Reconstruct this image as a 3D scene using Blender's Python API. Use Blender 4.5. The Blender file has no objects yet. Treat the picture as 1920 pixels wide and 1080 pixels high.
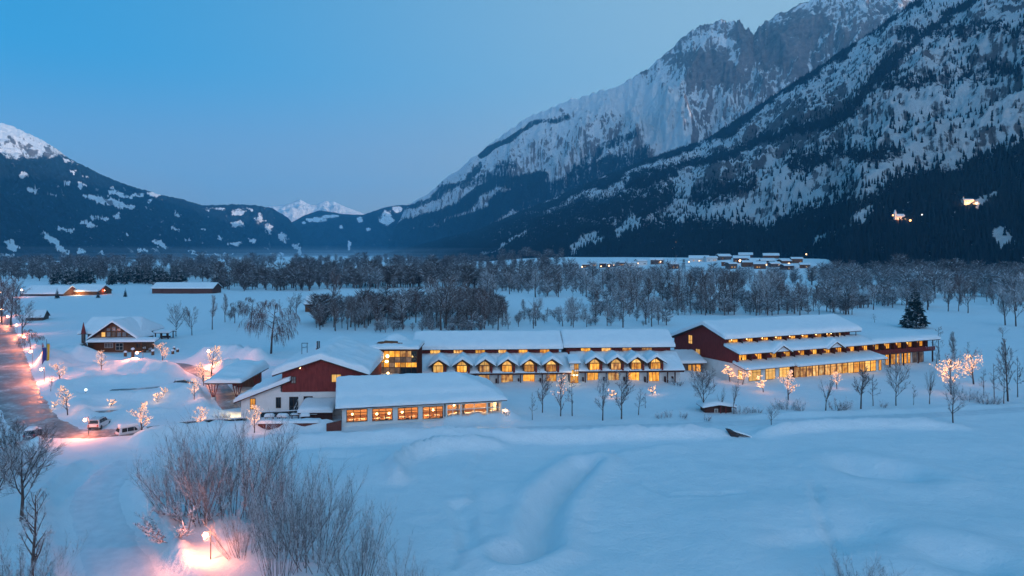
import bpy, math, random
import numpy as np
from mathutils import Vector, Matrix

sc = bpy.context.scene
COL = sc.collection
R = math.radians
random.seed(7)

# ---------------------------------------------------------------- camera
F_PX, V_HOR, CAM_H = 1280.0, 475.0, 29.0          # focal length in photo pixels, horizon row, drone height
cam = bpy.data.cameras.new('camera')
cam.sensor_width = 36.0
cam.lens = 24.0
cam.shift_y = -(540.0 - V_HOR) / 1920.0
cam.clip_start, cam.clip_end = 0.5, 60000.0
camo = bpy.data.objects.new('camera', cam)
camo.location = (0, 0, CAM_H)
camo.rotation_euler = (R(90), 0, 0)
COL.objects.link(camo)
sc.camera = camo

# ---------------------------------------------------------------- sky, sun, exposure
SUN_EL, SUN_AZ = 7.0, 118.0        # degrees; azimuth clockwise from +Y (the view direction)
world = bpy.data.worlds.new('World')
sc.world = world
world.use_nodes = True
wn, wl = world.node_tree.nodes, world.node_tree.links
wn.clear()
sky = wn.new('ShaderNodeTexSky')
sky.sky_type = 'NISHITA'
sky.sun_disc = False
sky.sun_elevation = R(SUN_EL)
sky.sun_rotation = R(SUN_AZ)
sky.altitude = 700
sky.air_density = 1.0
sky.dust_density = 0.3
sky.ozone_density = 5.0
tint = wn.new('ShaderNodeMix'); tint.data_type = 'RGBA'; tint.blend_type = 'MULTIPLY'
tint.inputs[0].default_value = 1.0
tint.inputs[7].default_value = (0.28, 0.86, 1.0, 1)
bg = wn.new('ShaderNodeBackground')
bg.inputs[1].default_value = 0.06
wo = wn.new('ShaderNodeOutputWorld')
wl.new(sky.outputs[0], tint.inputs[6])
wl.new(tint.outputs[2], bg.inputs[0])
# twilight: even blue skylight plus the broad dawn glow low ahead on the right
tc = wn.new('ShaderNodeTexCoord')
dot = wn.new('ShaderNodeVectorMath'); dot.operation = 'DOT_PRODUCT'
GLOW_AZ, GLOW_EL = R(32), R(4)
dot.inputs[1].default_value = (math.sin(GLOW_AZ) * math.cos(GLOW_EL), math.cos(GLOW_AZ) * math.cos(GLOW_EL), math.sin(GLOW_EL))
wl.new(tc.outputs['Generated'], dot.inputs[0])
mx = wn.new('ShaderNodeMath'); mx.operation = 'MAXIMUM'; mx.inputs[1].default_value = 0.0
wl.new(dot.outputs['Value'], mx.inputs[0])
pw = wn.new('ShaderNodeMath'); pw.operation = 'POWER'; pw.inputs[1].default_value = 3.0
wl.new(mx.outputs[0], pw.inputs[0])
bg2 = wn.new('ShaderNodeBackground'); bg2.inputs[1].default_value = 1.0
sep = wn.new('ShaderNodeSeparateXYZ'); wl.new(tc.outputs['Generated'], sep.inputs[0])
zr = wn.new('ShaderNodeMapRange'); zr.interpolation_type = 'SMOOTHSTEP'
zr.inputs['From Min'].default_value = 0.02; zr.inputs['From Max'].default_value = 0.26
wl.new(sep.outputs[2], zr.inputs['Value'])
hcol = wn.new('ShaderNodeMix'); hcol.data_type = 'RGBA'
hcol.inputs[6].default_value = (0.270, 0.190, 0.185, 1)      # rosy grey along the skyline, all round
hcol.inputs[7].default_value = (0.004, 0.205, 0.405, 1)
wl.new(zr.outputs[0], hcol.inputs[0]); wl.new(hcol.outputs[2], bg2.inputs[0])
bg3 = wn.new('ShaderNodeBackground'); bg3.inputs[0].default_value = (1.0, 0.85, 0.42, 1)
gs = wn.new('ShaderNodeMath'); gs.operation = 'MULTIPLY'; gs.inputs[1].default_value = 0.34
wl.new(pw.outputs[0], gs.inputs[0]); wl.new(gs.outputs[0], bg3.inputs[1])
ad1, ad2 = wn.new('ShaderNodeAddShader'), wn.new('ShaderNodeAddShader')
wl.new(bg.outputs[0], ad1.inputs[0]); wl.new(bg2.outputs[0], ad1.inputs[1])
wl.new(ad1.outputs[0], ad2.inputs[0]); wl.new(bg3.outputs[0], ad2.inputs[1])
# added pale glow low behind the camera, shaped to light walls, roofs and slopes
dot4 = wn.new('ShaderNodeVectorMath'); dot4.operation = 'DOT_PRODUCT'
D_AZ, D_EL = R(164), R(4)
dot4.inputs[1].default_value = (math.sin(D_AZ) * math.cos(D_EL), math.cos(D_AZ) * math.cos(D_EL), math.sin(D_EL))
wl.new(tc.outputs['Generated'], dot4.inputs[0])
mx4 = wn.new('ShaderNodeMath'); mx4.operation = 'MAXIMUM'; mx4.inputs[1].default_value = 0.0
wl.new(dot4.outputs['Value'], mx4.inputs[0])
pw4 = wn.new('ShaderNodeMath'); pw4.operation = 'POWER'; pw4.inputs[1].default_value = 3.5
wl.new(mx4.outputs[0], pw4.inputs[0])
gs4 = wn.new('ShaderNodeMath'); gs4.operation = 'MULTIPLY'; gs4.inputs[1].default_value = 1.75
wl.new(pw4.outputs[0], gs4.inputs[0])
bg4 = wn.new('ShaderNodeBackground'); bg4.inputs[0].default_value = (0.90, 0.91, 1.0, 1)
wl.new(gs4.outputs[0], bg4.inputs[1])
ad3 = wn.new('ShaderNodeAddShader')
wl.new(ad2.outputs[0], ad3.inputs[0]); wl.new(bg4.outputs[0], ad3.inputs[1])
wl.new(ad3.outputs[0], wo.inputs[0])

sun = bpy.data.lights.new('sun', 'SUN')
sun.energy = 5.0
sun.angle = R(0.5)
sun.color = (1.0, 0.76, 0.62)
suno = bpy.data.objects.new('sun', sun)
COL.objects.link(suno)
d = Vector((math.sin(R(SUN_AZ)) * math.cos(R(SUN_EL)), math.cos(R(SUN_AZ)) * math.cos(R(SUN_EL)), math.sin(R(SUN_EL))))
suno.rotation_euler = d.to_track_quat('Z', 'Y').to_euler()
suno.location = (0, 0, 400)

sc.view_settings.view_transform = 'Standard'
sc.view_settings.look = 'None'
sc.view_settings.gamma = 1.0
sc.view_settings.use_curve_mapping = False
sc.view_settings.exposure = 0.13
cy = sc.cycles
cy.use_denoising = True
cy.max_bounces = 6
cy.diffuse_bounces = 2
cy.glossy_bounces = 2
cy.transmission_bounces = 4
cy.transparent_max_bounces = 10
cy.volume_bounces = 1
cy.sample_clamp_indirect = 3.0
cy.sample_clamp_direct = 0.0
cy.use_light_tree = True
cy.caustics_reflective = False
cy.caustics_refractive = False

# ---------------------------------------------------------------- helpers
def G(u, v, z=0.0):
    """ground point seen at a photo pixel"""
    Y = (CAM_H - z) * F_PX / (v - V_HOR)
    return ((u - 960) * Y / F_PX, Y)

def at(u, v, Y):
    return ((u - 960) * Y / F_PX, Y, CAM_H - (v - V_HOR) * Y / F_PX)

_rng = np.random.RandomState(3)
_perm = np.concatenate([_rng.permutation(256)] * 2)
_ang = _rng.rand(256) * 2 * np.pi
_gx, _gy = np.cos(_ang), np.sin(_ang)

def pnoise(x, y):
    x = np.asarray(x, float); y = np.asarray(y, float)
    xi, yi = np.floor(x).astype(int), np.floor(y).astype(int)
    xf, yf = x - xi, y - yi
    xi &= 255; yi &= 255
    def g(ix, iy, fx, fy):
        h = _perm[_perm[ix & 255] + (iy & 255)]
        return _gx[h] * fx + _gy[h] * fy
    u, v = xf**3 * (xf * (xf * 6 - 15) + 10), yf**3 * (yf * (yf * 6 - 15) + 10)
    a = g(xi, yi, xf, yf); b = g(xi + 1, yi, xf - 1, yf)
    c = g(xi, yi + 1, xf, yf - 1); e = g(xi + 1, yi + 1, xf - 1, yf - 1)
    return ((a * (1 - u) + b * u) * (1 - v) + (c * (1 - u) + e * u) * v) * 1.4

def fbm(x, y, o=4, gain=0.5, seed=0.0):
    r, a, n = 0, 1.0, 0
    for k in range(o):
        r = r + a * pnoise(x * 2**k + 17.3 * k + seed, y * 2**k - 9.1 * k + seed * 1.7)
        n += a; a *= gain
    return r / n

def ridged(x, y, o=5, gain=0.5, seed=0.0):
    r, a, n = 0, 1.0, 0
    for k in range(o):
        r = r + a * (1 - np.abs(pnoise(x * 2.05**k + 31.7 * k + seed, y * 2.05**k + 5.3 * k - seed)) * 1.6)
        n += a; a *= gain
    return r / n

def sstep(a, b, x):
    t = np.clip((np.asarray(x, float) - a) / (b - a), 0, 1)
    return t * t * (3 - 2 * t)

def dist_poly(x, y, pts):
    """distance to a polyline and the arc position on it"""
    best = np.full(np.shape(x), 1e9); pos = np.zeros(np.shape(x)); L = 0.0
    for (x0, y0), (x1, y1) in zip(pts[:-1], pts[1:]):
        dx, dy = x1 - x0, y1 - y0
        ln = math.hypot(dx, dy)
        t = np.clip(((x - x0) * dx + (y - y0) * dy) / (ln * ln), 0, 1)
        dd = np.hypot(x - x0 - t * dx, y - y0 - t * dy)
        m = dd < best
        best = np.where(m, dd, best); pos = np.where(m, L + t * ln, pos)
        L += ln
    return best, pos

def link_mesh(name, verts, faces, mats, parent=None, smooth=False, midx=None, attrs=None, loc=None):
    me = bpy.data.meshes.new(name)
    if isinstance(verts, np.ndarray) and isinstance(faces, np.ndarray):
        nv, nf, k = len(verts), len(faces), faces.shape[1]
        me.vertices.add(nv); me.vertices.foreach_set('co', verts.astype(np.float32).ravel())
        me.loops.add(nf * k); me.loops.foreach_set('vertex_index', faces.astype(np.int32).ravel())
        me.polygons.add(nf); me.polygons.foreach_set('loop_start', np.arange(0, nf * k, k, dtype=np.int32))
        me.update(calc_edges=True)
    else:
        me.from_pydata(verts, [], faces)
    for m in (mats if isinstance(mats, (list, tuple)) else [mats]):
        me.materials.append(m)
    if midx is not None:
        me.polygons.foreach_set('material_index', np.asarray(midx, dtype=np.int32))
    if smooth:
        me.polygons.foreach_set('use_smooth', np.ones(len(me.polygons), dtype=bool))
    if attrs:
        for k, a in attrs.items():
            at_ = me.attributes.new(k, 'FLOAT', 'POINT')
            at_.data.foreach_set('value', np.asarray(a, dtype=np.float32))
    me.update()
    o = bpy.data.objects.new(name, me)
    COL.objects.link(o)
    if parent is not None:
        o.parent = parent
    if loc is not None:
        o.location = loc
    return o

def grid_faces(nr, nc):
    i = np.arange((nr - 1) * nc).reshape(nr - 1, nc)[:, :-1].ravel()
    return np.stack([i, i + 1, i + nc + 1, i + nc], 1)

def tag(o, label=None, cat=None, group=None, kind=None):
    if label: o['label'] = label
    if cat: o['category'] = cat
    if group: o['group'] = group
    if kind: o['kind'] = kind
    return o

def thing(name, label, cat, loc=(0, 0, 0), rz=0.0, group=None):
    o = bpy.data.objects.new(name, None)
    o.empty_display_size = 0.5
    COL.objects.link(o)
    o.location = loc; o.rotation_euler = (0, 0, rz)
    return tag(o, label, cat, group)

# ---------------------------------------------------------------- materials
class N:
    """tiny node builder"""
    def __init__(s, name):
        s.m = bpy.data.materials.new(name); s.m.use_nodes = True
        s.n, s.l = s.m.node_tree.nodes, s.m.node_tree.links
        s.b = s.n['Principled BSDF']; s.out = s.n['Material Output']
    def new(s, t, **kw):
        x = s.n.new(t)
        for k, v in kw.items(): setattr(x, k, v)
        return x
    def lk(s, a, b): s.l.new(a, b)
    def tex(s, scale, detail=3, rough=0.55, coord='Object', sc3=None):
        tc = s.new('ShaderNodeTexCoord')
        mp = s.new('ShaderNodeMapping')
        if sc3: mp.inputs['Scale'].default_value = sc3
        s.lk(tc.outputs[coord], mp.inputs[0])
        t = s.new('ShaderNodeTexNoise')
        t.inputs['Scale'].default_value = scale; t.inputs['Detail'].default_value = detail; t.inputs['Roughness'].default_value = rough
        s.lk(mp.outputs[0], t.inputs['Vector'])
        return t
    def ramp(s, fac, stops):
        r = s.new('ShaderNodeValToRGB')
        e = r.color_ramp.elements
        while len(e) < len(stops): e.new(0.5)
        for k, (p, c) in enumerate(stops):
            e[k].position = p; e[k].color = (*c, 1) if len(c) == 3 else c
        s.lk(fac, r.inputs[0])
        return r
    def mix(s, fac, a, b):
        m = s.new('ShaderNodeMix', data_type='RGBA')
        for sock, v in ((m.inputs[0], fac), (m.inputs[6], a), (m.inputs[7], b)):
            if isinstance(v, (int, float)): sock.default_value = v
            elif isinstance(v, tuple): sock.default_value = (*v, 1)
            else: s.lk(v, sock)
        return m.outputs[2]
    def math(s, op, a, b=None):
        m = s.new('ShaderNodeMath', operation=op)
        for k, v in enumerate((a, b)):
            if v is None: continue
            if isinstance(v, (int, float)): m.inputs[k].default_value = v
            else: s.lk(v, m.inputs[k])
        return m.outputs[0]
    def bump(s, h, strength=0.3, dist=0.1):
        b = s.new('ShaderNodeBump'); b.inputs['Strength'].default_value = strength; b.inputs['Distance'].default_value = dist
        s.lk(h, b.inputs['Height']); s.lk(b.outputs[0], s.b.inputs['Normal'])
    def col(s, c):
        if isinstance(c, tuple): s.b.inputs['Base Color'].default_value = (*c, 1)
        else: s.lk(c, s.b.inputs['Base Color'])
    def rough(s, r): s.b.inputs['Roughness'].default_value = r
    def attr(s, name):
        a = s.new('ShaderNodeAttribute'); a.attribute_name = name
        return a.outputs['Fac']
    def upz(s):
        g = s.new('ShaderNodeNewGeometry'); x = s.new('ShaderNodeSeparateXYZ')
        s.lk(g.outputs['Normal'], x.inputs[0]); return x.outputs[2]

SNOW = (0.84, 0.86, 0.88)

def snow_mat(name, scale=1.0, bump=0.35, dist=0.15):
    n = N(name)
    a = n.tex(0.35 * scale, 5, 0.6); b = n.tex(2.2 * scale, 4, 0.6)
    n.col(n.ramp(a.outputs[0], [(0.3, (0.79, 0.81, 0.84)), (0.7, SNOW)]).outputs[0])
    g = n.tex(9.0 * scale, 3, 0.7)
    h = n.math('ADD', n.math('ADD', n.math('MULTIPLY', a.outputs[0], 1.5), n.math('MULTIPLY', b.outputs[0], 0.55)), n.math('MULTIPLY', g.outputs[0], 0.28))
    n.bump(h, bump, dist); n.rough(0.75)
    n.b.inputs['Specular IOR Level'].default_value = 0.2
    return n.m

def plain(name, c, rough=0.7, var=0.18, scale=1.5, bump=0.15, spec=0.3, metal=0.0, sc3=None):
    n = N(name)
    t = n.tex(scale, 4, 0.6, sc3=sc3)
    lo = tuple(x * (1 - var) for x in c); hi = tuple(min(1, x * (1 + var)) for x in c)
    n.col(n.ramp(t.outputs[0], [(0.3, lo), (0.7, hi)]).outputs[0])
    if bump: n.bump(t.outputs[0], bump, 0.03)
    n.rough(rough); n.b.inputs['Specular IOR Level'].default_value = spec; n.b.inputs['Metallic'].default_value = metal
    return n.m

def emit_mat(name, c, strength, sampled=True):
    n = N(name)
    n.col((0.5, 0.45, 0.4))
    n.b.inputs['Emission Color'].default_value = (*c, 1); n.b.inputs['Emission Strength'].default_value = strength
    if not sampled: n.m.cycles.emission_sampling = 'NONE'
    return n.m

M = {}
M['ground'] = snow_mat('ground_snow', 1.0, 0.75, 0.24)
M['roof_snow'] = snow_mat('roof_snow', 1.4, 0.7, 0.16)
# ---------------------------------------------------------------- terrain
ROAD_MAIN = [G(-40, 560), G(2, 600), G(6, 620), G(14, 650), G(22, 690), G(34, 740), G(62, 790), G(110, 815)]
ROAD_YARD = [G(62, 792), G(105, 812), G(165, 812), G(250, 808), G(330, 800), G(400, 792)]
TRACK = [G(150, 832), G(255, 858), G(215, 880), G(178, 920), G(180, 960), G(200, 1010), G(225, 1060), G(262, 1130), (-46.0, 46.0), (-40.0, 30.0), (-34.0, 0.0), (-30.0, -60.0)]
PATH_LAWN = [G(470, 822), G(640, 815), G(960, 806), G(1240, 800), G(1500, 790), G(1740, 780), G(1930, 768), G(2300, 740)]
LANE_BACK = [G(160, 690), G(215, 686), G(275, 684), G(330, 682), G(360, 690), G(395, 706), G(420, 740), G(440, 765)]
LANE_MID = [G(208, 731), G(260, 729), G(322, 723)]
LANE_FRONT = [G(165, 773), G(215, 770), G(292, 767)]
BANKS = [  # polyline, height, half width
    ([G(80, 834), G(140, 838), G(190, 832), G(235, 836), G(300, 818), G(380, 812), G(470, 806)], 1.7, 2.6),
    ([G(52, 640), G(64, 690), G(78, 740), G(96, 775)], 1.8, 3.2),
    ([G(82, 690), G(120, 672), G(150, 676)], 3.6, 7.0),
    ([G(180, 690), G(225, 690), G(280, 695), G(320, 702)], 2.6, 5.5),
    ([G(120, 726), G(180, 716), G(300, 712)], 1.5, 5.0),
    ([G(130, 752), G(210, 748), G(330, 742)], 1.4, 4.0),
    ([G(110, 785), G(150, 780)], 0.7, 4.0),
    ([G(390, 672), G(430, 668), G(480, 676)], 3.4, 4.5),
    ([G(372, 690), G(410, 694), G(440, 690)], 2.4, 4.0),
    ([G(340, 745), G(390, 752), G(400, 772)], 1.2, 4.5),
    ([G(205, 790), G(230, 784)], 1.0, 3.5),
    ([G(748, 905), G(742, 882), G(765, 862), G(800, 850), G(850, 843), G(930, 838)], 1.3, 1.4),
    ([G(480, 838), G(700, 834), G(1000, 826), G(1300, 820), G(1360, 818)], 1.15, 1.5),
    ([G(1425, 818), G(1480, 808), G(1560, 802), G(1680, 799), G(1800, 802)], 0.7, 1.5),
    ([G(640, 806), G(760, 802), G(850, 795), G(955, 788)], 0.5, 1.3),
    ([G(850, 792), G(900, 790), G(950, 786)], 1.3, 2.2),
    ([G(940, 722), G(1060, 718), G(1180, 716), G(1265, 712)], 0.8, 2.2),
    ([G(1265, 708), G(1300, 704), G(1345, 700)], 1.6, 4.0),
    ([G(1400, 712), G(1480, 714), G(1560, 706), G(1650, 690), G(1760, 684)], 0.7, 3.0),
    ([G(1440, 784), G(1560, 778), G(1700, 772), G(1920, 760)], 0.45, 2.0),
    ([G(540, 806), G(580, 800), G(612, 806)], 1.2, 2.2),
]
TRACK_L = [(x - 6.0, y) for x, y in TRACK[1:9]]
BANKS += [(TRACK_L, 1.0, 1.5), ([(x + 5.6, y - .5) for x, y in TRACK[1:9]], 1.3, 1.7), ([G(20, 560), G(28, 600), G(40, 630)], 1.2, 3.0), ([G(150, 760), G(160, 780)], .8, 2.0), ([G(225, 778), G(300, 772)], .7, 2.4), ([G(320, 728), G(345, 730), G(372, 742)], 1.3, 3.0), ([G(130, 700), G(170, 705)], 1.4, 4.0), ([G(270, 1000), G(330, 985), G(420, 990), G(470, 1010)], 0.9, 3.0), ([G(330, 1040), G(300, 1075)], .6, 2.0)]
DIPS = [
    ([G(1527, 905), G(1533, 950), G(1552, 1000), G(1585, 1042)], -0.40, 0.38), ([G(905, 850), G(880, 890), G(890, 960), G(850, 1070)], -0.30, 0.35),
    ([G(1180, 900), G(1260, 930), G(1400, 925)], -0.22, 0.4),
    ([(x - 8.2, y - 1) for x, y in TRACK[2:8]], -0.3, 1.2),   # soft hollows in the field
    ([G(1100, 868), G(1070, 895), G(1035, 935), G(1018, 975), G(1010, 1025), G(960, 1050)], -2.0, 1.5),
    ([G(1625, 880), G(1690, 888)], -1.2, 3.0),
    ([G(1500, 1010), G(1600, 1000)], -0.9, 4.0),
    ([G(1780, 1050), G(1830, 1060)], -1.0, 2.6),
    ([G(620, 858), G(660, 860)], -0.6, 1.2),
    ([G(860, 950), G(885, 1030)], -0.5, 0.9),
]
STEPS = [  # polyline, height, half width, reach; the left side of the line is the high side
    ([G(752, 915), G(742, 886), G(765, 864), G(800, 851), G(850, 843), G(930, 839)], 0.95, 0.55, 6.0),
    ([G(460, 842), G(700, 837), G(1000, 829), G(1300, 821), G(1362, 819)], 0.9, 0.6, 7.0),
    ([G(1425, 821), G(1480, 811), G(1560, 804), G(1680, 801), G(1810, 803)], 0.9, 0.7, 7.0),
    ([G(1300, 832), G(1180, 845), G(1090, 862), G(1060, 890)], 0.6, 0.9, 6.0),
    ([G(1560, 868), G(1620, 876), G(1700, 892)], 0.8, 0.9, 4.0),
    ([G(1380, 1035), G(1500, 1000), G(1640, 992)], 0.7, 1.2, 6.0),
]
def signed_poly(x, y, pts):
    best = np.full(np.shape(x), 1e9); sg = np.zeros(np.shape(x)); end = np.zeros(np.shape(x))
    L = sum(math.hypot(b[0] - a[0], b[1] - a[1]) for a, b in zip(pts[:-1], pts[1:])); acc = 0
    for (x0, y0), (x1, y1) in zip(pts[:-1], pts[1:]):
        dx, dy = x1 - x0, y1 - y0; ln = math.hypot(dx, dy)
        t = np.clip(((x - x0) * dx + (y - y0) * dy) / (ln * ln), 0, 1)
        dd = np.hypot(x - x0 - t * dx, y - y0 - t * dy); m = dd < best
        best = np.where(m, dd, best); sg = np.where(m, np.sign(dx * (y - y0) - dy * (x - x0)) * dd, sg)
        end = np.where(m, np.minimum(acc + t * ln, L - acc - t * ln), end); acc += ln
    return sg, end

FAN = [(470, 1150), (180, 1560)]
PADS = [((-1125 / 10, 200), 14)]

def rise(x, y):
    d, _ = dist_poly(x, y, FAN)
    return 20 * sstep(420, 60, d)

def ground(x, y):
    x = np.asarray(x, float); y = np.asarray(y, float)
    near = sstep(420, 200, y)
    z = 0.7 * fbm(x / 38, y / 38, 3, seed=2) * (0.3 + 0.7 * sstep(130, 90, y)) + 0.22 * fbm(x / 7, y / 7, 3, seed=5)
    # hummocks of the field in front
    z = z + near * sstep(112, 98, y) * (0.55 * fbm(x / 30, y / 18, 2, seed=9))
    for pts, h, w in BANKS:
        d, p = dist_poly(x, y, pts)
        prof = np.exp(-(d / w) ** 2 * 1.6)
        m = prof > 1e-3
        lump = np.zeros(np.shape(x))
        if np.any(m):
            lump[m] = 1 + 0.45 * fbm(x[m] / 3.0, y[m] / 3.0, 3, seed=h) + 0.25 * pnoise(x[m] / 0.9, y[m] / 0.9)
        z = z + h * prof * lump
    for pts, h, w in DIPS:
        d, p = dist_poly(x, y, pts)
        z = z + h * np.exp(-(d / w) ** 2) - 0.35 * h * np.exp(-((d - 2.0 * w) / w) ** 2)
    for pts, h, w, rc in STEPS:
        sd, en = signed_poly(x, y, pts)
        sd = sd + 0.5 * fbm(x / 4, y / 4, 2, seed=h)
        z = z + h * sstep(-w, w, sd) * np.exp(-np.abs(sd) / rc) * sstep(0, 6, en)
    # wind crust and small drifts
    nr_ = sstep(190, 90, y)
    z = z + nr_ * (0.09 * ridged(x / 5.5 + 0.3 * y / 5, y / 2.6, 3, seed=12) + 0.05 * fbm(x / 1.6, y / 1.1, 2, seed=14))
    # flattened carriageways
    for pts, w, edge, zz in ((ROAD_MAIN, 5.0, 2.0, -0.12), (ROAD_YARD, 3.6, 1.5, -0.12), (TRACK, 3.5, 2.0, -0.30), (PATH_LAWN, 2.4, 1.4, 0.10),
                             (LANE_BACK, 3.2, 1.5, -0.12), (LANE_MID, 1.7, 1.1, -0.05), (LANE_FRONT, 1.7, 1.1, -0.05)):
        d, p = dist_poly(x, y, pts)
        k = sstep(w + edge, w, d)
        ruts = 0.05 * np.cos(d * 3.0) * (pts is TRACK) + 0.03 * pnoise(x / 1.2, y / 1.2)
        z = z * (1 - k) + (zz + ruts) * k
    # walled pool terrace under the red retaining wall is level
    z = z + rise(x, y) + 1.2 * fbm(x / 160, y / 160, 3, seed=4) * sstep(350, 900, y)
    return z

def gz(x, y):
    return float(ground(np.array([x]), np.array([y]))[0])

ys = [-80.0]
while ys[-1] < 9500:
    y = ys[-1]
    ys.append(y + (4.0 if y < 36 else max(0.42, 0.0075 * y)))
ys = np.array(ys)
NCOL = 430
ts = np.linspace(-1, 1, NCOL)
half = 70 + 1.02 * np.maximum(ys, 0)
X = ts[None, :] * half[:, None]
Y = np.repeat(ys[:, None], NCOL, 1)
Z = ground(X, Y)
o = link_mesh('snow_ground', np.stack([X, Y, Z], 2).reshape(-1, 3), grid_faces(len(ys), NCOL), M['ground'], smooth=True)
tag(o, kind='structure')

def asphalt_mat():
    n = N('slushy_asphalt')
    a = n.tex(0.22, 5, 0.65); b = n.tex(1.6, 4, 0.6)
    f = n.math('ADD', n.math('MULTIPLY', a.outputs[0], 0.65), n.math('MULTIPLY', b.outputs[0], 0.35))
    n.col(n.ramp(f, [(0.34, (0.07, 0.06, 0.058)), (0.46, (0.17, 0.15, 0.145)), (0.55, (0.36, 0.345, 0.34)), (0.66, (0.72, 0.73, 0.75))]).outputs[0])
    n.bump(b.outputs[0], 0.4, 0.03)
    r = n.ramp(f, [(0.35, (0.28,) * 3), (0.62, (0.75,) * 3)])
    n.lk(r.outputs[0], n.b.inputs['Roughness'])
    return n.m
M['asphalt'] = asphalt_mat()

def ribbon(name, pts, w, m, lift=0.02, step=0.8, fray=0.10):
    P = [Vector((x, y, 0)) for x, y in pts]
    c = []
    for a, b in zip(P[:-1], P[1:]):
        n = max(1, int((b - a).length / step))
        c += [a.lerp(b, k / n) for k in range(n)]
    c.append(P[-1])
    c = np.array([(p.x, p.y) for p in c])
    for _ in range(6):
        c[1:-1] = 0.5 * c[1:-1] + 0.25 * (c[:-2] + c[2:])
    t = np.gradient(c, axis=0); t /= np.linalg.norm(t, axis=1)[:, None]
    nrm = np.stack([-t[:, 1], t[:, 0]], 1)
    K = 9
    s = np.linspace(-1, 1, K)
    wid = w * (1 + fray * np.stack([pnoise(np.arange(len(c)) * 0.21, np.full(len(c), 3.3)), pnoise(np.arange(len(c)) * 0.21, np.full(len(c), 9.9))], 1))
    XY = c[:, None, :] + nrm[:, None, :] * (s[None, :] * np.where(s[None, :] < 0, wid[:, :1], wid[:, 1:]))[:, :, None]
    x, y = XY[..., 0], XY[..., 1]
    z = ground(x, y) + lift
    z[:, 0] -= lift + 0.05; z[:, -1] -= lift + 0.05
    o = link_mesh(name, np.stack([x, y, z], 2).reshape(-1, 3), grid_faces(len(c), K), m, smooth=True)
    tag(o, kind='structure')
    return o
ribbon('road', ROAD_MAIN, 4.2, M['asphalt'], 0.05)
ribbon('driveway', ROAD_YARD[1:], 2.9, M['asphalt'], 0.06)
ribbon('driveway', LANE_BACK, 2.5, M['asphalt'], 0.05)
ribbon('parking_lane', LANE_MID, 1.0, M['asphalt'], 0.05)
ribbon('parking_lane', LANE_FRONT, 1.0, M['asphalt'], 0.05)

def packed_mat():
    n = N('packed_snow')
    a = n.tex(0.8, 4, 0.6); b = n.tex(5.0, 4, 0.6)
    n.col(n.ramp(a.outputs[0], [(0.3, (0.62, 0.66, 0.70)), (0.7, (0.76, 0.79, 0.82))]).outputs[0])
    n.bump(n.math('ADD', a.outputs[0], n.math('MULTIPLY', b.outputs[0], .4)), 0.6, 0.10); n.rough(0.6)
    return n.m
M['packed'] = packed_mat()
ribbon('snow_track', TRACK[1:10], 2.9, M['packed'], 0.03, fray=.12)
ribbon('footpath', PATH_LAWN, 1.9, M['packed'], 0.03, fray=.15)

# ---------------------------------------------------------------- mountains
def proj(P):
    yy = np.maximum(P[..., 1], 50)
    return 960 + P[..., 0] * F_PX / yy, V_HOR - (P[..., 2] - CAM_H) * F_PX / yy

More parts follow.
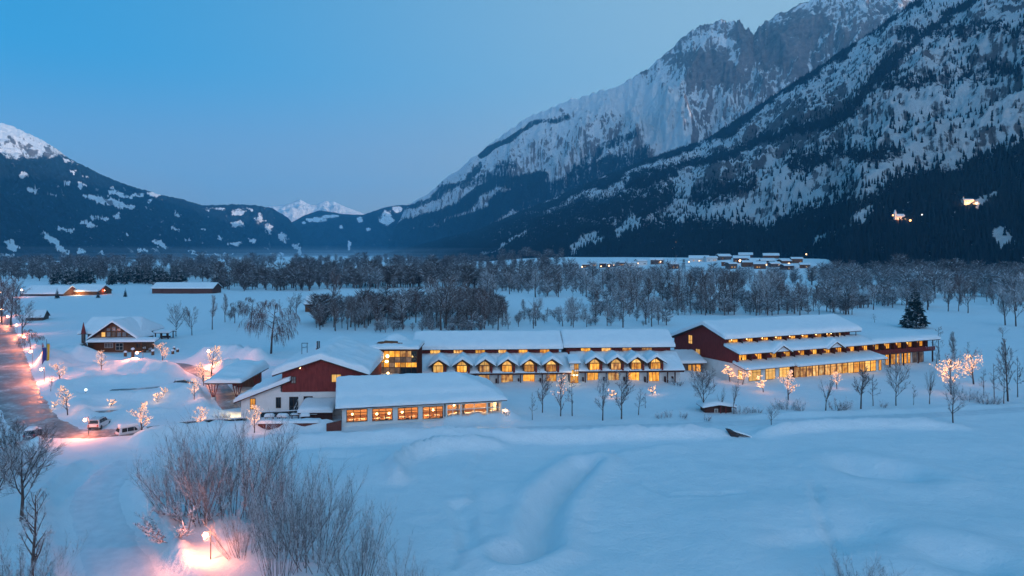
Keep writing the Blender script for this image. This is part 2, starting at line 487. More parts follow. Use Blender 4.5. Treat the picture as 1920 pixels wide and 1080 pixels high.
LAST = {}
def loft(base, ridge, ns, nt, power=1.1, amp=80, sc0=700, jag=6, seed=0, nb=14, fall=0.8, keys=None, gk=0.8):
    """mountain side between a foot line and a ridge line, with a back slope"""
    base, ridge = np.array(base, float), np.array(ridge, float)
    if keys is None: keys = np.arange(len(base))
    s = np.linspace(keys[0], keys[-1], ns)
    B = np.stack([np.interp(s, keys, base[:, k]) for k in range(3)], 1)
    Rg = np.stack([np.interp(s, keys, ridge[:, k]) for k in range(3)], 1)
    t = np.linspace(0, 1, nt)
    P = B[:, None, :] * (1 - t)[None, :, None] + Rg[:, None, :] * t[None, :, None]
    P[..., 2] = B[:, None, 2] + (Rg[:, None, 2] - B[:, None, 2]) * (t ** power)[None, :]
    hgt = (Rg[:, 2] - B[:, 2])[:, None]
    env = np.sin(np.pi * np.clip(t, 0, 1)) ** 0.7 * np.clip(hgt / 500, 0.1, 1.3)
    x, y = P[..., 0].copy(), P[..., 1].copy()
    wx = x + 120 * fbm(x / 900, y / 900, 2, seed=seed + 1); wy = y + 120 * fbm(x / 900, y / 900, 2, seed=seed + 2)
    rd = ridged(wx / sc0, wy / sc0, 6, 0.52, seed=seed) - 0.62
    aL = np.concatenate([[0], np.cumsum(np.linalg.norm(np.diff(0.5 * (B + Rg), axis=0), axis=1))])[:, None]
    aw = aL + 160 * fbm(x / 500, y / 500, 3, seed=seed + 5)
    gul = ridged(aw / 420 + 0 * t[None, :], t[None, :] * 2.2 + 0 * aw, 5, 0.55, seed=seed + 9) - 0.6
    fine = ridged(x / 95, y / 95, 4, 0.55, seed=seed + 3) - 0.6
    P[..., 2] += amp * env * (rd * 1.4 + gul * gk + fine * 0.42)
    jg = jag * fbm(np.linspace(0, ns / 4.0, ns), np.full(ns, seed + 0.5), 4, 0.6)
    P[..., 2] += jg[:, None] * (t ** 6)[None, :] * np.clip(hgt / 400, 0, 1)
    # back slope
    out = Rg - B; out[:, 2] = 0
    ln = np.linalg.norm(out, axis=1)[:, None]; out /= np.maximum(ln, 1)
    k = np.linspace(0, 1, nb + 1)[1:]
    Q = P[:, -1:, :] + out[:, None, :] * (ln[:, None, :] * fall * k[None, :, None])
    Q[..., 2] = P[:, -1:, 2] * (1 - k[None, :] ** 0.9) - 30 * k[None, :]
    P = np.concatenate([P, Q], 1)
    P[:, 0, 2] -= 12
    tt = np.concatenate([t, 1 + 0.3 * k])
    dn = tt[None, :] * np.linalg.norm(Rg - B, axis=1)[:, None]
    LAST['along'] = np.concatenate([aw, np.repeat(aw[:, -1:], nb, 1)], 1) + 25 * fbm(P[..., 0] / 120, P[..., 1] / 120, 3, seed=seed + 8)
    LAST['down'] = dn
    return P, s

def normals_z(P):
    du = np.gradient(P, axis=0); dv = np.gradient(P, axis=1)
    n = np.cross(du, dv)
    n /= np.maximum(np.linalg.norm(n, axis=2, keepdims=True), 1e-9)
    return np.abs(n[..., 2]), n

def steep_rank(nz):
    r = np.argsort(np.argsort(-nz.ravel())).reshape(nz.shape)
    return r / nz.size

def mountain_mat(name, snow=(0.90, 0.91, 0.93), rock=(0.17, 0.165, 0.175), forest=(0.009, 0.022, 0.040), fscale=0.02, rscale=0.012):
    """snow, rock and forest cover from three baked coverages, broken up by fine noise"""
    n = N(name)
    fo, ro = n.attr('forest'), n.attr('rock')
    t1 = n.tex(fscale, 6, 0.7, sc3=(1, 1, 0.35)); t2 = n.tex(rscale, 8, 0.70, sc3=(1, 1, 1.3)); t3 = n.tex(fscale * 4, 3, 0.7, sc3=(1, 1, 0.4))
    cv_ = n.new('ShaderNodeCombineXYZ')
    n.lk(n.math('MULTIPLY', n.attr('along'), rscale * 1.6), cv_.inputs[0]); n.lk(n.math('MULTIPLY', n.attr('down'), rscale * 0.28), cv_.inputs[1])
    t4 = n.new('ShaderNodeTexNoise'); t4.inputs['Scale'].default_value = 1.0; t4.inputs['Detail'].default_value = 7; t4.inputs['Roughness'].default_value = 0.66; t4.inputs['Distortion'].default_value = 0.4
    n.lk(cv_.outputs[0], t4.inputs['Vector'])
    def thr(cov, tex, soft):
        a = n.math('SUBTRACT', n.math('ADD', cov, tex), 1.0)
        m = n.new('ShaderNodeMapRange', interpolation_type='SMOOTHSTEP')
        m.inputs['From Min'].default_value = -soft; m.inputs['From Max'].default_value = soft
        n.lk(a, m.inputs['Value']); return m.outputs[0]
    nf = n.math('ADD', n.math('ADD', n.math('MULTIPLY', t1.outputs[0], 0.38), n.math('MULTIPLY', t3.outputs[0], 0.30)), n.math('MULTIPLY', t4.outputs[0], 0.32))
    # spread the noise from its narrow band to 0..1
    def spread(x):
        m = n.new('ShaderNodeMapRange'); m.inputs['From Min'].default_value = 0.3; m.inputs['From Max'].default_value = 0.7
        n.lk(x, m.inputs['Value']); return m.outputs[0]
    kf = thr(fo, spread(nf), 0.12)
    rn = n.math('ADD', n.math('MULTIPLY', t2.outputs[0], 0.42), n.math('MULTIPLY', t4.outputs[0], 0.58))
    kr = thr(ro, spread(rn), 0.08)
    rk = n.ramp(t2.outputs[0], [(0.35, tuple(c * 0.6 for c in rock)), (0.65, tuple(c * 1.35 for c in rock))]).outputs[0]
    fr = n.ramp(t3.outputs[0], [(0.4, forest), (0.62, tuple(c * 1.7 for c in forest)), (0.72, tuple(c * 5 for c in forest))]).outputs[0]
    c = n.mix(kr, snow, rk)
    c = n.mix(kf, c, fr)
    n.col(c); n.rough(0.9); n.b.inputs['Specular IOR Level'].default_value = 0.05
    n.bump(n.math('ADD', t2.outputs[0], n.math('MULTIPLY', t4.outputs[0], 1.0)), 1.0, 34.0)
    return n.m

def finish(name, P, m, forest, rock):
    o = link_mesh(name, P.reshape(-1, 3), grid_faces(P.shape[0], P.shape[1])[:, ::-1].copy(), m, smooth=True,
                  attrs={'forest': np.clip(forest, 0, 1).ravel(), 'rock': np.clip(rock, 0, 1).ravel(), 'along': LAST['along'].ravel(), 'down': LAST['down'].ravel()})
    tag(o, kind='structure')
    return o

def band(u, v, pts, w, soft=0.5):
    """coverage of a belt round a line traced on the mountain side (read as photo pixels, baked on the slope)"""
    d, _ = dist_poly(u, v, pts)
    return sstep(w * (1 + soft), w * (1 - soft), d)

def blob(u, v, cu, cv, ru, rv, ang=0, warp=None):
    c, s_ = math.cos(ang), math.sin(ang)
    a, b = (u - cu) * c + (v - cv) * s_, -(u - cu) * s_ + (v - cv) * c
    r = np.sqrt((a / ru) ** 2 + (b / rv) ** 2)
    if warp is not None: r = r + warp
    return sstep(1.35, 0.65, r)

M['mtn_right'] = mountain_mat('mountain_slope_cover', fscale=0.045, rscale=0.028)
M['mtn_rock'] = mountain_mat('mountain_rock_cover', rock=(0.23, 0.20, 0.205), fscale=0.03, rscale=0.022)
M['mtn_left'] = mountain_mat('mountain_wood_cover', fscale=0.012, rscale=0.006)

def trace(lst):
    return [at(u, v, Y) for u, v, Y in lst]

# the forested slope on the right
f_base = [(900, -3000, 0), (750, -500, 0), (650, 400, 0), (600, 800, 0), (432, 905, 0), (520, 1150, 18), (455, 1280, 18), (330, 1450, 16), (200, 1650, 8), (50, 2000, 0), (-150, 2600, 0), (-950, 5000, 0)]
f_ridge = [(2600, -3000, 900), (2600, -500, 1000), (2450, 900, 1150), (2025, 2700, 1263), (1781, 3000, 1142), (1547, 3300, 970), (1462, 3600, 915),
           (1185, 4100, 718), (879, 4500, 644), (525, 4800, 516), (-248, 5300, 215), (-1050, 5600, 16)]
keys = np.array([0, 1, 2, 3.4, 5.0, 6.4, 7.3, 8.4, 9.4, 10.4, 11.6, 13])
PF, _ = loft(f_base, f_ridge, 470, 230, power=1.10, amp=85, sc0=620, jag=10, seed=11, keys=keys)
nz, _n = normals_z(PF)
u, v = proj(PF)
wu = u + 30 * fbm(u / 90, v / 60, 5, .6, seed=3); wv = v + 30 * fbm(u / 70, v / 60, 5, .6, seed=6)
fo = np.full(u.shape, 0.10) + 0.22 * fbm(u / 40, v / 40, 3, seed=8)
low = np.interp(wu, [700, 900, 1060, 1200, 1330, 1430, 1540, 1620, 1700, 1800, 1920, 2300], [440, 432, 425, 415, 425, 430, 400, 380, 335, 320, 265, 100])
fo = np.maximum(fo, (0.80 + 0.34 * fbm(u / 22, v / 16, 4, seed=31)) * sstep(-40, 16, wv - low))
for pts, w, k in (([(880, 440), (1000, 388), (1100, 350), (1210, 306), (1330, 258), (1480, 165), (1560, 110), (1720, 0)], 12, 0.95),
                  ([(1180, 345), (1290, 315), (1400, 270), (1500, 240), (1580, 225), (1640, 150), (1700, 95), (1760, 45), (1840, -10)], 11, 0.85),
                  ([(1620, 165), (1720, 150), (1800, 140), (1920, 130)], 16, 0.62),
                  ([(1700, 60), (1760, 70), (1840, 50), (1920, 60)], 12, 0.6),
                  ([(1200, 350), (1300, 370), (1400, 350)], 22, 0.62),
                  ([(1490, 300), (1600, 290), (1680, 285)], 18, 0.7),
                  ([(960, 430), (1100, 395), (1240, 375)], 30, 0.8),
                  ([(820, 460), (1000, 470), (1200, 465)], 30, 0.95)):
    fo = np.maximum(fo, (k * .9 + .22 * fbm(u / 14, v / 12, 3, seed=33)) * band(wu, wv, pts, w, .8))
for cu, cv, ru, rv, a in ((1445, 330, 26, 62, 0.35), (1420, 385, 22, 40, 0.5), (1620, 100, 60, 22, -0.75), (1560, 180, 60, 18, -0.45), (1850, 200, 75, 40, 0),
                          (1700, 215, 70, 28, -0.2), (1580, 345, 60, 16, 0), (1885, 450, 26, 18, 0.6), (1850, 375, 26, 12, -0.3), (1615, 405, 40, 8, -0.5),
                          (1560, 440, 40, 6, -0.6), (1880, 100, 60, 25, 0.1), (1290, 355, 30, 10, -0.6), (1180, 425, 30, 12, -0.9), (1100, 460, 40, 8, -0.6), (950, 455, 60, 5, -0.5)):
    fo = np.minimum(fo, 1 - 0.85 * blob(wu, wv, cu, cv, ru, rv, a))
ro = 0.05 + 0.55 * steep_rank(nz) ** 2.2 + 0.18 * band(wu, wv, [(1370, 330), (1430, 260), (1560, 210)], 40)
finish('mountain', PF, M['mtn_right'], fo, ro)
FOREST_F = (PF, fo, u, v)

# the rocky massif behind it
br = [(690, 484, 7500), (735, 440, 7450), (760, 388, 7400), (800, 365, 7300), (850, 325, 7150), (900, 285, 7000), (960, 240, 6800), (1000, 215, 6700), (1060, 190, 6500),
      (1100, 178, 6350), (1150, 165, 6200), (1190, 145, 6050), (1225, 120, 5900), (1260, 90, 5800), (1290, 62, 5700), (1310, 50, 5650), (1330, 45, 5600), (1350, 38, 5550),
      (1375, 42, 5500), (1387, 37, 5480), (1395, 54, 5460), (1403, 50, 5450), (1412, 66, 5440), (1425, 48, 5420), (1440, 36, 5400), (1470, 22, 5300), (1500, 8, 5250), (1530, -2, 5200),
      (1600, -30, 5050), (1700, -45, 4900), (1800, -50, 4800), (1960, -50, 4600)]
bb_u = [690, 900, 1200, 1500, 1960]; bb_y = [7000, 5400, 4300, 3600, 3000]
b_ridge = trace(br)
b_base = []
for uu, vv, YY in br:
    yb = np.interp(uu, bb_u, bb_y)
    b_base.append(((uu - 960) * yb / F_PX, yb, 0))
bk = np.interp([b[0] for b in br], [690, 1290, 1440, 1960], [0, 12, 17, 24])
PB, _ = loft(b_base, b_ridge, 480, 210, power=1.12, amp=185, sc0=760, jag=42, seed=23, keys=bk, gk=1.35)
# the big ribs of the massif
u, v = proj(PB)
for pts, hh, ww in (([(1347, 40), (1318, 105), (1275, 185), (1300, 262), (1285, 335)], 120, 13), ([(1387, 45), (1402, 125), (1440, 182), (1458, 225)], 110, 11), ([(1200, 148), (1178, 220), (1215, 290), (1205, 330)], 95, 13),
                    ([(1105, 180), (1085, 250), (1130, 305)], 85, 12), ([(1005, 217), (1012, 290), (1062, 335)], 75, 12), ([(1440, 40), (1472, 100), (1520, 150)], 90, 11), ([(930, 265), (952, 330), (1000, 372)], 65, 11),
                    ([(1545, 10), (1572, 60), (1600, 92)], 80, 10), ([(1250, 105), (1240, 160), (1262, 215), (1240, 280)], 80, 9), ([(1350, 90), (1372, 160), (1355, 240), (1372, 300)], 85, 9), ([(1150, 168), (1135, 215), (1160, 262)], 60, 8),
                    ([(860, 322), (880, 370), (930, 400)], 50, 10), ([(1420, 70), (1432, 130), (1480, 175)], 60, 7), ([(1310, 130), (1330, 190), (1320, 250)], 55, 7), ([(1050, 200), (1045, 260), (1090, 300)], 50, 8)):
    d_, p_ = dist_poly(u + 6 * fbm(u / 20, v / 14, 3, seed=hh), v + 5 * fbm(u / 16, v / 16, 3, seed=hh + 1), pts)
    tot = sum(math.hypot(b[0] - a[0], b[1] - a[1]) for a, b in zip(pts[:-1], pts[1:]))
    PB[..., 2] += hh * np.exp(-d_ / ww) * sstep(4, 60, p_) * sstep(tot, tot - 40, p_) * (1 - np.clip(np.arange(PB.shape[1]) / 209.0, 0, 1) ** 9)[None, :]
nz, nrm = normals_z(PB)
aspect = np.sign(nrm[..., 2]) * nrm[..., 0]  # rock weighted to right-facing sides, putting relief shading into the cover
u, v = proj(PB)
wu = u + 30 * fbm(u / 90, v / 60, 4, seed=13); wv = v + 22 * fbm(u / 80, v / 60, 4, seed=16)
fo = np.clip(0.08 + 0.25 * sstep(300, 420, v) + 0.2 * fbm(u / 50, v / 40, 3, seed=1), 0, 1)
for pts, w, k in (([(740, 440), (830, 400), (930, 345), (1010, 330)], 14, 0.85), ([(720, 470), (820, 440), (920, 400), (1010, 350)], 20, 0.95), ([(900, 290), (990, 240), (1060, 215)], 7, 0.8),
                  ([(860, 345), (920, 335), (960, 310)], 12, 0.6), ([(1050, 330), (1120, 290), (1190, 250)], 10, 0.6), ([(980, 380), (1080, 340), (1200, 300)], 26, 0.7),
                  ([(760, 400), (840, 350), (900, 310)], 7, 0.7)):
    fo = np.maximum(fo, k * band(wu, wv, pts, w))
fo = fo * sstep(150, 260, v)
rh = sstep(200, 120, v + 0.15 * (1400 - u)) * sstep(1100, 1250, u)
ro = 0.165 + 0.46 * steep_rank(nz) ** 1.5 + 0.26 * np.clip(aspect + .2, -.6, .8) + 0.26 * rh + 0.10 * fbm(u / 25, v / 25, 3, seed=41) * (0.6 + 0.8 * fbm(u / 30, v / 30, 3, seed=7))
for cu, cv, ru, rv, a in ((1330, 80, 45, 20, 0.1), (1390, 105, 14, 50, -0.6), (1240, 230, 50, 60, 0.2), (1180, 200, 40, 25, 0)):
    ro = ro - 0.25 * blob(wu, wv, cu, cv, ru, rv, a)
for cu, cv, ru, rv, a in ((1330, 125, 60, 40, 0.3), (1480, 70, 70, 40, -0.4), (1400, 70, 20, 35, 0)):
    ro = ro + 0.32 * blob(wu, wv, cu, cv, ru, rv, a)
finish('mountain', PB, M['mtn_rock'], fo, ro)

# the wooded mountain on the left with its clearings
lr = [(-700, 60, 4000), (-400, 120, 4300), (-200, 170, 4700), (-60, 222, 4950), (0, 230, 5000), (20, 235, 5030), (45, 247, 5050), (70, 258, 5100), (100, 275, 5150), (130, 297, 5200),
      (200, 332, 5400), (240, 347, 5550), (300, 365, 5800), (340, 373, 6000), (380, 385, 6200), (440, 383, 6400), (480, 385, 6600), (510, 390, 6800), (540, 408, 7000), (575, 450, 7300), (602, 484, 7600)]
l_ridge = trace(lr)
l_base = []
for uu, vv, YY in lr:
    yb = np.interp(uu, [-700, -400, 0, 300, 480, 540, 602], [1300, 1700, 2300, 3300, 5000, 6000, 7500])
    l_base.append(((uu - 960) * yb / F_PX, yb, 0))
lk_ = np.interp([b[0] for b in lr], [-700, 0, 602], [0, 3, 14])
PL, _ = loft(l_base, l_ridge, 520, 210, power=1.12, amp=95, sc0=700, jag=14, seed=37, keys=lk_, gk=1.2)
nz, _n = normals_z(PL)
u, v = proj(PL)
warp = 0.55 * fbm(u / 16, v / 9, 4, seed=5)
ul, vl = u + 14 * fbm(u / 14, v / 9, 4, seed=21) + 5 * fbm(u / 4, v / 3, 2, seed=23), v + 8 * fbm(u / 12, v / 8, 4, seed=22) + 2.5 * fbm(u / 4, v / 3, 2, seed=24)
fo = np.full(u.shape, 0.84) + 0.26 * fbm(u / 26, v / 14, 4, seed=5)
top = sstep(30, -8, v - np.interp(u, [-100, 0, 30, 70, 110, 140], [262, 275, 285, 285, 282, 292])) * sstep(150, 100, u)
clear = [(46, 329, 9, 7), (62, 356, 14, 5, .2), (97, 365, 9, 2), (205, 378, 48, 8, .25), (222, 363, 22, 5, .3), (260, 365, 12, 4), (290, 363, 14, 5, .1), (280, 378, 8, 4, -.4), (152, 347, 5, 5),
         (128, 344, 6, 4), (137, 320, 7, 2), (128, 302, 14, 3, .5), (161, 331, 3, 2), (120, 430, 20, 5, .2), (165, 420, 20, 4, .2), (178, 407, 9, 4, .4), (220, 404, 6, 8), (195, 411, 5, 5),
         (95, 447, 22, 8, .6), (120, 472, 18, 8, .6), (150, 470, 8, 7, .5), (190, 475, 6, 4, .5), (300, 458, 12, 7, .6), (331, 402, 8, 3, .9), (360, 472, 9, 3, .4), (445, 398, 12, 8, .0),
         (405, 392, 22, 3), (470, 393, 8, 4, .2), (440, 457, 11, 5), (473, 452, 8, 5, .4), (520, 477, 14, 3), (498, 466, 6, 3), (485, 410, 8, 10, .8), (443, 420, 12, 5), (505, 430, 6, 14, -.5),
         (560, 468, 4, 18, -.6), (530, 445, 5, 14, -.6), (60, 285, 18, 6, .3), (75, 283, 10, 6), (40, 290, 14, 6, .4), (20, 460, 16, 10, .8), (10, 480, 20, 5), (350, 450, 6, 2), (240, 440, 4, 3),
         (208, 352, 6, 2), (236, 352, 3, 1.5), (330, 430, 8, 3, .3), (380, 430, 6, 3), (413, 445, 5, 3), (400, 478, 40, 2), (270, 470, 10, 3, .5)]
for c in clear:
    cu, cv, ru, rv = c[:4]; a = c[4] if len(c) > 4 else 0
    fo = np.minimum(fo, 1 - 0.88 * blob(ul, vl, cu, cv, ru * 1.0, rv * 0.8, a, warp))
fo = np.minimum(fo, 1 - top * 0.97)
ro = 0.12 + 0.55 * top * (0.15 + 0.9 * steep_rank(nz) ** 1.5 + fbm(u / 12, v / 12, 3, seed=2)) * sstep(236, 262, v) + 0.25 * (1 - top)
finish('mountain', PL, M['mtn_left'], fo, ro)

# the ridges closing the valley and the far snow peaks
hr = [(490, 478, 7560), (545, 418, 7812), (570, 404, 7980), (600, 394, 8232), (640, 401, 8316), (680, 403, 8400), (700, 396, 8400), (720, 389, 8400), (738, 386, 8484), (755, 384, 8568), (800, 392, 8652), (850, 420, 8736), (910, 478, 8820)]
h_ridge = trace(hr); h_base = [((uu - 960) * 6500 / F_PX, 6500, 0) for uu, _, _ in hr]
PH, _ = loft(h_base, h_ridge, 150, 60, power=1.15, amp=90, sc0=900, jag=8, seed=51)
u, v = proj(PH)
fo = np.full(u.shape, 0.86) + 0.2 * fbm(u / 14, v / 12, 3, seed=5)
warp = 0.5 * fbm(u / 10, v / 7, 3, seed=9)
for cu, cv, ru, rv in ((597, 412, 22, 5), (640, 425, 4, 4), (675, 412, 6, 6), (725, 410, 14, 14), (745, 392, 10, 6), (620, 405, 18, 3), (570, 418, 4, 3), (690, 430, 5, 3), (655, 460, 3, 10)):
    fo = np.minimum(fo, 1 - 0.8 * blob(u, v, cu, cv, ru, rv, 0, warp))
finish('hill', PH, M['mtn_left'], fo, np.full(u.shape, 0.3))
pr = [(440, 420, 11200), (480, 392, 11200), (505, 387, 11200), (525, 386, 11200), (540, 383, 11200), (550, 379, 11200), (563, 374, 11200), (572, 379, 11200), (582, 384, 11200), (592, 385, 11200), (603, 380, 11200),
      (612, 376, 11200), (618, 379, 11200), (626, 377, 11200), (640, 385, 11200), (660, 392, 11200), (678, 399, 11200), (700, 410, 11200), (750, 440, 11200)]
p_ridge = trace(pr); p_base = [((uu - 960) * 9200 / F_PX, 9200, 0) for uu, _, _ in pr]
PP, _ = loft(p_base, p_ridge, 200, 70, power=1.2, amp=170, sc0=900, jag=14, seed=63, keys=np.array([q[0] for q in pr]))
nz, _n = normals_z(PP)
finish('mountain', PP, M['mtn_rock'], np.zeros(nz.shape), 0.02 + 0.35 * sstep(0.75, 0.6, nz))

# ---------------------------------------------------------------- valley air
hz = N('valley_air'); hz.n.remove(hz.b)
pv = hz.new('ShaderNodeVolumePrincipled')
pv.inputs['Color'].default_value = (0.16, 0.64, 1.0, 1)
pv.inputs['Density'].default_value = 5.6e-5
hz.lk(pv.outputs[0], hz.out.inputs['Volume'])
x0, x1, y0, y1, z0, z1 = -9000, 9000, -6000, 21000, -60, 2200
vs = [(x, y, z) for z in (z0, z1) for y in (y0, y1) for x in (x0, x1)]
o = link_mesh('haze', vs, [(0, 2, 3, 1), (4, 5, 7, 6), (0, 1, 5, 4), (2, 6, 7, 3), (0, 4, 6, 2), (1, 3, 7, 5)], hz.m)
tag(o, kind='stuff')
# ---------------------------------------------------------------- building kit
class Frame:
    """local axes of a facade: x along it, y into the building"""
    def __init__(s, X0, Y0, deg):
        s.X0, s.Y0, s.a = X0, Y0, R(deg); s.c, s.s_ = math.cos(s.a), math.sin(s.a)
    def x(s, u, y=0.0):
        k = (u - 960) / F_PX
        return (k * (s.Y0 + y * s.c) - s.X0 + y * s.s_) / (s.c - k * s.s_)
    def z(s, v, x, y=0.0):
        return CAM_H - (v - V_HOR) * (s.Y0 + x * s.s_ + y * s.c) / F_PX
    def w(s, x, y):
        return (s.X0 + x * s.c - y * s.s_, s.Y0 + x * s.s_ + y * s.c)

class MB:
    def __init__(s): s.v, s.f, s.m = [], [], []
    def add(s, vs, fs, mi=0):
        n = len(s.v); s.v += [tuple(q) for q in vs]
        s.f += [tuple(i + n for i in f) for f in fs]; s.m += [mi] * len(fs)
        return s
    def box(s, x0, x1, y0, y1, z0, z1, mi=0):
        return s.add([(x, y, z) for z in (z0, z1) for y in (y0, y1) for x in (x0, x1)],
                     [(0, 2, 3, 1), (4, 5, 7, 6), (0, 1, 5, 4), (2, 6, 7, 3), (0, 4, 6, 2), (1, 3, 7, 5)], mi)
    def prism(s, prof, axis, t0, t1, mi=0):
        """profile extruded along axis: 'y' profile is (x,z); 'x' profile is (y,z); 'z' profile is (x,y)"""
        n = len(prof)
        mk = {'y': lambda p, t: (p[0], t, p[1]), 'x': lambda p, t: (t, p[0], p[1]), 'z': lambda p, t: (p[0], p[1], t)}[axis]
        vs = [mk(p, t0) for p in prof] + [mk(p, t1) for p in prof]
        fs = [tuple(range(n))[::-1], tuple(range(n, 2 * n))] + [(i, (i + 1) % n, n + (i + 1) % n, n + i) for i in range(n)]
        return s.add(vs, fs, mi)
    def tube(s, p, q, r0, r1, n=6, mi=0, caps=True):
        p, q = Vector(p), Vector(q); d = (q - p)
        if d.length < 1e-6: return s
        d.normalize(); a = d.orthogonal().normalized(); b = d.cross(a)
        ring = [(math.cos(2 * math.pi * k / n), math.sin(2 * math.pi * k / n)) for k in range(n)]
        vs = [p + (a * c + b * e) * r0 for c, e in ring] + [q + (a * c + b * e) * r1 for c, e in ring]
        fs = [(k, (k + 1) % n, n + (k + 1) % n, n + k) for k in range(n)]
        if caps: fs += [tuple(range(n))[::-1], tuple(range(n, 2 * n))]
        return s.add(vs, fs, mi)
    def ball(s, c, r, nu=8, nv=5, sz=1.0, mi=0):
        vs = [(c[0], c[1], c[2] - r * sz)]
        for j in range(1, nv):
            t = -math.pi / 2 + math.pi * j / nv
            for i in range(nu):
                a = 2 * math.pi * i / nu
                vs.append((c[0] + r * math.cos(t) * math.cos(a), c[1] + r * math.cos(t) * math.sin(a), c[2] + r * sz * math.sin(t)))
        vs.append((c[0], c[1], c[2] + r * sz))
        fs = [(0, 1 + (i + 1) % nu, 1 + i) for i in range(nu)]
        for j in range(nv - 2):
            for i in range(nu):
                a, b = 1 + j * nu + i, 1 + j * nu + (i + 1) % nu
                fs.append((a, b, b + nu, a + nu))
        k = len(vs) - 1; o_ = 1 + (nv - 2) * nu
        fs += [(o_ + i, o_ + (i + 1) % nu, k) for i in range(nu)]
        return s.add(vs, fs, mi)
    def build(s, name, m, parent=None, smooth=False, loc=None):
        return link_mesh(name, s.v, s.f, m, parent, smooth, s.m if isinstance(m, (list, tuple)) else None, None, loc)

def box(name, m, parent, *a): return MB().box(*a).build(name, m, parent)

def lin(a, b, step):
    return np.linspace(a, b, max(2, int(abs(b - a) / step) + 1))

def edge_coords(a, b, r, step, ea=True, eb=True):
    k = np.array([0, 0.04, 0.14, 0.3, 0.5, 0.75, 1.0]) * r
    lo = a + k if ea else np.array([a])
    hi = b - k[::-1] if eb else np.array([b])
    mid = lin(lo[-1], hi[0], step)[1:-1]
    return np.concatenate([lo, mid, hi])

def snow_slab(parent, x0, x1, y0, y1, fz, th=0.8, r=0.9, step=0.7, edges=(1, 1, 1, 1), rough=0.10, seed=0.0, name='snow_cover', lip=0.45, mat='roof_snow', extra=None):
    """a thick rounded blanket of snow lying on a roof; edges = left, right, front, back rounded or not"""
    xs = edge_coords(x0, x1, r, step, edges[0], edges[1]); ys_ = edge_coords(y0, y1, r, step, edges[2], edges[3])
    Xg, Yg = np.meshgrid(xs, ys_)
    big = 1e3
    dx = np.minimum(Xg - x0 if edges[0] else big, x1 - Xg if edges[1] else big) * np.ones_like(Xg)
    dy = np.minimum(Yg - y0 if edges[2] else big, y1 - Yg if edges[3] else big) * np.ones_like(Xg)
    ax, ay = np.clip(1 - dx / r, 0, 1), np.clip(1 - dy / r, 0, 1)
    q = np.clip(np.sqrt(ax ** 2 + ay ** 2), 0, 1)
    prof = lip + (1 - lip) * np.sqrt(1 - q ** 2)
    nz = rough * (fbm(Xg / 2.2 + seed, Yg / 2.2 - seed, 3) * 1.5 + 0.5 * pnoise(Xg / 0.7, Yg / 0.7 + seed)) + 0.10 * th * pnoise(Xg / 6 + seed, Yg / 6)
    base = fz(Xg, Yg)
    Zt = base + th * prof + nz * prof
    if extra is not None: Zt = Zt + extra(Xg, Yg) * prof
    # sagging lip: pull the border in and out a little
    wob = 0.07 * pnoise(Xg * 1.1 + seed, Yg * 1.1)
    Xo = Xg + np.where(Xg == x0, wob, 0) + np.where(Xg == x1, wob, 0)
    Yo = Yg + np.where(Yg == y0, wob, 0) + np.where(Yg == y1, wob, 0)
    nr, nc = Xg.shape
    V = np.stack([Xo, Yo, Zt], 2).reshape(-1, 3)
    f = grid_faces(nr, nc)
    idx = np.arange(nr * nc).reshape(nr, nc)
    ring = np.concatenate([idx[0, :-1], idx[:-1, -1], idx[-1, :0:-1], idx[:0:-1, 0]])
    B = V[ring].copy(); B[:, 2] = base.reshape(-1)[ring] + 0.012
    n0 = len(V); m = len(ring); j = np.arange(m)
    sk = np.stack([ring[(j + 1) % m], ring[j], n0 + j, n0 + (j + 1) % m], 1)
    return link_mesh(name, np.concatenate([V, B]), np.concatenate([f, sk]), M[mat], parent, smooth=True)

def roof_sheet(parent, x0, x1, y0, y1, fz, th, m, kx=(), ky=(), name='roof'):
    xs = np.array(sorted({x0, x1, *kx})); ys_ = np.array(sorted({y0, y1, *ky}))
    Xg, Yg = np.meshgrid(xs, ys_); Zg = fz(Xg, Yg)
    nr, nc = Xg.shape
    top = np.stack([Xg, Yg, Zg], 2).reshape(-1, 3); bot = top - np.array([0, 0, th])
    f = grid_faces(nr, nc); n0 = len(top)
    idx = np.arange(nr * nc).reshape(nr, nc)
    ring = np.concatenate([idx[0, :-1], idx[:-1, -1], idx[-1, :0:-1], idx[:0:-1, 0]])
    m_ = len(ring); j = np.arange(m_)
    sk = np.stack([ring[(j + 1) % m_], ring[j], n0 + ring[j], n0 + ring[(j + 1) % m_]], 1)
    return link_mesh(name, np.concatenate([top, bot]), np.concatenate([f, f[:, ::-1] + n0, sk]), m, parent)

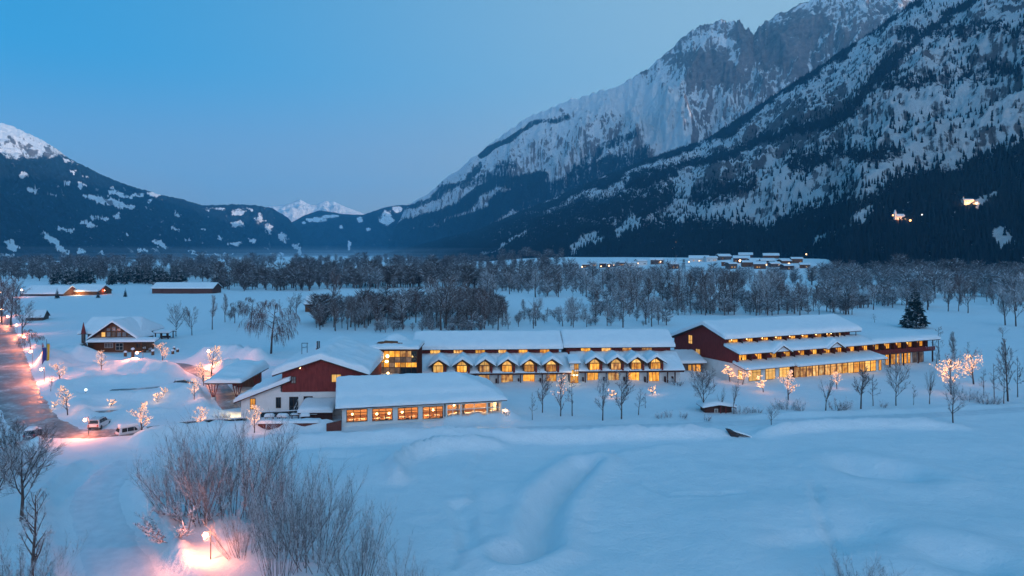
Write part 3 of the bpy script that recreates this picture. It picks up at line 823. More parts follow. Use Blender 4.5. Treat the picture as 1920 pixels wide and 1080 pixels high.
def pane_lit(name, strength, stops, sx=5.0, seed=0.0):
    """glowing window: curtain folds and a brighter spot, different in every pane"""
    n = N(name)
    oi = n.new('ShaderNodeObjectInfo'); tc = n.new('ShaderNodeTexCoord')
    ad = n.new('ShaderNodeVectorMath', operation='MULTIPLY_ADD')
    n.lk(tc.outputs['Object'], ad.inputs[0]); ad.inputs[1].default_value = (sx, sx, 0.35)
    cmb = n.new('ShaderNodeCombineXYZ'); k = n.math('MULTIPLY', oi.outputs['Random'], 57.0)
    n.lk(k, cmb.inputs[0]); n.lk(k, cmb.inputs[2]); n.lk(cmb.outputs[0], ad.inputs[2])
    t = n.new('ShaderNodeTexNoise'); t.inputs['Scale'].default_value = 1.0; t.inputs['Detail'].default_value = 3
    n.lk(ad.outputs[0], t.inputs['Vector'])
    ad2 = n.new('ShaderNodeVectorMath', operation='ADD'); n.lk(tc.outputs['Object'], ad2.inputs[0]); n.lk(cmb.outputs[0], ad2.inputs[1])
    t2 = n.new('ShaderNodeTexNoise'); t2.inputs['Scale'].default_value = 0.9; t2.inputs['Detail'].default_value = 2
    n.lk(ad2.outputs[0], t2.inputs['Vector'])
    f = n.math('ADD', n.math('MULTIPLY', t.outputs[0], 0.6), n.math('MULTIPLY', t2.outputs[0], 0.55))
    f = n.math('SUBTRACT', f, 0.07)
    c = n.ramp(f, stops)
    n.col((0.02, 0.02, 0.02)); n.rough(0.15)
    n.lk(c.outputs[0], n.b.inputs['Emission Color'])
    k2_ = n.math('FRACT', n.math('MULTIPLY', oi.outputs['Random'], 17.31))
    st_n = n.new('ShaderNodeMapRange'); st_n.inputs['To Min'].default_value = 0.5 * strength; st_n.inputs['To Max'].default_value = 1.35 * strength
    n.lk(k2_, st_n.inputs['Value']); n.lk(st_n.outputs[0], n.b.inputs['Emission Strength'])
    return n.m

GOLD = [(0.30, (0.22, 0.060, 0.005)), (0.42, (0.55, 0.17, 0.012)), (0.52, (0.92, 0.36, 0.030)), (0.62, (1.0, 0.52, 0.075)), (0.74, (1.0, 0.78, 0.30))]
HALL = [(0.30, (0.10, 0.04, 0.015)), (0.42, (0.35, 0.13, 0.03)), (0.52, (0.75, 0.34, 0.08)), (0.62, (1.0, 0.58, 0.18)), (0.74, (1.0, 0.86, 0.5))]
CURT = [(0.30, (0.55, 0.22, 0.04)), (0.45, (0.90, 0.42, 0.08)), (0.60, (1.0, 0.58, 0.16)), (0.74, (1.0, 0.78, 0.35))]
DIM = [(0.30, (0.035, 0.025, 0.02)), (0.50, (0.10, 0.065, 0.05)), (0.62, (0.20, 0.12, 0.07)), (0.74, (0.45, 0.25, 0.08))]
M['pane_gold'] = pane_lit('pane_gold_light', 1.05, GOLD, 5)
M['pane_curtain'] = pane_lit('pane_curtain_light', 1.0, CURT, 7)
M['pane_hall'] = pane_lit('pane_hall_light', 0.95, HALL, 1.6)
M['pane_dim'] = pane_lit('pane_dim_light', 1.0, DIM, 1.2)
M['pane_dark'] = plain('pane_dark_glass', (0.02, 0.025, 0.03), 0.08, 0.3, 1.0, 0, 0.5)
M['pane_grey'] = plain('pane_grey_glass', (0.20, 0.19, 0.19), 0.12, 0.3, 0.8, 0, 0.5)

def glass_mat():
    n = N('clear_glass'); n.n.remove(n.b)
    tr = n.new('ShaderNodeBsdfTransparent'); gl = n.new('ShaderNodeBsdfGlossy'); gl.inputs['Roughness'].default_value = 0.03
    fr = n.new('ShaderNodeFresnel'); fr.inputs[0].default_value = 1.45
    mx_ = n.new('ShaderNodeMixShader')
    n.lk(fr.outputs[0], mx_.inputs[0]); n.lk(tr.outputs[0], mx_.inputs[1]); n.lk(gl.outputs[0], mx_.inputs[2]); n.lk(mx_.outputs[0], n.out.inputs[0])
    return n.m
M['glass'] = glass_mat()
M['white_wall'] = plain('white_render', (0.72, 0.70, 0.68), 0.85, 0.07, 0.6, 0.1)
M['red_wood'] = plain('red_stained_boards', (0.20, 0.030, 0.026), 0.7, 0.25, 3.0, 0.25, 0.25, sc3=(1, 1, 0.25))
M['red_wood_h'] = plain('red_stained_siding', (0.20, 0.034, 0.026), 0.7, 0.25, 3.0, 0.25, 0.25, sc3=(0.2, 0.2, 2.0))
M['barn_wood'] = plain('old_barn_boards', (0.12, 0.055, 0.045), 0.85, 0.3, 2.0, 0.3, 0.15, sc3=(2, 2, 0.3))
M['dark_wood'] = plain('dark_stained_wood', (0.075, 0.026, 0.020), 0.65, 0.3, 3.0, 0.2, 0.3)
M['brown_wood'] = plain('brown_log_wood', (0.16, 0.065, 0.030), 0.75, 0.25, 2.5, 0.3, 0.2, sc3=(0.3, 0.3, 3))
M['grey_wood'] = plain('weathered_planks', (0.12, 0.085, 0.075), 0.85, 0.3, 2.0, 0.3, 0.15, sc3=(2, 2, 0.3))
M['frame_dark'] = plain('dark_window_frame', (0.06, 0.03, 0.018), 0.5, 0.2, 4, 0)
M['frame_white'] = plain('white_window_frame', (0.70, 0.66, 0.60), 0.5, 0.08, 4, 0)
M['metal_dark'] = plain('dark_metal', (0.035, 0.035, 0.04), 0.45, 0.2, 4, 0, 0.5)
M['red_brick'] = plain('red_plinth', (0.16, 0.05, 0.04), 0.85, 0.2, 3, 0.25, 0.2)
M['room_wall'] = plain('warm_room_wall', (0.55, 0.36, 0.20), 0.8, 0.15, 0.7, 0)
M['room_floor'] = plain('room_floor', (0.22, 0.12, 0.06), 0.6, 0.2, 1, 0)
M['lamp_globe'] = emit_mat('lamp_globe_glow', (1.0, 0.62, 0.25), 9.0, False)
M['wall_lamp'] = emit_mat('wall_lamp_glow', (1.0, 0.66, 0.28), 8.0, False)

_wcache = {}
def window(parent, x0, x1, z0, z1, y=0.0, nx=2, nz=1, pane='pane_gold', frame='frame_dark', fw=0.08, side=None, label=None, top=None, name='window'):
    """framed window standing 6 cm proud of the wall; side = 'x' turns it onto a wall that faces -x"""
    w, h = round(x1 - x0, 2), round(z1 - z0, 2)
    key = (w, h, nx, nz, frame, fw, top)
    if key not in _wcache:
        mb = MB(); a, b = w / 2, h / 2
        mb.box(-a, a, -0.08, 0.05, -b, -b + fw); mb.box(-a, a, -0.08, 0.05, b - fw, b)
        mb.box(-a, -a + fw, -0.08, 0.05, -b + fw, b - fw); mb.box(a - fw, a, -0.08, 0.05, -b + fw, b - fw)
        for k in range(1, nx):
            xx = -a + w * k / nx; mb.box(xx - fw * .4, xx + fw * .4, -0.07, 0.04, -b + fw, b - fw)
        for k in range(1, nz):
            zz = -b + h * k / nz
            if top: zz = b - h * top
            mb.box(-a + fw, a - fw, -0.065, 0.035, zz - fw * .4, zz + fw * .4)
        mb2 = MB().box(-a + fw * .5, a - fw * .5, -0.03, 0.0, -b + fw * .5, b - fw * .5)
        _wcache[key] = (mb, mb2, {})
    mb, mb2, md = _wcache[key]
    c = ((x0 + x1) / 2, y, (z0 + z1) / 2)
    if 'f' not in md:
        f = mb.build(name, M[frame], parent); md['f'] = f.data
    else:
        f = bpy.data.objects.new(name, md['f']); COL.objects.link(f); f.parent = parent
    f.location = c
    if side == 'x':
        f.location = (y, c[0], c[2]); f.rotation_euler = (0, 0, -math.pi / 2)
    if ('p', pane) not in md:
        p = mb2.build('pane', M[pane], f); md[('p', pane)] = p.data
    else:
        p = bpy.data.objects.new('pane', md[('p', pane)]); COL.objects.link(p); p.parent = f
    if label: f['label'] = label
    return f

def wall_with_holes(parent, x0, x1, z0, z1, holes, y0, depth, m, name='wall'):
    xs = sorted({x0, x1, *[h[0] for h in holes], *[h[1] for h in holes]})
    zs = sorted({z0, z1, *[h[2] for h in holes], *[h[3] for h in holes]})
    mb = MB()
    for i in range(len(xs) - 1):
        for j in range(len(zs) - 1):
            cx, cz = (xs[i] + xs[i + 1]) / 2, (zs[j] + zs[j + 1]) / 2
            if any(h[0] < cx < h[1] and h[2] < cz < h[3] for h in holes): continue
            for yy in (y0, y0 + depth):
                mb.add([(xs[i], yy, zs[j]), (xs[i + 1], yy, zs[j]), (xs[i + 1], yy, zs[j + 1]), (xs[i], yy, zs[j + 1])], [(0, 1, 2, 3)])
    for a, b, c, e in list(holes) + [(x0, x1, z0, z1)]:
        P = [(a, c), (b, c), (b, e), (a, e)]
        for (p, q) in zip(P, P[1:] + P[:1]):
            mb.add([(p[0], y0, p[1]), (q[0], y0, q[1]), (q[0], y0 + depth, q[1]), (p[0], y0 + depth, p[1])], [(0, 1, 2, 3)])
    return mb.build(name, m, parent)

def point_light(name, loc, power, color=(1, 0.62, 0.3), r=0.12, parent=None):
    l = bpy.data.lights.new(name, 'POINT'); l.energy = power; l.color = color; l.shadow_soft_size = r
    o_ = bpy.data.objects.new(name, l); COL.objects.link(o_); o_.location = loc
    if parent is not None: o_.parent = parent
    return o_

# ================================================================ restaurant pavilion
FR = Frame(-27.9, 112.1, 13.5)
rest = thing('restaurant_pavilion', 'low white restaurant pavilion with four lit windows and glazed bay under snowy roof', 'building', (FR.X0, FR.Y0, 0), FR.a)
Lr, Dr, EH = FR.x(938), 14.0, 3.75
wins = [(649.5, 689), (697.8, 736.3), (745.8, 784), (792.5, 830.7)]
holes = []
for a, b in wins:
    x0_, x1_ = FR.x(a), FR.x(b)
    zb = FR.z(784.5 + (a - 811) * -0.042, x0_); holes.append((x0_, x1_, zb, zb + 2.02))
xb = FR.x(836)
wall_with_holes(rest, 0, xb, -0.5, 3.55, holes, 0.0, 0.3, M['white_wall'])
box('wall', M['white_wall'], rest, -0.001, 0.3, 0.301, Dr, -0.5, 3.55)
box('wall', M['white_wall'], rest, Lr - 0.3, Lr, 0.302, Dr, -0.5, 3.55)
box('floor', M['room_floor'], rest, 0.31, Lr - 0.31, 0.31, 8.0, 0.2, 0.45)
box('inner_wall', M['room_wall'], rest, 0.31, Lr - 0.31, 8.0, 8.2, 0.46, 3.5)
box('ceiling', M['room_wall'], rest, 0.31, Lr - 0.31, 0.31, 8.19, 3.51, 3.56)
for (x0_, x1_, zb, zt) in holes:
    mb = MB(); fw = 0.10
    mb.box(x0_ - .02, x1_ + .02, -0.05, 0.12, zb - fw * .5, zb + fw * .5); mb.box(x0_, x1_, -0.03, 0.12, zt - fw, zt)
    mb.box(x0_, x0_ + fw, -0.03, 0.12, zb + fw * .5, zt - fw); mb.box(x1_ - fw, x1_, -0.03, 0.12, zb + fw * .5, zt - fw)
    zz = zb + (zt - zb) * 0.72
    mb.box(x0_ + fw, x1_ - fw, -0.02, 0.10, zz - .04, zz + .04)
    for k in (1, 2):
        xx = x0_ + (x1_ - x0_) * k / 3
        mb.box(xx - .05, xx + .05, -0.025, 0.11, zb + fw * .5, zt - fw)
    f = mb.build('window', M['frame_dark'], rest)
    MB().box(x0_ + .05, x1_ - .05, 0.04, 0.05, zb + .05, zt - .05).build('pane', M['glass'], f)
    MB().box(x0_ - .08, x1_ + .08, -0.12, -0.055, zb - .12, zb - .06).build('sill', M['frame_white'], f)
# glazed bay
bay = MB(); xe = Lr
seg = [xb + 0.02, FR.x(863), FR.x(912), xe]
z0b, z1b = 0.55, 3.5
for xx in seg: bay.box(xx - .14, xx + .14, -0.75, -0.55, z0b, z1b)
bay.box(xb, xe, -0.74, -0.56, z0b, z0b + .18); bay.box(xb, xe, -0.74, -0.56, z1b - .16, z1b); bay.box(xb, xe, -0.73, -0.57, 2.45, 2.58)
for xx in (xb + 1.1, (seg[1] + seg[2]) / 2, seg[2] + 0.95): bay.box(xx - .05, xx + .05, -0.73, -0.57, z0b, z1b)
bo = bay.build('glazed_bay', M['frame_white'], rest)
for a, b in zip(seg[:-1], seg[1:]): MB().box(a + .14, b - .14, -0.66, -0.65, z0b + .18, z1b - .16).build('pane', M['glass'], bo)
MB().box(xb - .1, xe + .1, -0.8, -0.02, -0.5, z0b).build('plinth', M['white_wall'], bo)
MB().box(xb, xb + .12, -0.74, 0.0, z0b, z1b).build('side_wall', M['white_wall'], bo)
MB().box(xe - .12, xe, -0.54, 0.0, z0b, z1b).build('side_wall', M['white_wall'], bo)
# curtains in the bay
for xx in (seg[1] - .5, seg[1] + .5, seg[2] + 0.4, xe - .6):
    fold = [(xx - .2 + .05 * k, -0.30 + (.05 if k % 2 else -.05)) for k in range(9)]
    MB().prism(fold + [(a, b + .03) for a, b in fold[::-1]], 'z', z0b, z1b - .1).build('curtain', M['room_wall'], rest)
RH = 6.75
slope = (RH - EH) / 8.0
def rest_roof(x, y):
    z = np.minimum(EH + slope * (y + 1.0), EH + slope * (15.0 - y))
    return np.minimum(z, EH + slope * 1.05 * (Lr + 1.0 - x))
gx = list(np.linspace(-1.0, Lr + 1.0, 40)); gy = list(np.linspace(-1.0, 15.0, 25))
roof_sheet(rest, -1.0, Lr + 1.0, -1.0, 15.0, rest_roof, 0.16, M['dark_wood'], gx, gy)
def scarp(x, y):   # a wind-cut step in the snow half way down the slope
    w_ = 2.6 + 0.5 * pnoise(x / 4.0, x * 0 + 2.2) + 0.2 * pnoise(x / 1.3, x * 0 + 7)
    return 0.30 * sstep(w_ - 0.25, w_ + 0.25, y + 1) * (y < 7) + 0.30 * (y >= 7) + 0.08 * np.clip(pnoise(x * 1.1, y * 0.35), -1, 1) * sstep(2.5, 0.5, y)
snow_slab(rest, -1.05, Lr + 1.05, -1.05, 15.05, rest_roof, 0.55, 0.8, 0.45, rough=0.12, seed=1, lip=0.55, extra=scarp)
for xx in (xb - .2, xe + .15): MB().tube((xx, -0.15, -0.3), (xx, -0.15, 3.5), .07, .07, 6).build('downpipe', M['metal_dark'], rest)
# tables and chairs inside
ORD = ('first', 'second', 'third', 'fourth')
for (x0_, x1_, zb, zt), n_ in zip(holes, range(4)):
    for k, sd in ((0.28, 'left'), (0.74, 'right')):
        xx = x0_ + (x1_ - x0_) * k
        t_ = thing('dining_table', '%s dining table inside the restaurant behind the %s lit window' % (sd, ORD[n_]), 'table', (*FR.w(xx, 1.7), 0.45), FR.a, 'tables inside the restaurant')
        MB().box(-.55, .55, -.45, .45, .72, .77).build('table_top', M['white_wall'], t_)
        MB().tube((0, 0, 0), (0, 0, .72), .06, .06, 6).build('leg', M['dark_wood'], t_)
        for q, s2 in ((-0.85, 'left'), (0.85, 'right')):
            c_ = thing('dining_chair', 'dark chair at the %s end of the %s table behind the %s restaurant window' % (s2, sd, ORD[n_]), 'chair', (*FR.w(xx + q, 1.7), 0.45), FR.a, 'chairs inside the restaurant')
            MB().box(-.22, .22, -.22, .22, .42, .47).build('seat', M['dark_wood'], c_)
            s_ = 0.2 if q > 0 else -0.2
            MB().box(s_ - .02, s_ + .02, -.22, .22, .475, .95).build('backrest', M['dark_wood'], c_)
            for a_ in (-.19, .19):
                for b_ in (-.19, .19): MB().tube((a_, b_, 0), (a_, b_, .42), .02, .02, 4).build('leg', M['dark_wood'], c_)
pend = [(661, 776.5, 1.6), (706.5, 776, 1.6), (729.5, 775, 1.8), (754, 772.5, 1.6), (812, 768.5, 1.6), (851, 759.5, 1.2)]
for k, (pu, pv_, py) in enumerate(pend):
    xx = FR.x(pu, py); zz = FR.z(pv_, xx, py)
    lab = ['alone in the leftmost lit window', 'left of the pair in the second lit window', 'right of the pair in the second lit window', 'in the third lit window', 'in the fourth lit window', 'behind the glazed bay'][k]
    pl_ = thing('pendant_lamp', 'glowing globe pendant lamp ' + lab + ' of the restaurant', 'pendant lamp', (*FR.w(xx, py), zz), FR.a, 'globe lamps hanging in the restaurant')
    MB().ball((0, 0, 0), .20, 10, 8).build('globe', M['lamp_globe'], pl_, True)
    MB().tube((0, 0, .2), (0, 0, max(.3, 3.5 - zz)), .015, .015, 4).build('cord', M['metal_dark'], pl_)
for xx in (3.0, 8.5, 14.0): point_light('room_light', (*FR.w(xx, 3.6), 2.9), 700, (1.0, 0.48, 0.14), 0.3)
for xx in (20.0, 24.5): point_light('room_light', (*FR.w(xx, 2.8), 2.9), 850, (1.0, 0.55, 0.2), 0.3)
lw = thing('wall_lantern', 'bright lantern on the right end wall of the restaurant throwing warm light on the snow', 'wall lamp', (*FR.w(Lr + .25, 0.6), 2.1), FR.a)
MB().ball((0, 0, 0), .14, 8, 6).build('globe', M['wall_lamp'], lw, True)
MB().box(-.25, -.14, -.05, .05, -.08, .08).build('bracket', M['metal_dark'], lw)
point_light('lantern_light', (*FR.w(Lr + .9, 0.2), 2.0), 240, (1, 0.5, 0.22), 0.2)

# ================================================================ red gabled house
FD = Frame(-48.1, 121.0, 3.0)
house = thing('gabled_house', 'dark red timber gable over white ground floor with a snowy lean-to roof beside the restaurant', 'building', (FD.X0, FD.Y0, 0), FD.a)
xc, gl_, gr_ = FD.x(604), FD.x(535), FD.x(692)
zap, sl = 10.25, 0.33
hw = 7.6
MB().prism([(xc - hw + .6, 4.35), (xc + hw + .4, 4.35), (xc + hw + .4, zap - sl * (hw + .4) - .15), (xc, zap - .15), (xc - hw + .6, zap - sl * (hw - .6) - .15)], 'y', -0.12, 21, 0).build('upper_wall', M['red_wood'], house)
x_l = FD.x(452)
MB().prism([(x_l, -0.6), (xc + hw + 4, -0.6), (xc + hw + 4, 4.349), (xc - hw + .3, 4.349), (xc - hw + .3, 6.1), (x_l, 2.95)], 'y', 0.0, 20.5).build('lower_wall', M['white_wall'], house)
def gab(x, y): return zap - sl * np.abs(x - xc)
roof_sheet(house, xc - hw - .9, xc + hw + .9, -1.0, 21.5, gab, 0.22, M['dark_wood'], (xc,))
def hump(x, y): return 0.5 * fbm(x / 5, y / 5, 2, seed=4) + 0.35 * sstep(2, 9, y)
snow_slab(house, xc - hw - .95, xc + hw + .95, -1.05, 21.5, gab, 1.2, 0.9, 0.5, rough=0.16, seed=3, lip=.65, extra=hump)
xe_, ze_ = FD.x(441), 2.72
xt_, zt_ = FD.x(541), 6.25
def lean(x, y): return ze_ + (zt_ - ze_) * (x - xe_) / (xt_ - xe_)
roof_sheet(house, xe_, xt_ + .5, -0.8, 21.0, lean, 0.2, M['dark_wood'], name='lean_to_roof')
snow_slab(house, xe_ - .05, xt_ + .45, -0.8, 21.0, lean, 0.8, 0.9, 0.55, edges=(1, 0, 1, 1), rough=0.16, seed=8, lip=.65, extra=lambda x, y: 0.5 * fbm(x / 4, y / 4, 2, seed=14))
def dw(u0, u1, v0, v1, **k):
    a, b = FD.x(u0, -.13), FD.x(u1, -.13); yy = k.pop('y', 0.0)
    return window(house, a, b, FD.z(v1, a, yy), FD.z(v0, a, yy), yy, **k)
dw(546, 555, 706, 719, y=-.12, pane='pane_grey', frame='frame_dark', nx=2, nz=2, label='small unlit window in the red gable')
dw(621.5, 640, 701.5, 717, y=-.12, nx=2, pane='pane_curtain', label='brightly lit window in the red gable')
dw(468.5, 479, 747, 767.5, nx=2, pane='pane_gold', label='tall narrow lit window at the left end of the white wall')
dw(517, 526.5, 745, 765, nx=2, pane='pane_dark', label='narrow dark window in the white wall')
dw(569, 586, 743, 754.5, nx=2, pane='pane_dark', label='wide dark window under the red gable')
dw(542, 559, 744, 774, nx=2, nz=2, top=.6, pane='pane_dark', name='door', label='dark double door opening onto the terrace')
# snowed-in porch roof
px0, px1 = FD.x(561, -4), FD.x(622, -5)
roof_sheet(house, px0, px1, -5.0, -0.14, lambda x, y: 1.75 + 0.16 * (y + 5), 0.2, M['dark_wood'], name='porch_roof')
snow_slab(house, px0 - .1, px1 + .1, -5.1, -0.14, lambda x, y: 1.75 + 0.16 * (y + 5), 0.8, 0.9, 0.45, edges=(1, 1, 1, 0), rough=0.12, seed=5)
box('porch_wall', M['dark_wood'], house, px0 + .4, px1 - .1, -4.0, -3.8, 0, 1.7)
for a in (595, 598.4):
    x_ = FD.x(a, 6); MB().tube((x_, 6, 11.26), (x_, 6, 12.6), .13, .13, 8).build('flue_pipe', M['metal_dark'], house)
MB().tube((FD.x(596.7, 6), 6, 10.2), (FD.x(596.7, 6), 6, 11.25), .42, .42, 10).build('flue_base', M['metal_dark'], house)
mb = MB(); xa = FD.x(566, 7); xb2 = FD.x(576, 7)
for x_ in (xa, xb2): mb.tube((x_, 7, 9), (x_, 7, 12.1), .06, .06, 5)
mb.tube((xa, 7, 12.1), (xb2 + .2, 7, 12.1), .06, .06, 5); mb.tube((xa, 7, 11.2), (xb2, 7, 11.4), .05, .05, 5)
mb.build('roof_railing', M['metal_dark'], house)
wl_ = thing('wall_lantern', 'small white light high on the left of the red gable', 'wall lamp', (*FD.w(FD.x(563, -.2), -.25), FD.z(690, FD.x(563), 0)), FD.a)
MB().ball((0, 0, 0), .09, 6, 5).build('globe', M['wall_lamp'], wl_, True); MB().box(-.03, .03, .05, .14, -.04, .04).build('bracket', M['metal_dark'], wl_)
wl2 = thing('wall_lantern', 'yellow lantern round the left corner of the white lean-to wall', 'wall lamp', (*FD.w(x_l - .2, 1.2), 1.9), FD.a)
MB().ball((0, 0, 0), .10, 6, 5).build('globe', M['wall_lamp'], wl2, True); MB().box(.05, .2, -.03, .03, -.04, .04).build('bracket', M['metal_dark'], wl2)
point_light('lantern_light', (*FD.w(x_l - 1.0, 0.3), 1.9), 260, (1, 0.66, 0.25), 0.2)

# entrance canopy on splayed red struts
FE = Frame((383 - 960) / F_PX * 135, 135.0, 2.0)
can = thing('entrance_canopy', 'flat snow laden entrance canopy on splayed red timber struts left of the gabled house', 'canopy', (FE.X0, FE.Y0, 0), FE.a)
We = FE.x(452)
cz = FE.z(718.5, 2)
flat = lambda x, y: cz + 0.012 * y + 0 * x
roof_sheet(can, 0, We, 0, 17, flat, 0.22, M['dark_wood'])
snow_slab(can, -.05, We + .05, -.05, 17, flat, 0.85, 1.0, 0.6, rough=0.15, seed=21, extra=lambda x, y: 0.9 * sstep(3, 10, y) + .4 * fbm(x / 4, y / 4, 2))
for px_ in (FE.x(400, .6), FE.x(445, .6)):
    for yy in (0.6, 12.0):
        for dx in (-.75, -.25, .25, .75):
            MB().tube((px_ + dx * .15, yy, 0), (px_ + dx * 1.3, yy, cz - .22), .09, .09, 6).build('strut', M['red_wood'], can)
        MB().box(px_ - .35, px_ + .35, yy - .35, yy + .35, -.5, .45).build('plinth', M['white_wall'], can)
box('back_wall', M['grey_wood'], can, 0.8, We - .3, 13.0, 13.2, -.3, cz - .25)
point_light('canopy_light', (*FE.w(We * .55, 6.0), cz - .5), 130, (1, 0.6, 0.3), 0.2)

# ================================================================ glass lobby
FL = Frame((671 - 960) / F_PX * 140, 140.0, 1.0)
lob = thing('glass_lobby', 'tall lit glass lobby with flat snowy roof between the gabled house and the dormered wing', 'building', (FL.X0, FL.Y0, 0), FL.a)
Wl = FL.x(783); zt = FL.z(654, 0)
xg = FL.x(699)
box('wall', M['white_wall'], lob, 0, xg, 0, 9, 0, zt - .3)
box('wall', M['dark_wood'], lob, xg, Wl, 8, 8.2, 0, zt - .3)
cw = MB(); nx_, zz_ = 8, [1.5, 2.9, 4.3, 5.6, 6.6, 7.7, zt - .45]
xs_ = [xg + (Wl - xg - .15) * k / nx_ for k in range(nx_ + 1)]
for x_ in xs_: cw.box(x_ - .05, x_ + .05, -.06, .06, 1.5, zt - .4)
for z_ in zz_: cw.box(xg, Wl - .1, -.045, .045, z_ - .05, z_ + .05)
cwo = cw.build('curtain_wall', M['frame_dark'], lob)
pm = MB().box(-.5, .5, -.01, .01, -.5, .5).build('pane', M['pane_dim'], cwo)
pmesh = {'pane_dim': pm.data}
for nm in ('pane_hall', 'pane_gold', 'pane_dark', 'pane_grey'):
    d_ = pm.data.copy(); d_.materials[0] = M[nm]; pmesh[nm] = d_
pat = ["ddggghhk", "dggddddk", "ddgdgggg", "dddddkkk", "dghddkkd", "dgggdddd"]
pat = pat[::-1]
first = True
for j in range(6):
    for i in range(nx_):
        q = pm if first else bpy.data.objects.new('pane', pm.data)
        if not first: COL.objects.link(q); q.parent = cwo
        first = False
        q.data = pmesh[{'d': 'pane_dim', 'g': 'pane_gold', 'h': 'pane_hall', 'k': 'pane_dark'}[pat[j][i]]]
        q.location = ((xs_[i] + xs_[i + 1]) / 2, 0.01, (zz_[j] + zz_[j + 1]) / 2)
        q.scale = (xs_[i + 1] - xs_[i] - .08, 1, zz_[j + 1] - zz_[j] - .08)
flatl = lambda x, y: zt - .05 + 0 * x
roof_sheet(lob, -.3, Wl + .3, -.6, 10.0, flatl, 0.3, M['dark_wood'])
snow_slab(lob, -.35, Wl + .35, -.65, 10.0, flatl, 0.75, 0.9, 0.5, rough=0.15, seed=31,
          extra=lambda x, y: 1.9 * np.exp(-((x - Wl * .55) / 2.6) ** 2 - ((y - 5.5) / 3.5) ** 2) + 0.25 * fbm(x / 2, y / 2, 2))
mb = MB(); xs0 = FL.x(708, 2.2)
mb.prism([(xs0, zt + 1.02), (xs0 + 1.4, zt + .85), (xs0 + 2.4, zt + .78), (xs0 + 3.6, zt + .95), (xs0 + 5.3, zt + .88), (xs0 + 5.3, zt + 1.02), (xs0 + 4.4, zt + 1.08), (xs0 + 4.2, zt + 1.3), (xs0 + 3.0, zt + 1.35), (xs0 + 1.6, zt + 1.4), (xs0 + 1.2, zt + 1.22)], 'y', 0.9, 3.2)
mb.build('skylight_edge', M['brown_wood'], lob)
for k, (pu, pv_) in enumerate(((726.5, 668), (725, 678), (727.5, 700))):
    pl_ = thing('pendant_lamp', ['glowing lamp high in the glass lobby', 'bell shaped glowing lamp under the topmost lamp in the glass lobby', 'glowing lamp at the foot of the glass lobby front'][k], 'pendant lamp',
                (*FL.w(FL.x(pu, -.25), -.25), FL.z(pv_, 0, -.25)), FL.a, 'lamps in the glass lobby')
    MB().ball((0, 0, 0), (.34, .36, .24)[k], 10, 8, (1, .7, 1)[k]).build('globe', M['lamp_globe'], pl_, True)
    MB().tube((0, 0, .2), (0, 0, .7), .02, .02, 4).build('cord', M['metal_dark'], pl_)
point_light('lobby_light', (*FL.w(Wl * .9, -1.2), 7.6), 60, (1, 0.6, 0.2), 0.2)

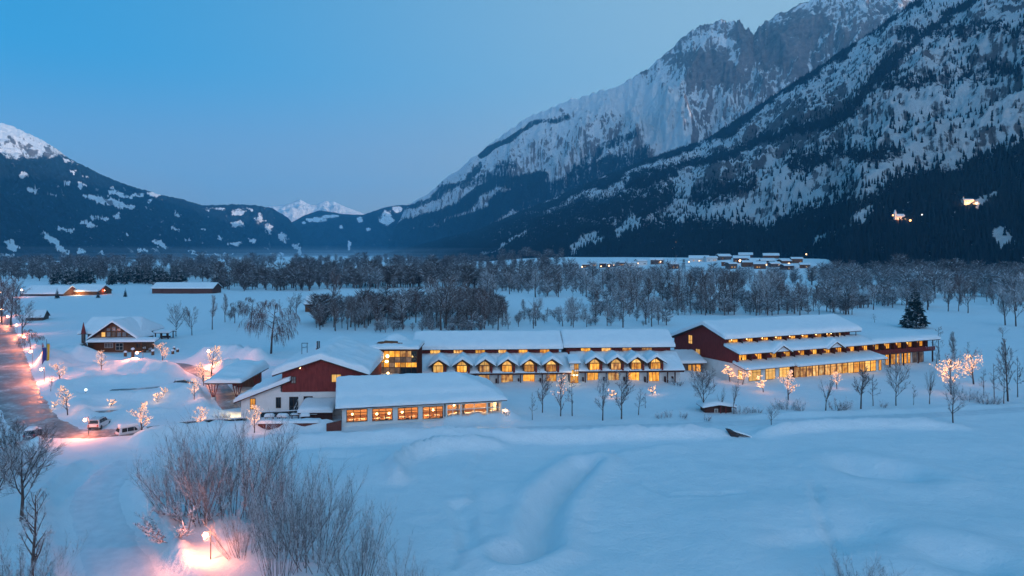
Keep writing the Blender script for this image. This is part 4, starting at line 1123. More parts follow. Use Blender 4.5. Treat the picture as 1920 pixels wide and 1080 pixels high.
# ================================================================ dormered wings
def wing(F, uL, uR, uUL, uUR, dormer_u, upper_w, ground_w, posts, label, dz=0.0, end_gap=None):
    t = thing('dormered_wing', label, 'building', (F.X0, F.Y0, 0), F.a, 'dormered guest wings')
    xL, xR = F.x(uL, -1.4), F.x(uR, -1.4)
    xUL, xUR = F.x(uUL, 5.5), F.x(uUR, 5.5)
    ze, yt = 2.75 + dz, 5.5
    k = 0.44
    lower = lambda x, y: ze + k * (y + 1.4) + 0 * x
    box('ground_wall', M['white_wall'], t, xL + .5, xR - .6, 0.0, 5.4, -.3, ze + .2)
    box('balcony_fascia', M['dark_wood'], t, xL + .1, xR - .1, -1.35, -1.2, ze - .42, ze - .06)
    box('soffit', M['dark_wood'], t, xL + .1, xR - .1, -1.19, 0.0, ze - .12, ze - .07)
    roof_sheet(t, xL, xR, -1.4, yt, lower, 0.14, M['dark_wood'], name='lower_roof')
    cs = [F.x(u_, -.9) for u_ in dormer_u]
    dw_, zr = 1.75, ze + 3.15
    def lower_extra(x, y):
        e = np.zeros_like(x)
        for c in cs:   # snow heaped against and over the dormers
            top = zr + 0.55 - 0.34 * np.abs(x - c) ** 1.7
            e = np.maximum(e, np.where(y > 0.6, top - lower(x, y) - .5, 0) * sstep(0.5, 1.8, y))
        return np.clip(e, 0, 2.5)
    snow_slab(t, xL - .05, xR + .05, -1.45, yt - .02, lower, 0.46, 0.6, 0.28, edges=(1, 1, 1, 0), rough=0.15, seed=F.X0, lip=.6, extra=lower_extra)
    for c in cs:
        d = MB()
        d.prism([(c - 1.6, ze + .1), (c + 1.6, ze + .1), (c + 1.6, zr - 1.2), (c, zr - .14), (c - 1.6, zr - 1.2)], 'y', -1.36, 3.6)
        do = d.build('dormer', M['brown_wood'] , t)
        gz_ = lambda x, y, c=c: zr - .66 * np.abs(x - c)
        roof_sheet(do, c - 2.25, c + 2.25, -2.1, 4.2, gz_, 0.14, M['dark_wood'], (c,), name='dormer_roof')
        snow_slab(do, c - 2.3, c + 2.3, -2.05, 4.4, gz_, 0.74, 0.6, 0.28, edges=(1, 1, 1, 0), rough=0.10, seed=c, name='snow_cap', lip=.3)
        window(t, c - 1.3, c + .95, ze + .2, ze + 1.74, -1.40, 3, 1, random.choice(['pane_gold', 'pane_gold', 'pane_curtain', 'pane_hall']), label='lit dormer window')
        tr = MB()
        arc = [(c + .92, ze + 1.82), (c + .50, ze + 2.28), (c + .0, ze + 2.62), (c - .35, ze + 2.62), (c - .85, ze + 2.28), (c - 1.27, ze + 1.82)]
        n_ = len(arc) - 1
        tr.prism(arc, 'y', -1.40, -1.37)
        tr.build('arched_light', M['pane_curtain'], t)
        bar = MB()
        for q in range(n_): bar.tube((arc[q][0], -1.42, arc[q][1]), (arc[q + 1][0], -1.42, arc[q + 1][1]), .05, .05, 4)
        bar.box(c - .24, c - .16, -1.44, -1.41, ze + 1.82, ze + 2.60); bar.build('arch_frame', M['frame_dark'], t)
        # plank balcony cheek beside the dormer window
        box('balcony_screen', M['red_wood'], t, c + 1.1, c + 1.55, -1.60, -1.37, ze + .12, ze + 1.5)
    # upper floor
    box('upper_wall', M['red_wood_h'], t, xUL + .5, xUR - .5, yt, 15.0, ze + 1.5, ze + 4.75)
    zue = ze + 4.45; ry = 10.3; kk = 0.46
    up = lambda x, y: np.minimum(zue + kk * (y - 4.5), zue + kk * (2 * ry - 4.5 - y)) + 0 * x
    roof_sheet(t, xUL - .2, xUR + .2, 4.5, 2 * ry - 4.5, up, 0.2, M['dark_wood'], ky=(ry,), name='upper_roof')
    snow_slab(t, xUL - .3, xUR + .35, 4.4, 2 * ry - 4.4, up, 1.05, 1.2, 0.6, rough=0.08, seed=F.X0 + 3, lip=.6)
    for x_ in (xUL + .45, xUR - .45):
        MB().prism([(5.5, zue + .2), (15.1, zue + .2), (ry, zue + kk * (ry - 4.5) - .2)], 'x', x_ - .06, x_ + .06).build('gable_wall', M['red_wood'], t)
    for a, b in upper_w:
        x0, x1 = F.x(a, yt), F.x(b, yt)
        window(t, x0, x1, ze + 3.30, ze + 4.30, yt, 3, 1, random.choice(['pane_gold', 'pane_curtain', 'pane_hall']), label='lit window under the upper eaves')
    for a, b in ground_w:
        x0, x1 = F.x(a), F.x(b)
        window(t, x0, x1, 0.25, ze - .28, 0, 3, 1, random.choice(['pane_gold', 'pane_gold', 'pane_curtain', 'pane_hall']), 'frame_dark', label='lit ground floor window')
    for a in posts:
        x_ = F.x(a, -1.2)
        box('post', M['dark_wood'], t, x_ - .12, x_ + .12, -1.18, -.95, -.4, ze - .13)
        box('terrace_screen', M['dark_wood'], t, x_ - .55, x_ - .2, -0.7, -0.05, -.2, 1.35)
    return t, xL, xR, ze

FA = Frame((783 - 960) / F_PX * 150, 150.0, 3.0)
z_ = lambda L, o, s: [((a / s) + o, (b / s) + o) for a, b in L]
wing(FA, 784, 1072, 776, 1052, [823.5, 867.5, 910, 952, 993.5, 1034.5], z_([(250, 355), (487, 585), (708, 808), (940, 1025), (1145, 1240), (1360, 1460)], 760, 5.4),
     [(855, 875), (897, 918)] + z_([(970, 1090), (1190, 1310), (1425, 1530)], 760, 5.4), [891, 934, 976, 1017, 1057],
     'longer guest wing with six lit snow capped dormers in the middle of the hotel')
FB = Frame((1078 - 960) / F_PX * 152.5, 152.5, 3.0)
wing(FB, 1076, 1284, 1058, 1261, [1115.5, 1155.5, 1193.5, 1229.5], z_([(300, 415), (540, 655), (780, 890), (1005, 1125)], 1040, 6.17),
     z_([(375, 505), (615, 745), (848, 980), (1087, 1210)], 1040, 6.17), [1097.5, 1137, 1175, 1214, 1252, 1266],
     'shorter guest wing with four lit dormers next to the large red block', 0.15)
# stair link between the wings
st = thing('stair_link', 'narrow glazed stair link glowing yellow between the two dormered wings', 'building', (*FA.w(FA.x(1069, -.9), -.9), 0), FA.a)
ws_ = 2.0
box('wall', M['white_wall'], st, 0, ws_, 0.2, 3, -.3, 4.6)
roof_sheet(st, -.3, ws_ + .3, -.5, 4, lambda x, y: 4.75 + .22 * (y + .5) + 0 * x, .14, M['dark_wood'])
snow_slab(st, -.35, ws_ + .35, -.55, 4, lambda x, y: 4.75 + .22 * (y + .5) + 0 * x, .6, .7, .3, rough=.1, seed=17)
window(st, 0.9, ws_ - .05, 2.2, 4.55, .19, 2, 2, 'pane_gold', label='tall yellow stair window')
window(st, .05, ws_ - .1, .3, 1.95, .19, 3, 1, 'pane_gold', label='lit doorway of the stair link')
window(st, .05, .85, 2.2, 3.2, .19, 1, 1, 'pane_gold', label='small yellow window beside the stair window')
for k, x_ in enumerate((.8, 1.5)):
    q = thing('wall_lantern', ['left', 'right'][k] + ' of two bright lanterns at the foot of the yellow stair window', 'wall lamp', (*FA.w(FA.x(1069, -.9) + x_, -1.0), 2.05), FA.a, 'lanterns of the stair link')
    MB().ball((0, 0, 0), .14, 8, 6).build('globe', M['wall_lamp'], q, True); MB().box(-.03, .03, .1, .28, -.04, .04).build('bracket', M['metal_dark'], q)
point_light('lantern_light', (*FA.w(FA.x(1072, -2), -2.2), 2.2), 60, (1, 0.6, 0.22), 0.2)

# ================================================================ large red block on the right
FC = Frame(50.2, 153.0, 23.6)
blk = thing('red_hotel_block', 'large three storey dark red hotel block with stepped snowy roofs and rows of lit balconies', 'building', (FC.X0, FC.Y0, 0), FC.a)
XM, XE = 42.3, 65.5
ridge_y, ridge_z = 10.2, 12.1
main = lambda x, y: np.where(y < ridge_y, ridge_z - .325 * (ridge_y - y), ridge_z - .347 * (y - ridge_y)) + 0 * x
MB().prism([(-.4, 4.2), (22.4, 4.2), (22.4, 7.7), (ridge_y, 11.85), (3.4, 9.6), (3.4, 8.2), (-.4, 6.7)], 'x', 0.0, 0.4).build('gable_wall', M['red_wood'], blk)
MB().prism([(-.4, -.5), (22.3, -.5), (22.3, 4.195), (-.4, 4.195)], 'x', 0.05, 0.45).build('lower_gable_wall', M['white_wall'], blk)
MB().prism([(-2.2, -.5), (-.41, -.5), (-.41, 4.3), (-2.2, 3.6)], 'x', 0.05, 0.45).build('end_wall', M['white_wall'], blk)
roof_sheet(blk, -1.1, XM, 2.3, 23.2, main, 0.22, M['dark_wood'], ky=(ridge_y,), name='main_roof')
snow_slab(blk, -1.2, XM + .2, 2.2, 23.3, main, 1.15, 1.2, 0.65, lip=.6, rough=0.06, seed=41)
box('upper_wall', M['red_wood'], blk, 0.41, XM - 2.5, 3.6, 4.0, 7.2, 9.75)
box('back_wall', M['red_wood'], blk, 0.46, XE - 1, 21.8, 22.2, -.5, 7.6)

k2 = (XM - .02, XM + .02)
gab_x = [FC.x(1467, -1.6), FC.x(1567, -1.6)]
def r2x(x, y):
    e = np.zeros_like(x)
    for c in gab_x:
        e = np.maximum(e, np.clip(1.55 - .55 * np.abs(x - c) - .36 * (y + 1.5) * .9, 0, 2))
    return e
roof_sheet(blk, -.35, XM, -1.5, 3.6, lambda x, y: 6.55 + .25 * (y + 1.5) + 0 * x, 0.18, M['dark_wood'], name='middle_roof')
roof_sheet(blk, XM, XE + 1.2, -1.5, 11.0, lambda x, y: 6.62 + .36 * np.minimum(y + 1.5, 1.0) + .03 * np.maximum(y + .5, 0) + 0 * x, 0.18, M['dark_wood'], ky=(-.5,), name='flat_roof')
snow_slab(blk, -.4, XM + .3, -1.6, 3.58, lambda x, y: 6.55 + .25 * (y + 1.5) + 0 * x, 0.72, 0.8, 0.4, edges=(1, 0, 1, 0), rough=0.07, seed=44, lip=.6, extra=r2x)
snow_slab(blk, XM - .2, XE + 1.35, -1.58, 11.1, lambda x, y: 6.64 + .36 * np.minimum(y + 1.5, 1.0) + .03 * np.maximum(y + .5, 0) + 0 * x, 0.74, 1.0, 0.6, edges=(0, 1, 1, 1), rough=0.07, seed=46, lip=.6)
for c in gab_x:
    go = MB().prism([(c - 2.3, 6.45), (c + 2.3, 6.45), (c, 7.7)], 'y', -1.55, 0.5).build('gablet', M['dark_wood'], blk)
    gz_ = lambda x, y, c=c: 7.85 - .56 * np.abs(x - c)
    roof_sheet(go, c - 2.8, c + 2.8, -2.1, 1.6, gz_, 0.12, M['brown_wood'], (c,), name='gablet_roof')
    snow_slab(go, c - 2.85, c + 2.85, -2.05, 2.6, gz_, 0.55, 0.7, 0.3, edges=(1, 1, 1, 0), rough=0.06, seed=c, name='snow_cap')
box('middle_wall', M['red_wood'], blk, 0.41, XE - 1.5, 0.7, 1.0, 3.9, 6.75)
r3a = lambda x, y: 3.35 + .23 * (y + 3.4) + 0 * x
r3b = lambda x, y: 3.35 + .19 * (y + 4.4) + 0 * x
xs3 = FC.x(1492, -3.6)
roof_sheet(blk, -.35, xs3, -3.4, 0.69, r3a, 0.16, M['dark_wood'], name='lower_roof')
roof_sheet(blk, xs3 + .01, XM + .6, -4.4, 0.69, r3b, 0.16, M['dark_wood'], name='lower_roof')
snow_slab(blk, -.4, xs3 + .6, -3.5, 0.68, r3a, 0.62, 0.7, 0.4, edges=(1, 0, 1, 0), rough=0.07, seed=51, lip=.6)
snow_slab(blk, xs3 - .2, XM + .7, -4.5, 0.67, r3b, 0.66, 0.8, 0.4, edges=(1, 1, 1, 0), rough=0.07, seed=53, lip=.6)
# gable windows
for u0, u1, v0, v1, lb in ((1291, 1298.5, 628, 644.5, 'upper lit window in the red gable wall'), (1304.5, 1313.3, 654, 669.5, 'lower lit window in the red gable wall')):
    def on_gable(u_):
        k_ = (u_ - 960) / F_PX
        return (FC.X0 - k_ * FC.Y0) / (FC.s_ + k_ * FC.c)
    ya, yb = on_gable(u0), on_gable(u1)
    zz0 = FC.z(v1, 0, (ya + yb) / 2); zz1 = FC.z(v0, 0, (ya + yb) / 2)
    window(blk, min(ya, yb) , max(ya, yb), zz0, zz1, 0.0, 2, 2, 'pane_curtain', 'frame_dark', side='x', top=.65, label=lb)
window(blk, -2.0, -.7, .9, 3.0, 0.05, 2, 2, 'pane_curtain', 'frame_dark', side='x', top=.25, label='lit window round the corner of the ground floor')

def balcony_row(us, yy, z0, z1, sp, nlab):
    """recessed balconies: lit glass door, wall lamp and a partition between neighbours"""
    for u_ in us:
        x_ = FC.x(u_, yy)
        window(blk, x_, x_ + sp * .36, z0, z1, yy, 2, 1, 'pane_gold', 'frame_dark', label='lit balcony door ' + nlab)
        lp = MB().ball((x_ - .45, yy - .12, z1 - .22), .12, 6, 5).build('balcony_light', M['wall_lamp'], blk, True)
        # lamp light beside the door, cut on the slant, added as a glowing panel
        MB().prism([(x_ - 1.15, z1 - .02), (x_ - .1, z1 - .02), (x_ - .1, z1 - (z1 - z0) * .62)], 'y', yy - .05, yy - .02).build('painted_lamplight', M['pane_gold'], blk)
        MB().prism([(yy - .06, z0 - .1), (yy - 1.1, z0 - .1), (yy - 1.1, z1 + .1), (yy - .06, z1 + .1)], 'x', x_ + sp * .48, x_ + sp * .52).build('partition', M['dark_wood'], blk)
z6 = lambda L: [1340 + a / 8.727 for a in L]
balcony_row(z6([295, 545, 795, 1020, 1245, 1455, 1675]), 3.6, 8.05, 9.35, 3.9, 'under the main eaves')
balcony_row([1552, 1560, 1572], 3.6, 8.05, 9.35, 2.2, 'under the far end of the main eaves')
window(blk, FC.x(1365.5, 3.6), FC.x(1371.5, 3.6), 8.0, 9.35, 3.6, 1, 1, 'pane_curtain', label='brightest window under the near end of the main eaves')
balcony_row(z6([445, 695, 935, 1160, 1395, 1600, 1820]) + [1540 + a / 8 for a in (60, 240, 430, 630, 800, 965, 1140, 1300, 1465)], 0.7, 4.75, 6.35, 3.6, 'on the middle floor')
window(blk, FC.x(1385, .7), FC.x(1389, .7), 4.7, 6.35, 0.7, 1, 1, 'pane_gold', label='first lit window of the middle floor')
# ground floor
yw = -2.3
xA = xs3 - .3
box('ground_wall', M['white_wall'], blk, 0.46, xA, yw, yw + .3, -.5, 3.55)
for a, b in ((785, 895), (935, 1025), (1060, 1155)):
    window(blk, FC.x(1240 + a / 4.8, yw), FC.x(1240 + b / 4.8, yw), .55, 3.15, yw, 3, 2, 'pane_curtain', 'frame_dark', top=.27, label='tall curtained window of the ground floor')
window(blk, FC.x(1240 + 1172 / 4.8, yw), xA - .1, .55, 3.15, yw, 2, 2, 'pane_gold', 'frame_dark', top=.27, label='yellow window beside the glazed gallery')
yg = -3.3
gal = [xA + (XM - xA) * k / 15 for k in range(16)]
box('gallery_base', M['white_wall'], blk, xA, XM + .2, yg + .06, yg + .4, -.5, .45)
box('gallery_side', M['dark_wood'], blk, xA - .15, xA - .01, yg, yw + .29, -.5, 3.3)
for k in range(15):
    pn = 'pane_hall' if k < 8 else ('pane_gold' if k % 3 else 'pane_curtain')
    if k == 14:
        box('pier', M['white_wall'], blk, gal[k], gal[k] + .9, yg, yg + .3, -.5, 3.3)
        window(blk, gal[k] + .92, gal[k + 1], .45, 3.25, yg, 1, 1, 'pane_gold', label='yellow end pane of the gallery')
    else:
        window(blk, gal[k] + .03, gal[k + 1] - .03, .45, 3.25, yg, 1 + (k % 2), 2, pn, 'frame_dark', top=.3, label='bay of the glazed gallery')
box('gallery_back', M['dark_wood'], blk, xA, XM, yw + .4, yw + .6, -.5, 3.4)
# right end: piers, tall windows, balcony with red rail
box('ground_wall', M['white_wall'], blk, XM + .21, XE - 2.5, .75, 1.05, -.5, 3.89)
for a, b in ((958, 1010), (1042, 1110), (1128, 1172), (1202, 1280), (1292, 1332), (1366, 1432), (1465, 1532)):
    window(blk, FC.x(1540 + a / 8, .75), FC.x(1540 + b / 8, .75), .6, 3.3, .75, 2, 2, 'pane_gold' if b < 1340 else 'pane_dim', 'frame_dark', top=.28, label='tall window at the right end of the ground floor')
box('balcony_floor', M['dark_wood'], blk, XM + .3, XE - .8, -1.3, .69, 3.7, 3.88)
br_ = MB().box(XM + .3, XE - .8, -1.28, -1.2, 4.72, 4.84)
bro = br_.build('balcony_rail', M['red_wood'], blk)
nb_ = 34
bb = MB().box(-.27, .27, -.03, .03, 0, .80)
first = None
for k in range(nb_):
    if first is None: first = bb.build('board', M['red_wood'], bro); q = first
    else:
        q = bpy.data.objects.new('board', first.data); COL.objects.link(q); q.parent = bro
    q.location = (XM + .6 + (XE - XM - 1.4) * k / (nb_ - 1), -1.24, 3.90)
for x_ in (XM + .5, XM + 6, XM + 11, XM + 16.5, XE - 1.2):
    box('column', M['dark_wood'], blk, x_ - .14, x_ + .14, -1.16, -.88, -.5, 3.69)
    box('column', M['dark_wood'], blk, x_ - .10, x_ + .10, -1.18, -.98, 4.86, 6.45)
# terrace at the right end under the main eaves
mb = MB(); mb.tube((XM - 1.2, 2.9, 7.2), (XM - 1.2, 2.9, 9.3), .10, .10, 6); mb.build('eaves_post', M['dark_wood'], blk)
window(blk, FC.x(1565.5, 3.55), FC.x(1575.5, 3.55), 8.0, 9.3, 3.55, 1, 1, 'pane_curtain', 'frame_white', label='brightest window at the far end under the main eaves')

# glazed connector between the shorter wing and the red block
FK = Frame((1268 - 960) / F_PX * 160, 160.0, 6.0)
con = thing('connecting_passage', 'low snowy passage with orange lit windows joining the dormered wing to the red block', 'building', (FK.X0, FK.Y0, 0), FK.a)
wk = FK.x(1319)
box('wall', M['grey_wood'], con, 0, wk, 0, 6, -.3, 3.1)
rk = lambda x, y: 3.25 + .22 * (y + .6) + 0 * x
roof_sheet(con, -.3, wk + .5, -.6, 7, rk, .18, M['dark_wood'])
snow_slab(con, -.35, wk + .55, -.65, 7, rk, .75, .9, .45, rough=.1, seed=61)
for a, b in ((1290, 1296.5), (1298, 1304), (1305, 1314)):
    window(con, FK.x(a), FK.x(b), .7, 2.9, 0, 2, 1, 'pane_gold', label='orange lit window of the passage')
# ================================================================ vegetation
def twig_mat(name, bark, snow_amt, scale=6.0, up=0.35):
    """bark with rime and snow lying on the upper side"""
    n = N(name)
    t = n.tex(scale, 3, 0.6); t2 = n.tex(scale * 0.35, 2, 0.5)
    b = n.ramp(t.outputs[0], [(0.35, tuple(c * .65 for c in bark)), (0.65, tuple(c * 1.3 for c in bark))]).outputs[0]
    z = n.math('ABSOLUTE', n.upz()) if up == 0 else n.upz()
    k = n.math('ADD', n.math('MULTIPLY', z, 0.45), n.math('MULTIPLY', n.math('ADD', t.outputs[0], t2.outputs[0]), 0.55))
    m = n.new('ShaderNodeMapRange', interpolation_type='SMOOTHSTEP')
    m.inputs['From Min'].default_value = 1.0 - snow_amt; m.inputs['From Max'].default_value = 1.12 - snow_amt
    n.lk(k, m.inputs['Value'])
    n.col(n.mix(m.outputs[0], b, (0.78, 0.80, 0.84))); n.rough(0.85); n.b.inputs['Specular IOR Level'].default_value = 0.1
    return n.m
M['bark'] = twig_mat('bark', (0.10, 0.075, 0.07), 0.32)
M['bark_grey'] = twig_mat('grey_bark', (0.16, 0.14, 0.145), 0.36)
M['twigs'] = twig_mat('rimed_twigs', (0.13, 0.098, 0.095), 0.28)
M['twigs_red'] = twig_mat('reddish_twigs', (0.15, 0.090, 0.085), 0.26)
M['twigs_grey'] = twig_mat('frosted_twigs', (0.20, 0.195, 0.205), 0.42)
M['twigs_snowy'] = twig_mat('snow_laden_twigs', (0.12, 0.08, 0.075), 0.62)
M['needles'] = twig_mat('dark_needles', (0.016, 0.036, 0.042), 0.07, 1.6)

class TB:
    """fast collector of tapering tubes and slim twig blades"""
    def __init__(s): s.v, s.f = [], []
    def tube(s, pts, rad, n):
        base = len(s.v)
        for i, p in enumerate(pts):
            d = (pts[min(i + 1, len(pts) - 1)] - pts[max(i - 1, 0)])
            if d.length < 1e-6: d = Vector((0, 0, 1))
            d.normalize(); a = d.cross(Vector((0.31, 0.95, 0.08)))
            if a.length < 1e-3: a = d.cross(Vector((1, 0, 0)))
            a.normalize(); b = d.cross(a)
            for k in range(n):
                t = 2 * math.pi * k / n
                q = p + (a * math.cos(t) + b * math.sin(t)) * rad[i]
                s.v.append((q.x, q.y, q.z))
        for i in range(len(pts) - 1):
            for k in range(n):
                k2 = (k + 1) % n
                s.f.append((base + i * n + k, base + i * n + k2, base + (i + 1) * n + k2, base + (i + 1) * n + k))
    def blade(s, p, q, w, rng):
        d = q - p; a = d.cross(Vector((rng.uniform(-1, 1), rng.uniform(-1, 1), rng.uniform(-1, 1))))
        if a.length < 1e-6: return
        a.normalize(); a *= w / 2
        n = len(s.v)
        s.v += [tuple(p - a), tuple(p + a), tuple(q)]; s.f.append((n, n + 1, n + 2))
    def mesh(s, name, m):
        me = bpy.data.meshes.new(name); me.from_pydata(s.v, [], s.f); me.materials.append(m); me.update()
        return me

def rand_dir(d, ang, rng):
    """a direction leaning by ang away from d"""
    d = d.normalized(); a = d.orthogonal().normalized(); b = d.cross(a); t = rng.uniform(0, 2 * math.pi)
    return (d * math.cos(ang) + (a * math.cos(t) + b * math.sin(t)) * math.sin(ang)).normalized()

UP = Vector((0, 0, 1))
def limb(p, d, L, n, curve, rng, wob=.12):
    pts = [p.copy()]; d = d.normalized()
    for k in range(n):
        d = (d + curve * (1.0 / n) + Vector((rng.uniform(-1, 1), rng.uniform(-1, 1), rng.uniform(-1, 1))) * wob).normalized()
        pts.append(pts[-1] + d * (L / n))
    return pts

def along(pts, t):
    x = t * (len(pts) - 1); i = min(int(x), len(pts) - 2)
    return pts[i].lerp(pts[i + 1], x - i), (pts[i + 1] - pts[i]).normalized()

def bare_tree(seed, kind='round', tw=0.05, dens=1.0, H=10.0):
    """unit: metres at height H; returns trunk and crown collectors and twig tip points"""
    rng = random.Random(seed); T, Cn, tips = TB(), TB(), []
    P = dict(round=(0.30, 11, 0.62, 0.75, Vector((0, 0, .55)), .50), tall=(0.28, 17, 0.34, 0.60, Vector((0, 0, .55)), .35), slim=(0.30, 13, 0.22, 0.85, Vector((0, 0, .35)), .22),
             weep=(0.30, 12, 0.45, 0.7, Vector((0, 0, -.9)), .45), vase=(0.22, 8, 0.62, 0.5, Vector((0, 0, .8)), .45), oval=(0.22, 14, 0.40, 0.65, Vector((0, 0, .5)), .38))[kind]
    t0, nl, lf, ang, cv, spread = P
    r0 = H * (0.020 if kind not in ('slim',) else 0.012)
    top = H * (0.80 if kind in ('round', 'vase') else 0.96)
    if kind == 'vase': top = H * .42
    tr = limb(Vector((0, 0, -.4)), UP, top + .4, 6, Vector((0, 0, .2)), rng, .06)
    T.tube(tr, [r0 * (1 - .80 * k / 6) for k in range(7)], 6)
    for i in range(nl):
        t = t0 + (1 - t0) * (i + rng.random() * .8) / nl
        if kind == 'vase': t = .55 + .45 * rng.random()
        p, d = along(tr, min(t, .99))
        shape = math.sin(math.pi * min(1, (t - t0) / (1 - t0) * .75 + .22)) if kind != 'vase' else 1
        L = H * lf * (0.55 + .45 * shape) * rng.uniform(.8, 1.15) * (1.0 if kind not in ('slim', 'tall') else (1.25 - .75 * t))
        a = rand_dir(UP, ang * rng.uniform(.75, 1.3), rng)
        if kind in ('slim', 'tall', 'oval'): a = Vector((a.x, a.y, abs(a.z))).normalized()
        lb = limb(p, a, L, 5, cv, rng, .13)
        rl = r0 * (.42 if kind != 'vase' else .6) * (1.15 - .6 * t)
        T.tube(lb, [rl * (1 - .8 * k / 5) + .006 for k in range(6)], 4)
        n2 = int((7 if kind != 'vase' else 5) * dens)
        for j in range(n2):
            s_ = .18 + .8 * (j + rng.random()) / n2
            p2, d2 = along(lb, min(s_, .99))
            dd = rand_dir(d2, rng.uniform(.45, .95), rng)
            L2 = L * rng.uniform(.28, .46) * (1.1 - .45 * s_)
            c2 = Vector((0, 0, .35)) if kind != 'weep' else Vector((0, 0, -2.2))
            b2 = limb(p2, dd, L2 * (1.5 if kind == 'weep' else 1), 3, c2, rng, .15)
            Cn.tube(b2, [rl * .34 + .004, rl * .26 + .004, rl * .16 + .003, .004], 3)
            n3 = int((9 if kind != 'vase' else 4) * dens)
            for k in range(n3):
                p3, d3 = along(b2, .1 + .9 * (k + rng.random()) / n3 * .98)
                d4 = rand_dir(d3, rng.uniform(.3, .9), rng)
                if kind == 'weep': d4 = (d4 * .4 + Vector((0, 0, -1.1))).normalized()
                else: d4 = (d4 + Vector((0, 0, .25))).normalized()
                L3 = L2 * rng.uniform(.35, .7) * (1.6 if kind == 'weep' else 1)
                q = p3 + d4 * L3
                Cn.blade(p3, q, tw * rng.uniform(.7, 1.3), rng); tips.append(q)
                for _ in range(2 if kind != 'vase' else 0):
                    pm = p3.lerp(q, rng.uniform(.2, .7))
                    d5 = rand_dir(d4, .6, rng)
                    if kind == 'weep': d5 = (d5 * .4 + Vector((0, 0, -1))).normalized()
                    Cn.blade(pm, pm + d5 * L3 * rng.uniform(.4, .7), tw * .8, rng)
    return T, Cn, tips

def shrub(seed, H=7.0, R0=1.2, stems=26, tw=0.022, lean=.5, snow=False):
    rng = random.Random(seed); T, Cn = TB(), TB()
    for i in range(stems):
        a = rng.uniform(0, 2 * math.pi); rr = R0 * math.sqrt(rng.random())
        p = Vector((rr * math.cos(a), rr * math.sin(a), -.5))
        out = Vector((math.cos(a + rng.uniform(-.6, .6)), math.sin(a + rng.uniform(-.6, .6)), 0))
        d = (UP + out * rng.uniform(.05, lean) * (0.4 + rr / R0)).normalized()
        L = H * rng.uniform(.6, 1.05)
        st_ = limb(p, d, L, 6, Vector((0, 0, .25)) + out * .15, rng, .07)
        r = L * .0042 + .008
        T.tube(st_, [r * (1 - .85 * k / 6) + .004 for k in range(7)], 4)
        for j in range(11):
            p2, d2 = along(st_, .28 + .71 * (j + rng.random()) / 11)
            dd = (rand_dir(d2, rng.uniform(.3, .7), rng) + Vector((0, 0, .25))).normalized()
            L2 = L * rng.uniform(.16, .34)
            b2 = limb(p2, dd, L2, 3, Vector((0, 0, .35)), rng, .10)
            Cn.tube(b2, [r * .4, r * .3, r * .2, .004], 3)
            for k in range(8):
                p3, d3 = along(b2, .1 + .88 * (k + rng.random()) / 8)
                d4 = rand_dir(d3, rng.uniform(.25, .6), rng)
                L3 = L2 * rng.uniform(.35, .75)
                Cn.blade(p3, p3 + d4 * L3, tw * rng.uniform(.7, 1.3), rng)
                if rng.random() < .5:
                    pm = p3 + d4 * L3 * .4
                    Cn.blade(pm, pm + rand_dir(d4, .4, rng) * L3 * .6, tw * .8, rng)
    return T, Cn

def spruce(seed, H=14.0, R0=3.0, layers=20, per=10, snow=True):
    rng = random.Random(seed); T, Cn = TB(), TB()
    T.tube([Vector((0, 0, -.4)), Vector((0, 0, H * .5)), Vector((0, 0, H * .99))], [H * .016, H * .010, .02], 6)
    for l in range(layers):
        t = l / (layers - 1)
        z = H * (.10 + .88 * t); rad = R0 * (1 - t) ** .85 * rng.uniform(.86, 1.1) + .12
        for k in range(max(5, int(per * (1 - .45 * t)))):
            a = 2 * math.pi * (k + rng.random() * .8) / max(5, int(per * (1 - .45 * t))) + l * .7
            L = rad * rng.uniform(.78, 1.12)
            o = Vector((math.cos(a), math.sin(a), 0)); sd = Vector((-math.sin(a), math.cos(a), 0))
            p = Vector((0, 0, z)); droop = rng.uniform(.18, .42)
            c1 = p + o * L * .5 + Vector((0, 0, -.06 * L)); c2 = p + o * L + Vector((0, 0, -droop * L))
            w = L * .30 + .10
            n = len(Cn.v)
            Cn.v += [tuple(p), tuple(c1 + sd * w - UP * .12 * L), tuple(c1 - sd * w - UP * .12 * L), tuple(c2), tuple(c1 + UP * .05 * L)]
            Cn.f += [(n, n + 4, n + 1), (n, n + 2, n + 4), (n + 4, n + 3, n + 1), (n + 4, n + 2, n + 3)]
            for s_ in (-1, 1):       # hanging sprays
                for q in (.45, .75):
                    b = p + o * L * q + sd * s_ * w * .7 * (1.1 - q)
                    b = b - UP * .15 * L * q
                    n = len(Cn.v)
                    Cn.v += [tuple(b - o * .14 * L), tuple(b + o * .16 * L), tuple(b + sd * s_ * .12 * L - UP * rng.uniform(.14, .26) * (L * .5 + .4))]
                    Cn.f.append((n, n + 1, n + 2))
    return T, Cn

PROTO = {}
def proto(key, T, Cn, tm, cm):
    PROTO[key] = (T.mesh('trunk', M[tm]) , Cn.mesh('crown', M[cm]))
def add_tree(key, H0, x, y, h, label, group=None, name='bare_tree', cat='tree', rz=None, z=None, sx=1.0, sink=0.0):
    zz = gz(x, y) if z is None else z
    t = thing(name, label, cat, (x, y, zz - sink), random.uniform(0, 6.28) if rz is None else rz, group)
    s = h / H0; t.scale = (s * sx, s * sx, s)
    for nm, me in zip(('trunk', 'crown'), PROTO[key]):
        o_ = bpy.data.objects.new(nm, me); COL.objects.link(o_); o_.parent = t
    return t

